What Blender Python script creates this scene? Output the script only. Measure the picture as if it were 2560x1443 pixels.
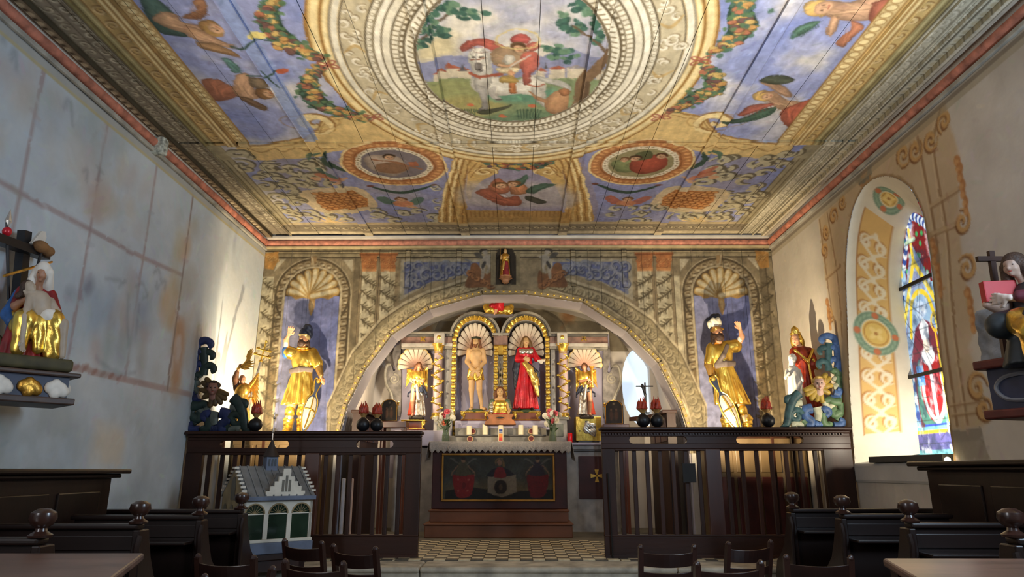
# Chapel interior with painted board ceiling, arch wall, high altar and carved statues
import bpy, math, random
import numpy as np
from mathutils import Vector, Matrix

for o in list(bpy.data.objects):
    bpy.data.objects.remove(o)
SC = bpy.context.scene
COL = SC.collection
RNG = np.random.default_rng(7)
random.seed(7)

# ------------------------------------------------------------------ camera
FPX, PITCH, YAW, CAMZ = 1707.0, math.radians(14.9), math.radians(0.436),1.33
cam_d = bpy.data.cameras.new('camera')
cam_d.sensor_width = 36.0
cam_d.lens = 36.0 * FPX / 2560.0
cam_d.clip_end = 100
cam = bpy.data.objects.new('camera', cam_d)
COL.objects.link(cam)
cam.location = (0,0, CAMZ)
cam.rotation_euler = (math.pi / 2 + PITCH,0, YAW)
SC.camera = cam

# ------------------------------------------------------------------ world, exposure
w = bpy.data.worlds.new('daylight')
SC.world = w
w.use_nodes = True
w.node_tree.nodes['Background'].inputs[0].default_value = (0.55,0.72,1.0,1)
w.node_tree.nodes['Background'].inputs[1].default_value = 1.6
SC.view_settings.view_transform = 'Standard'
SC.view_settings.look = 'None'
SC.view_settings.gamma = 1
SC.view_settings.use_curve_mapping = False
SC.view_settings.exposure = -0.12
SC.cycles.max_bounces = 6
SC.cycles.diffuse_bounces = 4
SC.cycles.glossy_bounces = 2
SC.cycles.transmission_bounces = 4

# ------------------------------------------------------------------ lights
WARM = (1.0,0.72,0.38)
WARM2 = (1.0,0.80,0.52)
WARM3 = (1.0,0.86,0.64)
COOL = (0.62,0.80,1.0)


def light(name, kind, loc, energy, color, target=None, size=0.1, size_y=None, spot=60, blend=0.5):
    d = bpy.data.lights.new(name, kind)
    d.energy = energy
    d.color = color
    if kind == 'AREA':
        d.size = size
        if size_y:
            d.shape = 'RECTANGLE'
            d.size_y = size_y
    else:
        d.shadow_soft_size = size
    if kind == 'SPOT':
        d.spot_size = math.radians(spot)
        d.spot_blend = blend
    o = bpy.data.objects.new(name, d)
    COL.objects.link(o)
    o.location = loc
    if target is not None:
        o.rotation_euler = (Vector(target) - Vector(loc)).to_track_quat('-Z', 'Y').to_euler()
    return o


# area lights standing for daylight from nave side windows outside the frame
light('daylight_right', 'AREA',(3.62,2.2,3.1),250, COOL,(-3.7,5.4,3.9),1.0,2.0)
light('daylight_left', 'AREA',(-3.62,0.2,2.9),125,(.94,.95,1.0),(3.7,5.0,3.5),1.0,2.0)
# warm uplights on the nave walls that wash the ceiling
light('uplight_right', 'SPOT',(2.9,2.6,1.9),720, WARM3,(0.9,5.2,4.67),0.12, spot=76, blend=0.9)
light('uplight_left', 'SPOT',(-2.6,2.6,1.9),520, WARM3,(-0.5,5.2,4.67),0.12, spot=74, blend=0.9)
# lamps behind the screen that light the knights and the corners
light('lamp_knight_west', 'SPOT',(-2.4,7.98,1.69),270, WARM2,(-3.25,9.5,2.85),0.025, spot=110, blend=0.6)
light('lamp_corner_west', 'SPOT',(-3.0,8.45,1.72),190, WARM2,(-3.65,9.3,3.0),0.025, spot=110, blend=0.7)
light('lamp_knight_east', 'SPOT',(2.3,7.98,1.69),310, WARM2,(3.25,9.5,2.85),0.025, spot=115, blend=0.6)
# spotlights on the nave walls aimed through the arch at the retable
light('spot_altar_west', 'SPOT',(-2.75,5.9,2.5),640, WARM2,(-0.3,11.3,2.95),0.04, spot=30, blend=0.4)
light('spot_altar_east', 'SPOT',(2.5,5.9,2.5),500, WARM2,(-0.3,11.3,2.95),0.04, spot=30, blend=0.4)
light('lamp_recess_west', 'POINT',(-1.75,10.75,2.65),34, WARM2, size=0.08)
light('lamp_recess_east', 'POINT',(1.4,10.75,2.75),26, WARM2, size=0.08)


# picture-to-place conversion used while laying out: a pixel of the 2560x1443 frame -> point at a given depth
_F = Matrix.Rotation(YAW,3, 'Z') @ Vector((0, math.cos(PITCH), math.sin(PITCH)))
_U = Matrix.Rotation(YAW,3, 'Z') @ Vector((0,-math.sin(PITCH), math.cos(PITCH)))
_R = Matrix.Rotation(YAW,3, 'Z') @ Vector((1,0,0))


def ray(u, v):
    return _F + _R * ((u - 1280) / FPX) + _U * ((721.5 - v) / FPX)


def atY(u, v, Y):
    d = ray(u, v)
    return Vector((0,0, CAMZ)) + d * (Y / d.y)


def atX(u, v, X):
    d = ray(u, v)
    return Vector((0,0, CAMZ)) + d * (X / d.x)


def atZ(u, v, Z):
    d = ray(u, v)
    return Vector((0,0, CAMZ)) + d * ((Z - CAMZ) / d.z)

# ================================================================== helpers
def lin(c):
    c = np.asarray(c, dtype=np.float64)
    return np.where(c <= 0.04045, c / 12.92,((c + 0.055) / 1.055) ** 2.4)


def rgb(r, g, b):
    return (r / 255.0, g / 255.0, b / 255.0)


_M = {}


def mat(name, color, rough=0.6, metal=0.0, var=0.12, scale=6.0, bump=0.0, bscale=None, stretch=None,
        emit=None, estr=0.0, trans=0.0, alpha=1.0, color2=None, coat=0.0, spec=0.5):
    """procedural Principled material: sRGB colour with noise variation and optional relief"""
    if name in _M:
        return _M[name]
    m = bpy.data.materials.new(name)
    m.use_nodes = True
    nt = m.node_tree
    b = nt.nodes['Principled BSDF']
    c = np.array(color, float)
    lo = lin(np.clip(c * (1 - var),0,1))
    hi = lin(np.clip((np.array(color2, float) if color2 is not None else c * (1 + var * 0.8)),0,1))
    tc = nt.nodes.new('ShaderNodeTexCoord')
    mp = nt.nodes.new('ShaderNodeMapping')
    if stretch:
        mp.inputs['Scale'].default_value = stretch
    nt.links.new(tc.outputs['Object'], mp.inputs['Vector'])
    n = nt.nodes.new('ShaderNodeTexNoise')
    n.inputs['Scale'].default_value = scale
    n.inputs['Detail'].default_value = 5
    nt.links.new(mp.outputs['Vector'], n.inputs['Vector'])
    r = nt.nodes.new('ShaderNodeValToRGB')
    r.color_ramp.elements[0].position = 0.3
    r.color_ramp.elements[1].position = 0.7
    r.color_ramp.elements[0].color = (*lo,1)
    r.color_ramp.elements[1].color = (*hi,1)
    nt.links.new(n.outputs['Fac'], r.inputs['Fac'])
    nt.links.new(r.outputs['Color'], b.inputs['Base Color'])
    b.inputs['Roughness'].default_value = rough
    b.inputs['Metallic'].default_value = metal
    b.inputs['Specular IOR Level'].default_value = spec
    if coat:
        b.inputs['Coat Weight'].default_value = coat
        b.inputs['Coat Roughness'].default_value = .28
    if trans:
        b.inputs['Transmission Weight'].default_value = trans
    if emit is not None:
        b.inputs['Emission Color'].default_value = (*lin(emit),1)
        b.inputs['Emission Strength'].default_value = estr
    if bump:
        n2 = nt.nodes.new('ShaderNodeTexNoise')
        n2.inputs['Scale'].default_value = bscale or scale * 4
        n2.inputs['Detail'].default_value = 4
        nt.links.new(mp.outputs['Vector'], n2.inputs['Vector'])
        bp = nt.nodes.new('ShaderNodeBump')
        bp.inputs['Strength'].default_value = bump
        bp.inputs['Distance'].default_value = 0.02
        nt.links.new(n2.outputs['Fac'], bp.inputs['Height'])
        nt.links.new(bp.outputs['Normal'], b.inputs['Normal'])
    _M[name] = m
    return m


def painted(name, rough=0.7, var=0.10, scale=9.0, bump=0.15, bscale=60, estr=0.0, metal=0.0):
    """material that shows paint laid on as a colour attribute, aged with noise"""
    if name in _M:
        return _M[name]
    m = bpy.data.materials.new(name)
    m.use_nodes = True
    nt = m.node_tree
    b = nt.nodes['Principled BSDF']
    at = nt.nodes.new('ShaderNodeAttribute')
    at.attribute_name = 'Col'
    tc = nt.nodes.new('ShaderNodeTexCoord')
    n = nt.nodes.new('ShaderNodeTexNoise')
    n.inputs['Scale'].default_value = scale
    n.inputs['Detail'].default_value = 8
    n.inputs['Roughness'].default_value = 0.65
    nt.links.new(tc.outputs['Object'], n.inputs['Vector'])
    mr = nt.nodes.new('ShaderNodeMapRange')
    mr.inputs['From Min'].default_value = 0.3
    mr.inputs['From Max'].default_value = 0.7
    mr.inputs['To Min'].default_value = 1 - var * 1.6
    mr.inputs['To Max'].default_value = 1 + var
    nt.links.new(n.outputs['Fac'], mr.inputs['Value'])
    mx = nt.nodes.new('ShaderNodeVectorMath')
    mx.operation = 'SCALE'
    nt.links.new(at.outputs['Color'], mx.inputs[0])
    nt.links.new(mr.outputs['Result'], mx.inputs['Scale'])
    nt.links.new(mx.outputs['Vector'], b.inputs['Base Color'])
    b.inputs['Roughness'].default_value = rough
    b.inputs['Metallic'].default_value = metal
    b.inputs['Specular IOR Level'].default_value = 0.3
    if estr:
        nt.links.new(at.outputs['Color'], b.inputs['Emission Color'])
        b.inputs['Emission Strength'].default_value = estr
    if bump:
        n2 = nt.nodes.new('ShaderNodeTexNoise')
        n2.inputs['Scale'].default_value = bscale
        nt.links.new(tc.outputs['Object'], n2.inputs['Vector'])
        bp = nt.nodes.new('ShaderNodeBump')
        bp.inputs['Strength'].default_value = bump
        bp.inputs['Distance'].default_value = 0.01
        nt.links.new(n2.outputs['Fac'], bp.inputs['Height'])
        nt.links.new(bp.outputs['Normal'], b.inputs['Normal'])
    _M[name] = m
    return m


def link(o, parent=None):
    COL.objects.link(o)
    if parent is not None:
        o.parent = parent
    return o


def tag(o, label=None, cat=None, group=None, kind=None):
    if label:
        o['label'] = label
    if cat:
        o['category'] = cat
    if group:
        o['group'] = group
    if kind:
        o['kind'] = kind
    return o


def empty(name, loc=(0,0,0), rz=0.0, label=None, cat=None, group=None, kind=None, scale=1.0):
    o = bpy.data.objects.new(name, None)
    COL.objects.link(o)
    o.location = loc
    o.rotation_euler = (0,0, rz)
    o.scale = (scale, scale, scale)
    o.empty_display_size = 0.05
    return tag(o, label, cat, group, kind)


def setmesh(me, V, F, smooth=False):
    """fast mesh fill; F is an (n,4) int array or a list of lists"""
    V = np.asarray(V, dtype=np.float32)
    if isinstance(F, np.ndarray) and F.ndim == 2:
        n, k = F.shape
        me.vertices.add(len(V))
        me.vertices.foreach_set('co', V.ravel())
        me.loops.add(n * k)
        me.polygons.add(n)
        me.loops.foreach_set('vertex_index', F.astype(np.int32).ravel())
        me.polygons.foreach_set('loop_start', np.arange(0, n * k, k, dtype=np.int32))
        me.polygons.foreach_set('loop_total', np.full(n, k, dtype=np.int32))
        me.update(calc_edges=True)
    else:
        me.from_pydata([tuple(map(float, v)) for v in V], [], [list(map(int, f)) for f in F])
    me.validate()
    if smooth:
        me.polygons.foreach_set('use_smooth', np.ones(len(me.polygons), dtype=bool))
    me.update()
    return me


class G:
    """collects boxes, turned shapes, tubes and prisms; build() links them as one mesh"""

    def __init__(s):
        s.v, s.f, s.sm = [], [], False

    def add(s, V, F):
        o = len(s.v)
        s.v += [tuple(map(float, p)) for p in V]
        s.f += [[i + o for i in q] for q in F]
        return s

    def box(s, x0, x1, y0, y1, z0, z1):
        V = [(x0, y0, z0),(x1, y0, z0),(x1, y1, z0),(x0, y1, z0),(x0, y0, z1),(x1, y0, z1),(x1, y1, z1),(x0, y1, z1)]
        return s.add(V, [[0,3,2,1], [4,5,6,7], [0,1,5,4], [1,2,6,5], [2,3,7,6], [3,0,4,7]])

    def bar(s, a, b, wx, wy, up=(0,0,1)):
        """rectangular bar from a to b"""
        a, b = Vector(a), Vector(b)
        d = (b - a).normalized()
        u = Vector(up)
        if abs(d.dot(u)) > 0.95:
            u = Vector((0,1,0))
        x = d.cross(u).normalized()
        y = x.cross(d).normalized()
        V = []
        for p in (a, b):
            for sx, sy in ((-1,-1),(1,-1),(1,1),(-1,1)):
                V.append(p + x * (wx / 2 * sx) + y * (wy / 2 * sy))
        return s.add(V, [[0,3,2,1], [4,5,6,7], [0,1,5,4], [1,2,6,5], [2,3,7,6], [3,0,4,7]])

    def lathe(s, prof, c=(0,0,0), n=16, sx=1.0, sy=1.0):
        V, F = [], []
        k = len(prof)
        for r, z in prof:
            for i in range(n):
                a = 2 * math.pi * i / n
                V.append((c[0] + r * sx * math.cos(a), c[1] + r * sy * math.sin(a), c[2] + z))
        for j in range(k - 1):
            for i in range(n):
                i2 = (i + 1) % n
                F.append([j * n + i, j * n + i2,(j + 1) * n + i2,(j + 1) * n + i])
        if prof[0][0] > 1e-6:
            F.append(list(range(n - 1,-1,-1)))
        if prof[-1][0] > 1e-6:
            F.append([(k - 1) * n + i for i in range(n)])
        return s.add(V, F)

    def tube(s, path, r, n=8, closed=False):
        P = [Vector(p) for p in path]
        m = len(P)
        R = r if isinstance(r,(list, tuple)) else [r] * m
        V, F = [], []
        ref = None
        for i, p in enumerate(P):
            if closed:
                t = P[(i + 1) % m] - P[i - 1]
            else:
                t = P[min(i + 1, m - 1)] - P[max(i - 1,0)]
            if t.length < 1e-9:
                t = Vector((0,0,1))
            t.normalize()
            if ref is None:
                ref = Vector((0,0,1)) if abs(t.z) < 0.9 else Vector((1,0,0))
            x = t.cross(ref)
            if x.length < 1e-6:
                x = t.orthogonal()
            x.normalize()
            y = x.cross(t).normalized()
            ref = y
            for k in range(n):
                a = 2 * math.pi * k / n
                V.append(p + (x * math.cos(a) + y * math.sin(a)) * R[i])
        mm = m if closed else m - 1
        for i in range(mm):
            j = (i + 1) % m
            for k in range(n):
                k2 = (k + 1) % n
                F.append([i * n + k, i * n + k2, j * n + k2, j * n + k])
        if not closed:
            F.append(list(range(n - 1,-1,-1)))
            F.append([(m - 1) * n + k for k in range(n)])
        return s.add(V, F)

    def ball(s, c, r, n=12, m=8):
        r = r if isinstance(r,(tuple, list)) else (r, r, r)
        V, F = [(c[0], c[1], c[2] - r[2])], []
        for j in range(1, m):
            t = -math.pi / 2 + math.pi * j / m
            for i in range(n):
                a = 2 * math.pi * i / n
                V.append((c[0] + r[0] * math.cos(t) * math.cos(a), c[1] + r[1] * math.cos(t) * math.sin(a), c[2] + r[2] * math.sin(t)))
        V.append((c[0], c[1], c[2] + r[2]))
        for i in range(n):
            F.append([0,1 + (i + 1) % n,1 + i])
            F.append([len(V) - 1,1 + (m - 2) * n + i,1 + (m - 2) * n + (i + 1) % n])
        for j in range(m - 2):
            for i in range(n):
                a, b = 1 + j * n + i,1 + j * n + (i + 1) % n
                F.append([a, b, b + n, a + n])
        return s.add(V, F)

    def prism(s, pts, d0, d1, axis='y'):
        """closed outline (a,b) extruded along axis: y -> (a,.,b), x -> (.,a,b), z -> (a,b,.)"""
        n = len(pts)
        mp = {'y': lambda a, b, d: (a, d, b), 'x': lambda a, b, d: (d, a, b), 'z': lambda a, b, d: (a, b, d)}[axis]
        V = [mp(a, b, d0) for a, b in pts] + [mp(a, b, d1) for a, b in pts]
        F = [list(range(n)), list(range(2 * n - 1, n - 1,-1))]
        for i in range(n):
            j = (i + 1) % n
            F.append([i, i + n, j + n, j])
        return s.add(V, F)

    def build(s, name, m, parent=None, smooth=False, bev=0.0, label=None, cat=None, group=None, kind=None, loc=None, rot=None, fix=False):
        me = bpy.data.meshes.new(name)
        me.from_pydata(s.v, [], s.f)
        me.validate()
        if fix:
            import bmesh
            bm = bmesh.new()
            bm.from_mesh(me)
            bmesh.ops.recalc_face_normals(bm, faces=bm.faces)
            bm.to_mesh(me)
            bm.free()
        if smooth:
            me.polygons.foreach_set('use_smooth', np.ones(len(me.polygons), dtype=bool))
            if hasattr(me, 'set_sharp_from_angle'):
                me.set_sharp_from_angle(angle=math.radians(40))
        me.materials.append(m)
        o = bpy.data.objects.new(name, me)
        link(o, parent)
        if loc is not None:
            o.location = loc
        if rot is not None:
            o.rotation_euler = rot
        if bev:
            b = o.modifiers.new('bevel', 'BEVEL')
            b.width = bev
            b.segments = 2
            b.limit_method = 'ANGLE'
            b.angle_limit = math.radians(50)
        return tag(o, label, cat, group, kind)


def mesh_obj(name, me, parent=None, loc=None, rot=None, **kw):
    o = bpy.data.objects.new(name, me)
    link(o, parent)
    if loc is not None:
        o.location = loc
    if rot is not None:
        o.rotation_euler = rot
    return tag(o, **kw)


def copy_tree(o, parent=None):
    c = o.copy()
    link(c)
    if parent is not None:
        c.parent = parent
    for ch in [x for x in bpy.data.objects if x.parent == o]:
        copy_tree(ch, c)
    return c


# ------------------------------------------------------------------ numpy paint canvas
def vnoise(shape_a, shape_b, A, B, scale, seed, octaves=4):
    """smooth value noise over plane coordinates,0..1"""
    out = np.zeros_like(A)
    amp, tot = 1.0,0.0
    rg = np.random.default_rng(seed)
    for o in range(octaves):
        T = rg.random((64,64))
        x, y = A * scale, B * scale
        xi, yi = np.floor(x).astype(int), np.floor(y).astype(int)
        fx, fy = x - xi, y - yi
        fx, fy = fx * fx * (3 - 2 * fx), fy * fy * (3 - 2 * fy)
        a = T[xi % 64, yi % 64] * (1 - fx) + T[(xi + 1) % 64, yi % 64] * fx
        b = T[xi % 64,(yi + 1) % 64] * (1 - fx) + T[(xi + 1) % 64,(yi + 1) % 64] * fx
        out += amp * (a * (1 - fy) + b * fy)
        tot += amp
        amp *= 0.5
        scale *= 2.03
    return out / tot


def smooth_path(pts, n=6, closed=False):
    """Catmull-Rom through points"""
    P = [np.array(p, float) for p in pts]
    m = len(P)
    out = []
    rngi = range(m) if closed else range(m - 1)
    for i in rngi:
        if closed:
            p0, p1, p2, p3 = P[i - 1], P[i], P[(i + 1) % m], P[(i + 2) % m]
        else:
            p0, p1, p2, p3 = P[max(i - 1,0)], P[i], P[i + 1], P[min(i + 2, m - 1)]
        for k in range(n):
            t = k / n
            out.append(0.5 * ((2 * p1) + (-p0 + p2) * t + (2 * p0 - 5 * p1 + 4 * p2 - p3) * t * t + (-p0 + 3 * p1 - 3 * p2 + p3) * t ** 3))
    if not closed:
        out.append(P[-1])
    return out


def spiral(c, r0, turns, a0, n=26, sgn=1, r1=0.12):
    out = []
    for i in range(n):
        t = i / (n - 1)
        r = r0 * ((1 - t) + r1 * t)
        a = a0 + sgn * turns * 2 * math.pi * t
        out.append((c[0] + r * math.cos(a), c[1] + r * math.sin(a)))
    return out


class Canvas:
    """paint in plane coordinates (metres); colours sRGB 0..1"""

    def __init__(s, a0, a1, b0, b1, step, base, stepb=None):
        s.na = int(round((a1 - a0) / step)) + 1
        s.nb = int(round((b1 - b0) / (stepb or step))) + 1
        s.a = np.linspace(a0, a1, s.na)
        s.b = np.linspace(b0, b1, s.nb)
        s.A, s.B = np.meshgrid(s.a, s.b, indexing='ij')
        s.px = (a1 - a0) / (s.na - 1)
        s.C = np.ones((s.na, s.nb,3)) * np.array(base)

    def win(s, lo_a, hi_a, lo_b, hi_b):
        i0, i1 = np.searchsorted(s.a, lo_a), np.searchsorted(s.a, hi_a)
        j0, j1 = np.searchsorted(s.b, lo_b), np.searchsorted(s.b, hi_b)
        return slice(max(i0 - 1,0), i1 + 1), slice(max(j0 - 1,0), j1 + 1)

    def put(s, W, mask, col):
        c = s.C[W]
        m = mask[..., None]
        col = np.asarray(col, float)
        s.C[W] = c * (1 - m) + col * m

    def poly(s, pts, col, al=1.0, soft=None, smooth=0, shade=0.0):
        if smooth:
            pts = smooth_path(pts, smooth, True)
        P = np.array([(p[0], p[1]) for p in pts], float)
        sf = s.px * 0.6 if soft is None else soft
        W = s.win(P[:,0].min() - sf, P[:,0].max() + sf, P[:,1].min() - sf, P[:,1].max() + sf)
        A, B = s.A[W], s.B[W]
        if A.size == 0:
            return
        ins = np.zeros(A.shape, bool)
        dist = np.full(A.shape,1e9)
        n = len(P)
        for i in range(n):
            x0, y0 = P[i]
            x1, y1 = P[(i + 1) % n]
            if y0 != y1:
                c = ((y0 > B) != (y1 > B)) & (A < (x1 - x0) * (B - y0) / (y1 - y0) + x0)
                ins ^= c
            dx, dy = x1 - x0, y1 - y0
            L = dx * dx + dy * dy
            if L > 0:
                t = np.clip(((A - x0) * dx + (B - y0) * dy) / L,0,1)
                dist = np.minimum(dist, np.hypot(A - x0 - t * dx, B - y0 - t * dy))
        sd = np.where(ins,-dist, dist)
        col = np.asarray(col, float)
        if shade:      # modelled like a painted body: darker contour, one lighter flank
            wdt = max(0.3 * min(np.ptp(P[:,0]), np.ptp(P[:,1])),1e-3)
            rim = np.exp(-np.clip(dist,0, None) / wdt)
            cx, cy = P[:,0].mean(), P[:,1].mean()
            lean = np.clip(((A - cx) * .6 - (B - cy) * .8) / (wdt * 4),-1,1)
            fac = 1.12 - shade * rim + shade * .45 * lean + .10 * (vnoise(None, None, A, B,14,5,2) - .5)
            col = np.clip(col * fac[..., None],0,1)
        s.put(W, np.clip(0.5 - sd / (2 * sf),0,1) * al, col)

    def folds(s, pts, col, n=4, al=.45):
        """brush lines along a painted limb or garment"""
        P = np.array([(p[0], p[1]) for p in pts], float)
        c = P.mean(0)
        u_, sv, vt = np.linalg.svd(P - c)
        d, e = vt[0], vt[1]
        L_ = np.ptp((P - c) @ d) * .36
        w_ = np.ptp((P - c) @ e) * .30
        for k in range(n):
            o = (k - (n - 1) / 2) / max(n - 1,1) * 2 * w_
            q = [c + e * o + d * t * L_ * (1 - .25 * abs(o) / (w_ + 1e-6)) + e * w_ * .35 * math.sin(2.2 * t + k) for t in np.linspace(-1,1,7)]
            f = .58 if k % 2 == 0 else 1.28
            s.stroke(q, max(w_ * .16,.006), np.clip(np.array(col) * f,0,1), al, taper=True, soft=.008)

    def face(s, c, r, ang=0.0, hair=(.47,.30,.16), skin=(.84,.64,.48)):
        """small painted head; ang = direction of the crown in plane coordinates"""
        ca, sa = math.cos(ang), math.sin(ang)
        t = lambda x, y: (c[0] + r * (x * sa + y * ca), c[1] + r * (-x * ca + y * sa))
        s.ell(t(0,.35), r * 1.05, r * .95, hair,1)
        s.ell(t(0,-.1), r * .78, r * .86, np.array(skin) * .82,1)
        s.ell(t(.08,-.1), r * .64, r * .74, skin,1)
        for x in (-.3,.3):
            s.ell(t(x,.02), r * .13, r * .09,(.20,.13,.09),.9)
        s.stroke([t(0,.05), t(.04,-.28)], r * .10, np.array(skin) * .7,.7)
        s.stroke([t(-.18,-.48), t(.18,-.48)], r * .12,(.62,.26,.2),.85)

    def stroke(s, pts, wd, col, al=1.0, smooth=0, soft=None, taper=False, closed=False):
        if smooth:
            pts = smooth_path(pts, smooth, closed)
        P = np.array([(p[0], p[1]) for p in pts], float)
        if closed:
            P = np.vstack([P, P[:1]])
        sf = s.px * 0.6 if soft is None else soft
        r = wd / 2
        W = s.win(P[:,0].min() - r - sf, P[:,0].max() + r + sf, P[:,1].min() - r - sf, P[:,1].max() + r + sf)
        A, B = s.A[W], s.B[W]
        if A.size == 0:
            return
        sd = np.full(A.shape,1e9)
        n = len(P) - 1
        for i in range(n):
            x0, y0 = P[i]
            dx, dy = P[i + 1] - P[i]
            L = dx * dx + dy * dy
            if L <= 0:
                continue
            t = np.clip(((A - x0) * dx + (B - y0) * dy) / L,0,1)
            rr = r
            if taper:
                u = (i + 0.5) / n
                rr = r * (1 - 0.75 * abs(2 * u - 1) ** 1.5)
            sd = np.minimum(sd, np.hypot(A - x0 - t * dx, B - y0 - t * dy) - rr)
        s.put(W, np.clip(0.5 - sd / (2 * sf),0,1) * al, col)

    def ell(s, c, ra, rb, col, al=1.0, rot=0.0, soft=None, ring=None):
        sf = s.px * 0.6 if soft is None else soft
        R = max(ra, rb) + sf + (ring or 0)
        W = s.win(c[0] - R, c[0] + R, c[1] - R, c[1] + R)
        A, B = s.A[W] - c[0], s.B[W] - c[1]
        if A.size == 0:
            return
        if rot:
            A, B = A * math.cos(rot) + B * math.sin(rot),-A * math.sin(rot) + B * math.cos(rot)
        q = np.sqrt((A / ra) ** 2 + (B / rb) ** 2) + 1e-9
        g = np.sqrt((A / ra ** 2) ** 2 + (B / rb ** 2) ** 2) + 1e-9
        sd = q * (q - 1) / g
        if ring:
            sd = np.abs(sd) - ring / 2
        s.put(W, np.clip(0.5 - sd / (2 * sf),0,1) * al, col)

    def rect(s, a0, a1, b0, b1, col, al=1.0):
        W = s.win(a0, a1, b0, b1)
        A, B = s.A[W], s.B[W]
        m = ((A >= a0) & (A <= a1) & (B >= b0) & (B <= b1)).astype(float)
        s.put(W, m * al, col)

    def mottle(s, col, scale, seed, lo=0.5, hi=0.75, al=1.0, region=None, octaves=4):
        W = s.win(*region) if region else (slice(None), slice(None))
        n = vnoise(None, None, s.A[W], s.B[W], scale, seed, octaves)
        k = np.clip((n - lo) / (hi - lo),0,1) * al
        if region:                       # fade out towards the region's edges
            fa, fb = (region[1] - region[0]) * .22,(region[3] - region[2]) * .22
            e = np.minimum(np.minimum(s.A[W] - region[0], region[1] - s.A[W]) / fa, np.minimum(s.B[W] - region[2], region[3] - s.B[W]) / fb)
            k = k * np.clip(e,0,1)
        s.put(W, k, col)

    def warp(s, amp, scale, seed):
        """hand-drawn unevenness: shift the paint by smooth noise"""
        n1 = vnoise(None, None, s.A, s.B, scale, seed,3) - .5
        n2 = vnoise(None, None, s.A, s.B, scale, seed + 1,3) - .5
        pb = s.b[1] - s.b[0]
        ia = np.clip(np.round((s.A + amp * n1 - s.a[0]) / s.px).astype(int),0, s.na - 1)
        ib = np.clip(np.round((s.B + amp * n2 - s.b[0]) / pb).astype(int),0, s.nb - 1)
        s.C = s.C[ia, ib]

    def dabs(s, n, seed, L=.05, wd=.014, jit=.16, al=.7):
        """brush dabs picked from the local colour"""
        rg_ = np.random.default_rng(seed)
        fld = vnoise(None, None, s.A, s.B,2.2, seed,2) * 9
        ii, jj = rg_.integers(0, s.na, n), rg_.integers(0, s.nb, n)
        for i, j, g, l in zip(ii, jj, rg_.normal(0,1, n), rg_.uniform(.5,1.3, n)):
            c = np.clip(s.C[i, j] * (1 + jit * g) + .02 * rg_.normal(0,1,3),0,1)
            s.ell((s.a[i], s.b[j]), L * l, wd * l, c, al, rot=fld[i, j], soft=.007)

    def colors(s, I=slice(None), J=slice(None)):
        return lin(np.clip(s.C[I, J],0,1))


def grid_mesh(name, cv, I, J, to3, m, parent=None, keep=None, skirt=None, ea=None, eb=None, **kw):
    """painted board: canvas nodes I x J become a quad grid coloured by attribute; skirt = (vector) adds board sides"""
    a, b = cv.a[I].copy(), cv.b[J].copy()
    if ea:                       # exact board edges
        a[0], a[-1] = ea
    if eb:
        b[0], b[-1] = eb
    na, nb = len(a), len(b)
    A, B = np.meshgrid(a, b, indexing='ij')
    V = to3(A.ravel(), B.ravel())
    idx = np.arange(na * nb).reshape(na, nb)
    F = np.stack([idx[:-1, :-1], idx[1:, :-1], idx[1:,1:], idx[:-1,1:]],-1).reshape(-1,4)
    if keep is not None:
        ca = (A[:-1, :-1] + A[1:,1:]) / 2
        cb = (B[:-1, :-1] + B[1:,1:]) / 2
        F = F[keep(ca.ravel(), cb.ravel())]
    Cc = cv.colors(I, J).reshape(-1,3)
    if skirt is not None:
        rim = np.concatenate([idx[:,0], idx[-1,1:], idx[-2::-1,-1], idx[0,-2:0:-1]])
        base = len(V)
        V = np.vstack([V, V[rim] + np.array(skirt)])
        n = len(rim)
        k = np.arange(n)
        F = np.vstack([F, np.stack([rim, rim[(k + 1) % n], base + (k + 1) % n, base + k],-1)])
        Cc = np.vstack([Cc, Cc[rim] * 0.6])
    used = np.zeros(len(V), bool)
    used[F.ravel()] = True
    new = np.cumsum(used) - 1
    V, Cc, F = V[used], Cc[used], new[F]
    me = bpy.data.meshes.new(name)
    setmesh(me, V, F)
    at = me.color_attributes.new('Col', 'FLOAT_COLOR', 'POINT')
    at.data.foreach_set('color', np.hstack([Cc, np.ones((len(Cc),1))]).astype(np.float32).ravel())
    me.materials.append(m)
    o = bpy.data.objects.new(name, me)
    link(o, parent)
    return tag(o, **kw)


# ------------------------------------------------------------------ carved (implicit) shapes
def Cp(a, b, ra, rb=None):
    """tapered capsule"""
    a, b = np.array(a, np.float32), np.array(b, np.float32)
    rb = ra if rb is None else rb
    R = max(ra, rb)
    d = b - a
    L = float(d @ d) + 1e-9

    def f(X, Y, Z):
        t = np.clip(((X - a[0]) * d[0] + (Y - a[1]) * d[1] + (Z - a[2]) * d[2]) / L,0,1)
        return np.sqrt((X - a[0] - t * d[0]) ** 2 + (Y - a[1] - t * d[1]) ** 2 + (Z - a[2] - t * d[2]) ** 2) - (ra + (rb - ra) * t)
    return (np.minimum(a, b) - R, np.maximum(a, b) + R, f)


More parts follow.
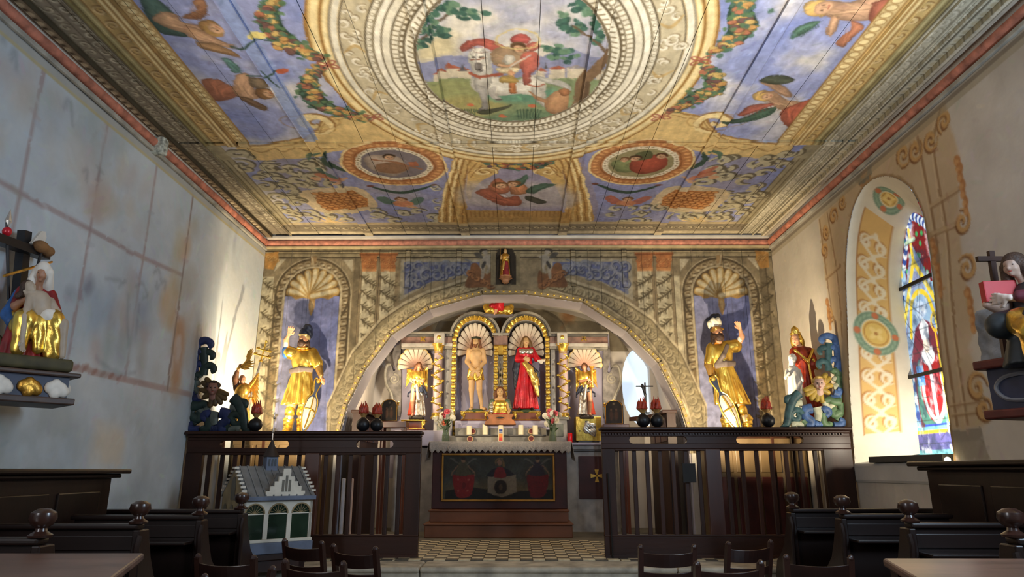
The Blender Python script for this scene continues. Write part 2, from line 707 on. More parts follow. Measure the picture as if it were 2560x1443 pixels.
def El(c, r, rx=0.0, ry=0.0, rz=0.0):
    """ellipsoid with optional rotation"""
    c = np.array(c, np.float32)
    r = np.array(r if isinstance(r,(tuple, list)) else (r, r, r), np.float32)
    M = np.array(Matrix.Rotation(rz,3, 'Z') @ Matrix.Rotation(ry,3, 'Y') @ Matrix.Rotation(rx,3, 'X'), np.float32).T
    R = float(r.max())

    def f(X, Y, Z):
        x, y, z = X - c[0], Y - c[1], Z - c[2]
        p = [M[i,0] * x + M[i,1] * y + M[i,2] * z for i in range(3)]
        k0 = np.sqrt((p[0] / r[0]) ** 2 + (p[1] / r[1]) ** 2 + (p[2] / r[2]) ** 2) + 1e-6
        k1 = np.sqrt((p[0] / r[0] ** 2) ** 2 + (p[1] / r[1] ** 2) ** 2 + (p[2] / r[2] ** 2) ** 2) + 1e-6
        return k0 * (k0 - 1) / k1
    return (c - R, c + R, f)


def Sk(top, bot, rt, rb, n=9, amp=0.12, ph=0.0, tw=0.0, bulge=0.0, open_=None):
    """draped skirt: elliptical frustum from top to bottom centre with folds"""
    top, bot = np.array(top, np.float32), np.array(bot, np.float32)
    R = max(rt[0], rt[1], rb[0], rb[1]) * (1 + 1.5 * amp) + abs(bulge)
    lo = np.minimum(top, bot) - np.array([R, R,0.0], np.float32)
    hi = np.maximum(top, bot) + np.array([R, R,0.0], np.float32)

    def f(X, Y, Z):
        t = np.clip((top[2] - Z) / (top[2] - bot[2]),-0.1,1.1)
        x = X - (top[0] + (bot[0] - top[0]) * t)
        y = Y - (top[1] + (bot[1] - top[1]) * t)
        ax = rt[0] + (rb[0] - rt[0]) * t + bulge * np.sin(np.pi * np.clip(t,0,1))
        ay = rt[1] + (rb[1] - rt[1]) * t + bulge * np.sin(np.pi * np.clip(t,0,1))
        th = np.arctan2(y / ay, x / ax)
        fold = 1 + 1.45 * amp * np.clip(t,0,1) ** 0.7 * (0.6 * np.sin(n * th + ph + tw * t) + 0.4 * np.sin((n * 1.63) * th + 2.1 + ph * 1.7 - tw * 0.7 * t))
        q = np.sqrt((x / ax) ** 2 + (y / ay) ** 2)
        d = (q - fold) * np.minimum(ax, ay) * 0.75
        dz = np.maximum(Z - top[2], bot[2] - Z)
        return np.maximum(d, dz)
    return (lo, hi, f)


def Bx(c, hs, rz=0.0, rx=0.0, ry=0.0, rnd=0.005):
    c = np.array(c, np.float32)
    hs = np.array(hs, np.float32)
    M = np.array(Matrix.Rotation(rz,3, 'Z') @ Matrix.Rotation(ry,3, 'Y') @ Matrix.Rotation(rx,3, 'X'), np.float32).T
    R = float(np.linalg.norm(hs))

    def f(X, Y, Z):
        x, y, z = X - c[0], Y - c[1], Z - c[2]
        q = [np.abs(M[i,0] * x + M[i,1] * y + M[i,2] * z) - hs[i] + rnd for i in range(3)]
        return np.sqrt(np.maximum(q[0],0) ** 2 + np.maximum(q[1],0) ** 2 + np.maximum(q[2],0) ** 2) + np.minimum(np.maximum(q[0], np.maximum(q[1], q[2])),0) - rnd
    return (c - R, c + R, f)


def carve(prims, h=0.01, k=0.02, cut=(), rough=0.0, rscale=20.0):
    """surface-nets mesh of the smooth union of prims (cut = subtracted); returns V, F"""
    lo = np.min([p[0] for p in prims],0) - 3 * h
    hi = np.max([p[1] for p in prims],0) + 3 * h
    n = np.ceil((hi - lo) / h).astype(int) + 1
    ax = [(lo[i] + h * np.arange(n[i])).astype(np.float32) for i in range(3)]
    D = np.full(n,10.0, np.float32)

    def sub(p, mg):
        sl, g = [], []
        for i in range(3):
            i0 = max(int((p[0][i] - mg - lo[i]) / h),0)
            i1 = min(int((p[1][i] + mg - lo[i]) / h) + 2, n[i])
            sl.append(slice(i0, i1))
            g.append(ax[i][i0:i1])
        return tuple(sl), g[0][:, None, None], g[1][None, :, None], g[2][None, None, :]
    for p in prims:
        sl, X, Y, Z = sub(p,2 * k + 2 * h)
        d = p[2](X, Y, Z)
        e = D[sl]
        if k > 0:
            q = np.clip(0.5 + 0.5 * (e - d) / k,0,1)
            D[sl] = np.where(e > 5, d, e + (d - e) * q - k * q * (1 - q))
        else:
            D[sl] = np.minimum(e, d)
    for p in cut:
        sl, X, Y, Z = sub(p,2 * h)
        D[sl] = np.maximum(D[sl],-p[2](X, Y, Z))
    if rough:
        X, Y, Z = ax[0][:, None, None], ax[1][None, :, None], ax[2][None, None, :]
        D += rough * (np.sin(X * rscale * 1.3 + Z * rscale) * np.sin(Y * rscale * 1.1 + 1) * np.sin(Z * rscale * 0.9 + X * rscale * .4 + 2)).astype(np.float32)
    for i in range(3):                       # close the border
        s0 = [slice(None)] * 3
        s0[i] = 0
        D[tuple(s0)] = np.maximum(D[tuple(s0)], h)
        s0[i] = -1
        D[tuple(s0)] = np.maximum(D[tuple(s0)], h)
    S = D < 0
    c = n - 1
    cnt = np.zeros(c, np.float32)
    acc = np.zeros((*c,3), np.float32)
    for i in range(3):
        j, l = (i + 1) % 3,(i + 2) % 3
        for dj in (0,1):
            for dl in (0,1):
                a = [None] * 3
                b = [None] * 3
                a[i], b[i] = slice(0, c[i]), slice(1, c[i] + 1)
                a[j] = b[j] = slice(dj, dj + c[j])
                a[l] = b[l] = slice(dl, dl + c[l])
                a, b = tuple(a), tuple(b)
                x = S[a] != S[b]
                t = np.where(x, D[a] / np.where(x, D[a] - D[b],1),0)
                cnt += x
                acc[..., i] += t
                acc[..., j] += dj * x
                acc[..., l] += dl * x
    act = cnt > 0
    idx = np.full(c,-1, np.int64)
    idx[act] = np.arange(act.sum())
    cells = np.argwhere(act)
    V = lo + h * (cells + acc[act] / cnt[act][:, None])
    F = []
    for i in range(3):
        j, l = (i + 1) % 3,(i + 2) % 3
        a = [None] * 3
        b = [None] * 3
        a[i], b[i] = slice(0, c[i]), slice(1, c[i] + 1)
        a[j] = b[j] = slice(1, c[j])
        a[l] = b[l] = slice(1, c[l])
        x = S[tuple(a)] != S[tuple(b)]
        e = np.argwhere(x)
        if len(e) == 0:
            continue
        e[:, j] += 1
        e[:, l] += 1
        inside = S[e[:,0], e[:,1], e[:,2]]
        q = []
        for dj, dl in ((-1,-1),(0,-1),(0,0),(-1,0)):
            ee = e.copy()
            ee[:, j] += dj
            ee[:, l] += dl
            q.append(idx[ee[:,0], ee[:,1], ee[:,2]])
        q = np.stack(q,-1)
        q[~inside] = q[~inside][:, ::-1]
        F.append(q)
    return V, np.vstack(F)


_CV = {}


def carved(name, prims, m, parent=None, h=0.01, k=0.02, cut=(), loc=None, rough=0.0, rscale=20.0, **kw):
    V, F = carve(prims, h, k, cut, rough, rscale)
    me = bpy.data.meshes.new(name)
    setmesh(me, V, F, smooth=True)
    me.materials.append(m)
    o = bpy.data.objects.new(name, me)
    link(o, parent)
    if loc is not None:
        o.location = loc
    return tag(o, **kw)

# ================================================================== ceiling: painted boards
XL, XR, YB, ZC, ZF = -3.71,3.72,9.55,4.675,0.42
CY0 = 3.4
cc = Canvas(-3.66,3.66, CY0,9.46,0.0105, rgb(144,154,208))


def z1(x, y):
    p = atZ(x * .4296, y * .4296, ZC)
    return (p.x, p.y)


def z2(x, y):
    p = atZ(850 + x * .4296, y * .4296, ZC)
    return (p.x, p.y)


def z3(x, y):
    p = atZ(1660 + x * .4296, y * .4296, ZC)
    return (p.x, p.y)


def T(f, *pts):
    return [f(*p) for p in pts]


OCH, OCHD, OCHL = rgb(216,176,98), rgb(156,108,48), rgb(244,218,152)
CRM, GRY, DRK = rgb(222,210,180), rgb(150,140,115), rgb(70,58,42)
GRN, GRND, RED = rgb(70,110,92), rgb(42,72,58), rgb(190,95,68)
SKIN, SKIND = rgb(214,160,118), rgb(160,100,66)


def scroll(cv, c, r, a0, sgn=1, turns=1.3, wd=0.05, col=CRM, dark=GRY, off=0.012):
    p = spiral(c, r, turns, a0,22, sgn)
    cv.stroke([(x + off, y - off) for x, y in p], wd * 1.35, dark,0.85, taper=True)
    cv.stroke(p, wd, col,0.95, taper=True)


def rocaille(cv, region, n, seed, col, dark, r=(0.06,0.14), wd=0.035):
    rg = np.random.default_rng(seed)
    for i in range(n):
        c = (rg.uniform(region[0], region[1]), rg.uniform(region[2], region[3]))
        scroll(cv, c, rg.uniform(*r), rg.uniform(0,6.28), rg.choice([-1,1]), rg.uniform(.7,1.3), wd * rg.uniform(.7,1.2), col, dark)


# sky with clouds
cc.mottle(rgb(214,208,202),1.5,3,.45,.72,.9)
cc.mottle(rgb(116,134,206),1.9,9,.50,.70,.75)
# lavender ground of the rear field
cc.rect(-3.0,3.0,6.62,9.1, rgb(138,144,200),.75)
cc.mottle(rgb(175,165,165),2.2,21,.5,.8,.6,(-3,3,6.6,9.2))

# architecture in ochre: brackets and volutes between frame and ring
for s in (-1,1):
    m = lambda p: (s * p[0] - 0.03, p[1])
    band = [(-2.95,6.62),(-2.55,6.55),(-2.2,6.45),(-2.0,6.25),(-1.85,6.05),(-1.55,5.95),(-1.2,6.3),(-0.95,6.62),(-1.3,6.66),(-1.5,6.62),(-1.9,6.75),(-2.25,6.9),(-2.6,6.98),(-2.95,6.95)]
    cc.poly([m(p) for p in band], rgb(226,188,112),.96, smooth=4)
    cc.stroke([m(p) for p in band[:6]],.03, OCHD,.8, smooth=5)
    cc.stroke([m((a, b + .07)) for a, b in band[1:6]],.015, OCHD,.6, smooth=5)
    for k in range(5):
        cc.stroke([m((-2.85 + .25 * k,6.70 - .03 * k)), m((-2.75 + .25 * k,6.80 - .03 * k)), m((-2.62 + .25 * k,6.72 - .03 * k))],.022, OCHD,.6, smooth=4)
    # volute under the garland
    scroll(cc, m((-2.0,6.15)),.22,1.2 if s < 0 else 1.9,-s,1.2,.10, OCHL, OCHD)
    cc.ell(m((-2.02,6.12)),.30,.16, OCHD,.4, ring=.02)
    # rear corner: rocaille and fish-scale panel
    cc.poly([m(p) for p in [(-2.75,6.98),(-2.0,7.0),(-1.95,7.3),(-2.3,7.65),(-2.6,7.9),(-2.85,7.5)]], rgb(150,148,180),.9, smooth=4)
    rg = np.random.default_rng(5 if s < 0 else 6)
    for k in range(40):
        x, y = rg.uniform(-2.9,-2.2), rg.uniform(7.0,8.9)
        if x > -2.65 and 7.75 < y < 8.6:
            continue
        scroll(cc, m((x, y)), rg.uniform(.08,.17), rg.uniform(0,6.3), rg.choice([-1,1]), rg.uniform(.6,1.1),.075, rgb(196,188,154), rgb(96,88,70),.022)
    P = [(-2.62,7.85),(-1.95,7.72),(-1.78,8.12),(-1.86,8.45),(-2.5,8.62),(-2.7,8.3)]
    cc.poly([m(p) for p in P], rgb(225,200,150),.9, smooth=3)
    P2 = [(-2.5,7.93),(-2.0,7.83),(-1.87,8.1),(-1.92,8.35),(-2.42,8.5),(-2.56,8.25)]
    cc.poly([m(p) for p in P2], rgb(205,128,62),1)
    for j in range(8):
        for i in range(8):
            x, y = -2.5 + .085 * i + (.042 if j % 2 else 0),7.93 + .075 * j - .02 * i
            if -2.52 < x < -1.92 and 7.9 < y < 8.46:
                cc.ell(m((x, y)),.04,.036, rgb(226,156,84),.9)
                cc.ell(m((x, y)),.042,.038, rgb(150,80,32),.9, ring=.012)
    # shell at the very corner
    for k in range(7):
        a = math.pi * (0.1 + .13 * k)
        cc.stroke([m((-2.55,8.98)), m((-2.55 + .22 * math.cos(a),8.98 - .2 * math.sin(a)))],.035, rgb(226,190,120),.9)
    # small putto beside the corner scroll
    q = m((-2.2,7.42))
    cc.ell(q,.17,.07, rgb(205,120,84),.9, rot=.5 * s)
    cc.ell((q[0] - .16 * s, q[1] + .06),.06,.055, SKIN,1)
    cc.ell((q[0] + .12 * s, q[1] + .12),.14,.03, SKIN,.9, rot=-.7 * s)
    cc.ell((q[0] + .02, q[1] - .11),.17,.045, GRN if s > 0 else RED,.8, rot=.9 * s)
    # dark green ribbons hanging at the sides of the medallion
    cc.stroke([m((-2.05,6.78)), m((-2.12,7.0)), m((-2.0,7.2)), m((-1.86,7.32))],.09, GRND,.95, smooth=5, taper=True)
    cc.stroke([m((-2.1,6.76)), m((-2.25,6.85)), m((-2.28,6.98))],.06, GRN,.9, smooth=5, taper=True)
    # swag below the medallion and its little angel
    cc.stroke([m((-1.75,7.72)), m((-1.4,7.92)), m((-0.98,7.68))],.085, GRND,.95, smooth=8, taper=True)
    cc.ell(m((-1.75,7.70)),.04,.03, rgb(120,60,46),.9)
    cc.ell(m((-.97,7.66)),.04,.03, rgb(120,60,46),.9)
    b = m((-1.45,8.28))
    wing = RED if s < 0 else GRN
    cc.poly([(b[0] - .05, b[1] - .02),(b[0] - .2, b[1] - .24),(b[0] - .3, b[1] - .2),(b[0] - .2, b[1] + .02)], wing,.85, smooth=3)
    cc.poly([(b[0] + .05, b[1] - .02),(b[0] + .2, b[1] - .22),(b[0] + .3, b[1] - .18),(b[0] + .18, b[1] + .04)], wing,.8, smooth=3)
    cc.ell(b,.13,.11, rgb(208,128,88),.95)
    cc.face((b[0], b[1] - .13),.07,-1.57)
    cc.ell((b[0] + .1, b[1] + .12),.1,.04, SKIN,.9, rot=.6)
    for k in range(13):
        x, y = rg.uniform(-1.95,-.75), rg.uniform(8.42,9.0)
        scroll(cc, m((x, y)), rg.uniform(.07,.14), rg.uniform(0,6.3), rg.choice([-1,1]), rg.uniform(.6,1.1),.065, rgb(202,196,166), rgb(98,92,76),.02)
    for k in range(7):
        x, y = rg.uniform(-1.0,-.78), rg.uniform(7.7,8.5)
        scroll(cc, m((x, y)), rg.uniform(.05,.1), rg.uniform(0,6.3), rg.choice([-1,1]),1,.032, rgb(205,200,175), rgb(105,100,88))

# central rear arch: curved ochre piers, garland, angel group, plinth
cc.poly(T(z2,(680,905),(1400,905),(1450,1020),(1500,1180),(1490,1300),(600,1300),(570,1220),(610,1060)), rgb(150,142,172),.9)
for s in (-1,1):
    mm = (lambda x, y: z2(x, y)) if s < 0 else (lambda x, y: (-z2(x, y)[0] - .03, z2(x, y)[1]))
    cc.poly([mm(*p) for p in [(672,900),(770,925),(735,1010),(722,1120),(735,1290),(575,1290),(590,1180),(622,1040)]], rgb(196,150,78),1, smooth=4)
    for d, wdt, cl in ((0,.035, OCHL),(26,.018, OCHD),(48,.03, OCHL),(72,.02, OCHD),(96,.04, rgb(214,176,104)),(122,.02, OCHD)):
        cc.stroke([mm(*p) for p in [(680 + d * .7,905),(632 + d * .8,1040),(596 + d,1180),(590 + d,1290)]], wdt, cl,.95, smooth=6)
    cc.poly([mm(*p) for p in [(770,930),(930,960),(900,1010),(800,1070),(750,1160),(735,1100)]], rgb(214,172,92),.95, smooth=4)
    scroll(cc, mm(840,1000),.14,.5 if s < 0 else 2.6, s,1.3,.05, OCHL, OCHD)
    cc.stroke([mm(745,1010), mm(800,950)],.02, OCHD,.8)
    cc.stroke([mm(760,1030), mm(830,960)],.02, OCHD,.8)
g = smooth_path(T(z2,(830,905),(900,945),(980,968),(1060,972),(1160,958),(1240,905)),8)
cc.stroke(g,.17, GRND,1)
rg = np.random.default_rng(4)
for p in g:
    for k in range(3):
        q = (p[0] + rg.normal(0,.045), p[1] + rg.normal(0,.045))
        cc.ell(q, rg.uniform(.02,.045), rg.uniform(.02,.04), [rgb(208,160,70), rgb(92,66,84), rgb(170,90,60), GRN][rg.integers(4)],.95)
cc.poly(T(z2,(760,1060),(1300,1080),(1340,1200),(740,1190)), rgb(176,168,170),.8, smooth=3, soft=.08)
for poly_, col_ in (([(790,1120),(850,1095),(900,1110),(960,1150),(1040,1140),(1060,1190),(960,1200),(880,1170)], RED),
                    ([(860,1090),(910,1040),(960,1060),(990,1110),(930,1130)], rgb(200,110,74)),
                    ([(990,1080),(1040,1060),(1090,1090),(1080,1130),(1000,1130)], rgb(206,128,80)),
                    ([(1000,1060),(1040,1040),(1090,1015),(1080,1060),(1030,1090)], GRN),
                    ([(1080,1110),(1160,1070),(1260,1072),(1180,1100),(1120,1130)], GRN),
                    ([(1080,1140),(1140,1150),(1210,1175),(1150,1185),(1090,1165)], rgb(70,72,60))):
    cc.poly(T(z2, *poly_), col_,.95, smooth=3, shade=.4)
    cc.folds(T(z2, *poly_), col_,4)
cc.face(z2(935,1082),.09,-1.9)
cc.face(z2(1005,1072),.08,-1.3)
cc.poly(T(z2,(735,1222),(1330,1228),(1340,1300),(730,1296)), rgb(184,140,72),.95)
for k in range(24):
    x = -.68 + 1.36 * k / 23
    cc.stroke([(x, z2(900,1232)[1]),(x, z2(900,1262)[1])],.02, OCHD,.7)

# rear border and plinth strip
cc.rect(-3.66,3.66,8.96,9.06, rgb(190,168,120),.9)
cc.rect(-3.66,3.66,9.06,9.34, rgb(140,126,96),.92)
cc.rect(-3.66,3.66,9.34,9.46, rgb(206,190,150),.95)
for k in range(56):
    x = -3.0 + 6.0 * k / 55
    scroll(cc,(x,9.2),.05, k * 1.3,1 if k % 2 else -1,1,.026, rgb(206,192,152), rgb(92,80,58))

# medallions
for cx_, seed in ((-1.39,0),(1.40,1)):
    c = (cx_,7.10)
    cc.ell(c,.60,.60, rgb(186,116,62),1)
    cc.ell(c,.585,.585, OCHL,.9, ring=.03)
    for k in range(40):
        a = 2 * math.pi * k / 40
        cc.ell((c[0] + .52 * math.cos(a), c[1] + .52 * math.sin(a)),.032,.022, rgb(224,158,92),.9, rot=a)
    cc.ell(c,.455,.455, rgb(150,84,40),.9, ring=.018)
    cc.ell(c,.43,.43, rgb(226,214,188),1)
    for k in range(44):
        a = 2 * math.pi * k / 44
        cc.ell((c[0] + .40 * math.cos(a), c[1] + .40 * math.sin(a)),.014,.014, rgb(150,126,88),.9)
    cc.ell(c,.365,.365, rgb(120,110,118) if seed == 0 else rgb(150,140,96),1)
    if seed == 0:
        cc.poly([(cx_ - .3,6.95),(cx_ - .1,6.85),(cx_ + .1,6.95),(cx_ + .12,7.25),(cx_ - .06,7.42),(cx_ - .26,7.25)], rgb(190,168,150),.95, smooth=4, shade=.35)
        cc.poly([(cx_ - .2,7.1),(cx_ + .05,7.05),(cx_ + .16,7.2),(cx_,7.35),(cx_ - .2,7.3)], rgb(140,96,66),.9, smooth=4)
        cc.face((cx_ - .02,6.92),.07,-1.57,(.25,.16,.1))
        cc.stroke([(cx_ - .22,6.98),(cx_ + .02,7.04),(cx_ + .28,7.22)],.035, SKIND,.9, smooth=4)
        cc.rect(cx_ + .16, cx_ + .27,7.02,7.14, rgb(170,92,60))
    else:
        cc.poly([(cx_ - .34,7.08),(cx_ - .2,6.98),(cx_ - .06,7.05),(cx_ - .06,7.3),(cx_ - .22,7.32)], rgb(128,142,88),.95, smooth=4, shade=.35)
        cc.poly([(cx_ - .1,6.98),(cx_ + .12,6.88),(cx_ + .28,7.0),(cx_ + .26,7.25),(cx_ + .05,7.38),(cx_ - .1,7.25)], rgb(178,72,52),.98, smooth=4, shade=.35)
        cc.poly([(cx_ - .1,6.86),(cx_ + .04,6.78),(cx_ + .1,6.95),(cx_ - .04,7.02)], rgb(80,86,52),.95, smooth=4)
        cc.face((cx_ - .08,6.98),.07,-1.57,(.3,.18,.1))
        cc.face((cx_ + .2,6.92),.07,-1.57,(.34,.2,.1))
        cc.face((cx_ - .2,7.0),.055,-1.57)

# the great oval: concentric painted mouldings
OC = (-0.035,5.10)


def oval(rx, ring, col, al=1.0):
    ry = rx * 1.12 + .12 + .02 * 0
    cc.ell(OC, rx, ry, col, al, ring=ring)


def oval_pt(rx, a):
    return (OC[0] + rx * math.cos(a), OC[1] + (rx * 1.12 + .12) * math.sin(a))


cc.ell(OC,1.66,1.98, rgb(214,180,112),1)
for r_, w_, cl_ in ((1.655,.02, OCHD),(1.60,.05, rgb(236,212,152)),(1.555,.018, OCHD),(1.52,.03, rgb(240,220,165)),(1.485,.022, rgb(150,140,120)),(1.45,.05, rgb(226,220,200)),(1.41,.018, rgb(110,100,84))):
    oval(r_, w_, cl_)
oval(1.31,.19, rgb(198,184,150))
rg = np.random.default_rng(11)
for k in range(170):
    a = rg.uniform(0,2 * math.pi)
    p = oval_pt(rg.uniform(1.24,1.39), a)
    scroll(cc, p, rg.uniform(.03,.07), rg.uniform(0,6.3), rg.choice([-1,1]),.8,.03, rgb(236,228,206), rgb(150,130,96),.008)
for k in range(14):
    a = 2 * math.pi * k / 14 + .1
    cc.stroke([oval_pt(1.22, a), oval_pt(1.30, a + .05), oval_pt(1.40, a - .02)],.04, rgb(196,160,96),.8, smooth=4, taper=True)
cc.ell(OC,1.215,1.215 * 1.12 + .12, rgb(232,224,202),1)
for r_, w_, cl_ in ((1.21,.015, rgb(96,84,62)),(1.15,.02, rgb(140,126,98)),(1.115,.05, rgb(240,233,214)),(1.085,.014, rgb(116,102,78)),(1.045,.05, rgb(228,220,198)),(1.01,.016, rgb(110,98,76)),(.945,.012, rgb(130,116,90)),(.905,.02, rgb(98,84,60)),(.86,.05, rgb(236,230,210)),(.815,.02, rgb(112,98,74))):
    oval(r_, w_, cl_)
for k in range(110):
    a = 2 * math.pi * k / 110
    cc.ell(oval_pt(1.18, a),.020,.020, rgb(150,136,106),1)
    cc.ell(oval_pt(1.183, a),.012,.012, rgb(246,240,220),1)
for k in range(120):
    a = 2 * math.pi * k / 120
    cc.stroke([oval_pt(.96, a), oval_pt(1.0, a)],.016, rgb(140,124,94),.9)
for k in range(96):
    a = 2 * math.pi * k / 96
    cc.ell(oval_pt(.925, a),.016,.016, rgb(110,94,66),.9)
    cc.stroke([oval_pt(.835, a), oval_pt(.87, a + .02)],.016, rgb(130,112,80),.9)

# the oval landscape with a rider sharing his cloak
cc.ell(OC,.80,1.02, rgb(170,172,196),1)
W = cc.win(OC[0] - 1.2, OC[0] + 1.2, OC[1] - 1.5, OC[1] + 1.5)
save_ring = cc.C[W].copy()
ins = ((cc.A[W] - OC[0]) / .80) ** 2 + ((cc.B[W] - OC[1]) / 1.02) ** 2 < 1
R_ = (OC[0] - .8, OC[0] + .8,4.0,6.2)
cc.mottle(rgb(222,214,196),2.2,31,.42,.66,.9, R_)
cc.poly(T(z2,(420,0),(640,0),(560,120),(500,240),(420,300)), rgb(150,160,200),.6, soft=.1)
cc.poly(T(z2,(450,240),(640,190),(700,300),(640,340),(450,350)), rgb(224,204,140),.75, smooth=3, soft=.08)
# hills, meadow
cc.poly(T(z2,(440,370),(560,335),(700,325),(900,360),(1180,330),(1310,275),(1400,310),(1580,320),(1580,480),(440,480)), rgb(132,138,178),.95)
cc.poly(T(z2,(440,470),(560,455),(760,460),(1000,450),(1250,450),(1580,455),(1560,740),(480,740)), rgb(128,148,104),1)
cc.poly(T(z2,(480,470),(760,465),(820,540),(640,620),(520,560)), rgb(150,152,92),.8, smooth=3, soft=.06)
cc.poly(T(z2,(560,600),(800,560),(980,620),(800,680),(620,660)), rgb(176,160,90),.75, smooth=3, soft=.06)
cc.poly(T(z2,(860,520),(1240,520),(1260,600),(900,590)), rgb(90,150,124),.85, smooth=3, soft=.04)
cc.poly(T(z2,(560,650),(760,690),(1100,650),(1330,660),(1250,740),(660,740)), rgb(96,128,96),.85, smooth=3, soft=.05)
# village
for hx, hy, hw, hh in ((545,420,80,40),(620,400,90,55),(690,415,70,45),(1140,415,60,40),(1220,400,90,55),(1320,395,100,60),(1480,410,60,45)):
    cc.poly(T(z2,(hx, hy),(hx + hw, hy),(hx + hw, hy + hh),(hx, hy + hh)), rgb(206,192,164),.95)
    cc.poly(T(z2,(hx - 8, hy),(hx + hw * .5, hy - 22),(hx + hw + 8, hy)), rgb(178,90,62) if hx < 1300 else rgb(150,140,140),.95)
cc.poly(T(z2,(600,395),(632,362),(664,395)), rgb(170,84,60),.95)
cc.poly(T(z2,(700,420),(720,372),(740,420)), rgb(86,84,92),.95)
cc.poly(T(z2,(1188,400),(1198,362),(1210,400)), rgb(86,84,92),.95)
# trees: left foliage, right trunk
cc.stroke(T(z2,(440,260),(500,190),(560,130),(640,80)),.03, rgb(92,76,60),.9, smooth=4)
rg = np.random.default_rng(2)
for bx, by, br, nn in ((480,150,70,18),(530,70,60,14),(590,30,40,9),(600,190,50,10),(460,240,40,9),(660,50,40,8),(720,80,50,9),(800,85,40,6),
                       (1400,40,60,10),(1300,120,50,9),(1340,170,40,7),(1460,60,60,10),(1500,130,50,10),(1390,160,40,7),(1250,310,60,10),(1310,335,45,8),(1510,190,40,8)):
    for k in range(nn):
        q = z2(bx + rg.normal(0, br * .5), by + rg.normal(0, br * .42))
        cc.ell(q, rg.uniform(.02,.05), rg.uniform(.02,.045), [rgb(62,108,92), rgb(48,88,78), rgb(98,138,108)][rg.integers(3)],.95, rot=rg.uniform(0,3))
cc.poly(T(z2,(1575,250),(1580,330),(1500,420),(1450,480),(1440,560),(1410,700),(1300,690),(1360,600),(1370,480),(1440,390),(1540,300)), rgb(128,98,70),1, smooth=3)
cc.stroke(T(z2,(1545,290),(1480,230),(1420,200),(1350,150)),.025, rgb(110,88,66),.95, smooth=4)
cc.stroke(T(z2,(1400,690),(1420,560),(1440,470)),.04, rgb(92,70,50),.8, smooth=4)
# horse
WH, WHS = rgb(226,220,206), rgb(150,146,142)
for pl, cl in (([(760,460),(870,430),(1000,470),(1130,440),(1200,470),(1190,540),(1160,575),(1080,550),(920,560),(820,545),(775,520)], WH),
               ([(750,330),(775,290),(840,280),(880,320),(890,420),(860,520),(790,520),(770,430)], rgb(205,200,190)),
               ([(755,330),(780,285),(832,285),(850,330),(836,400),(812,424),(786,404)], WH),
               ([(765,320),(770,268),(790,300)], WH),([(822,300),(838,270),(846,310)], WH),
               ([(790,500),(850,510),(860,590),(862,640),(830,645),(800,650),(826,600)], WHS),
               ([(860,520),(910,500),(900,545),(936,570),(925,585),(880,570)], rgb(196,190,182)),
               ([(1130,450),(1220,450),(1330,490),(1340,530),(1260,500),(1200,480)], rgb(205,202,192)),
               ([(1120,500),(1190,520),(1200,620),(1150,600),(1130,560)], rgb(188,182,170))):
    cc.poly(T(z2, *pl), cl,1, smooth=3, shade=.30)
    cc.folds(T(z2, *pl), cl,3,.3)
cc.poly(T(z2,(790,370),(830,370),(832,415),(800,418)), rgb(92,84,82),.8, smooth=3)
cc.stroke(T(z2,(770,350),(800,345),(840,340)),.02, rgb(140,80,60),.9)
cc.stroke(T(z2,(800,300),(798,350),(805,400)),.012, rgb(140,136,132),.7, smooth=4)
for ex in (782,824):
    cc.ell(z2(ex,330),.016,.014, rgb(40,36,34),.95)
for ex in (795,818):
    cc.ell(z2(ex,405),.010,.008, rgb(30,26,26),.95)
cc.stroke(T(z2,(838,290),(866,330),(872,400)),.03, rgb(168,164,158),.8, smooth=4)
for hx in (820,925):
    cc.ell(z2(hx,645 if hx < 900 else 580),.035,.016, rgb(92,84,80),.9)
cc.stroke(T(z2,(760,430),(800,448),(880,440),(940,430)),.04, rgb(176,84,60),.95, smooth=4)
cc.stroke(T(z2,(1100,490),(1150,500),(1195,490)),.02, rgb(176,90,66),.95, smooth=4)
# rider
for pl, cl in (([(700,270),(760,235),(850,225),(940,255),(980,290),(960,310),(880,290),(800,265),(720,305)], rgb(196,90,76)),
               ([(890,300),(960,270),(1040,300),(1100,310),(1120,350),(1060,400),(980,410),(920,390),(880,350)], rgb(186,150,112)),
               ([(1050,330),(1120,300),(1160,340),(1140,400),(1110,440),(1120,480),(1070,490),(1060,420)], rgb(200,98,82)),
               ([(960,325),(1010,325),(1020,365),(980,380),(950,360)], rgb(224,214,196)),
               ([(920,400),(1040,395),(1030,420),(990,430),(925,425)], rgb(226,204,160)),
               ([(975,420),(1010,420),(1020,500),(1025,545),(985,540),(990,480)], rgb(210,150,104)),
               ([(985,480),(1025,480),(1030,545),(990,540)], rgb(200,118,66)),
               ([(930,450),(1000,440),(1040,480),(940,480)], rgb(196,160,80)),
               ([(1000,225),(1060,200),(1110,225),(1100,255),(1040,260),(1005,250)], rgb(200,84,78)),
               ([(1000,260),(1060,250),(1100,280),(1070,310),(1010,300)], rgb(140,104,72)),
               ([(1085,265),(1150,240),(1165,265),(1130,300),(1095,295)], rgb(206,104,88))):
    cc.poly(T(z2, *pl), cl,.97, smooth=3, shade=.36)
    cc.folds(T(z2, *pl), cl,3)
cc.face(z2(1045,288),.058,-1.57,(.38,.26,.16))
cc.stroke(T(z2,(930,380),(990,385),(1060,350)),.035, SKIN,.95, smooth=4)
cc.stroke(T(z2,(990,395),(1100,325)),.014, rgb(200,200,196),.9)
cc.ell(z2(1040,235),.17,.13, rgb(214,190,120),.8, ring=.02)
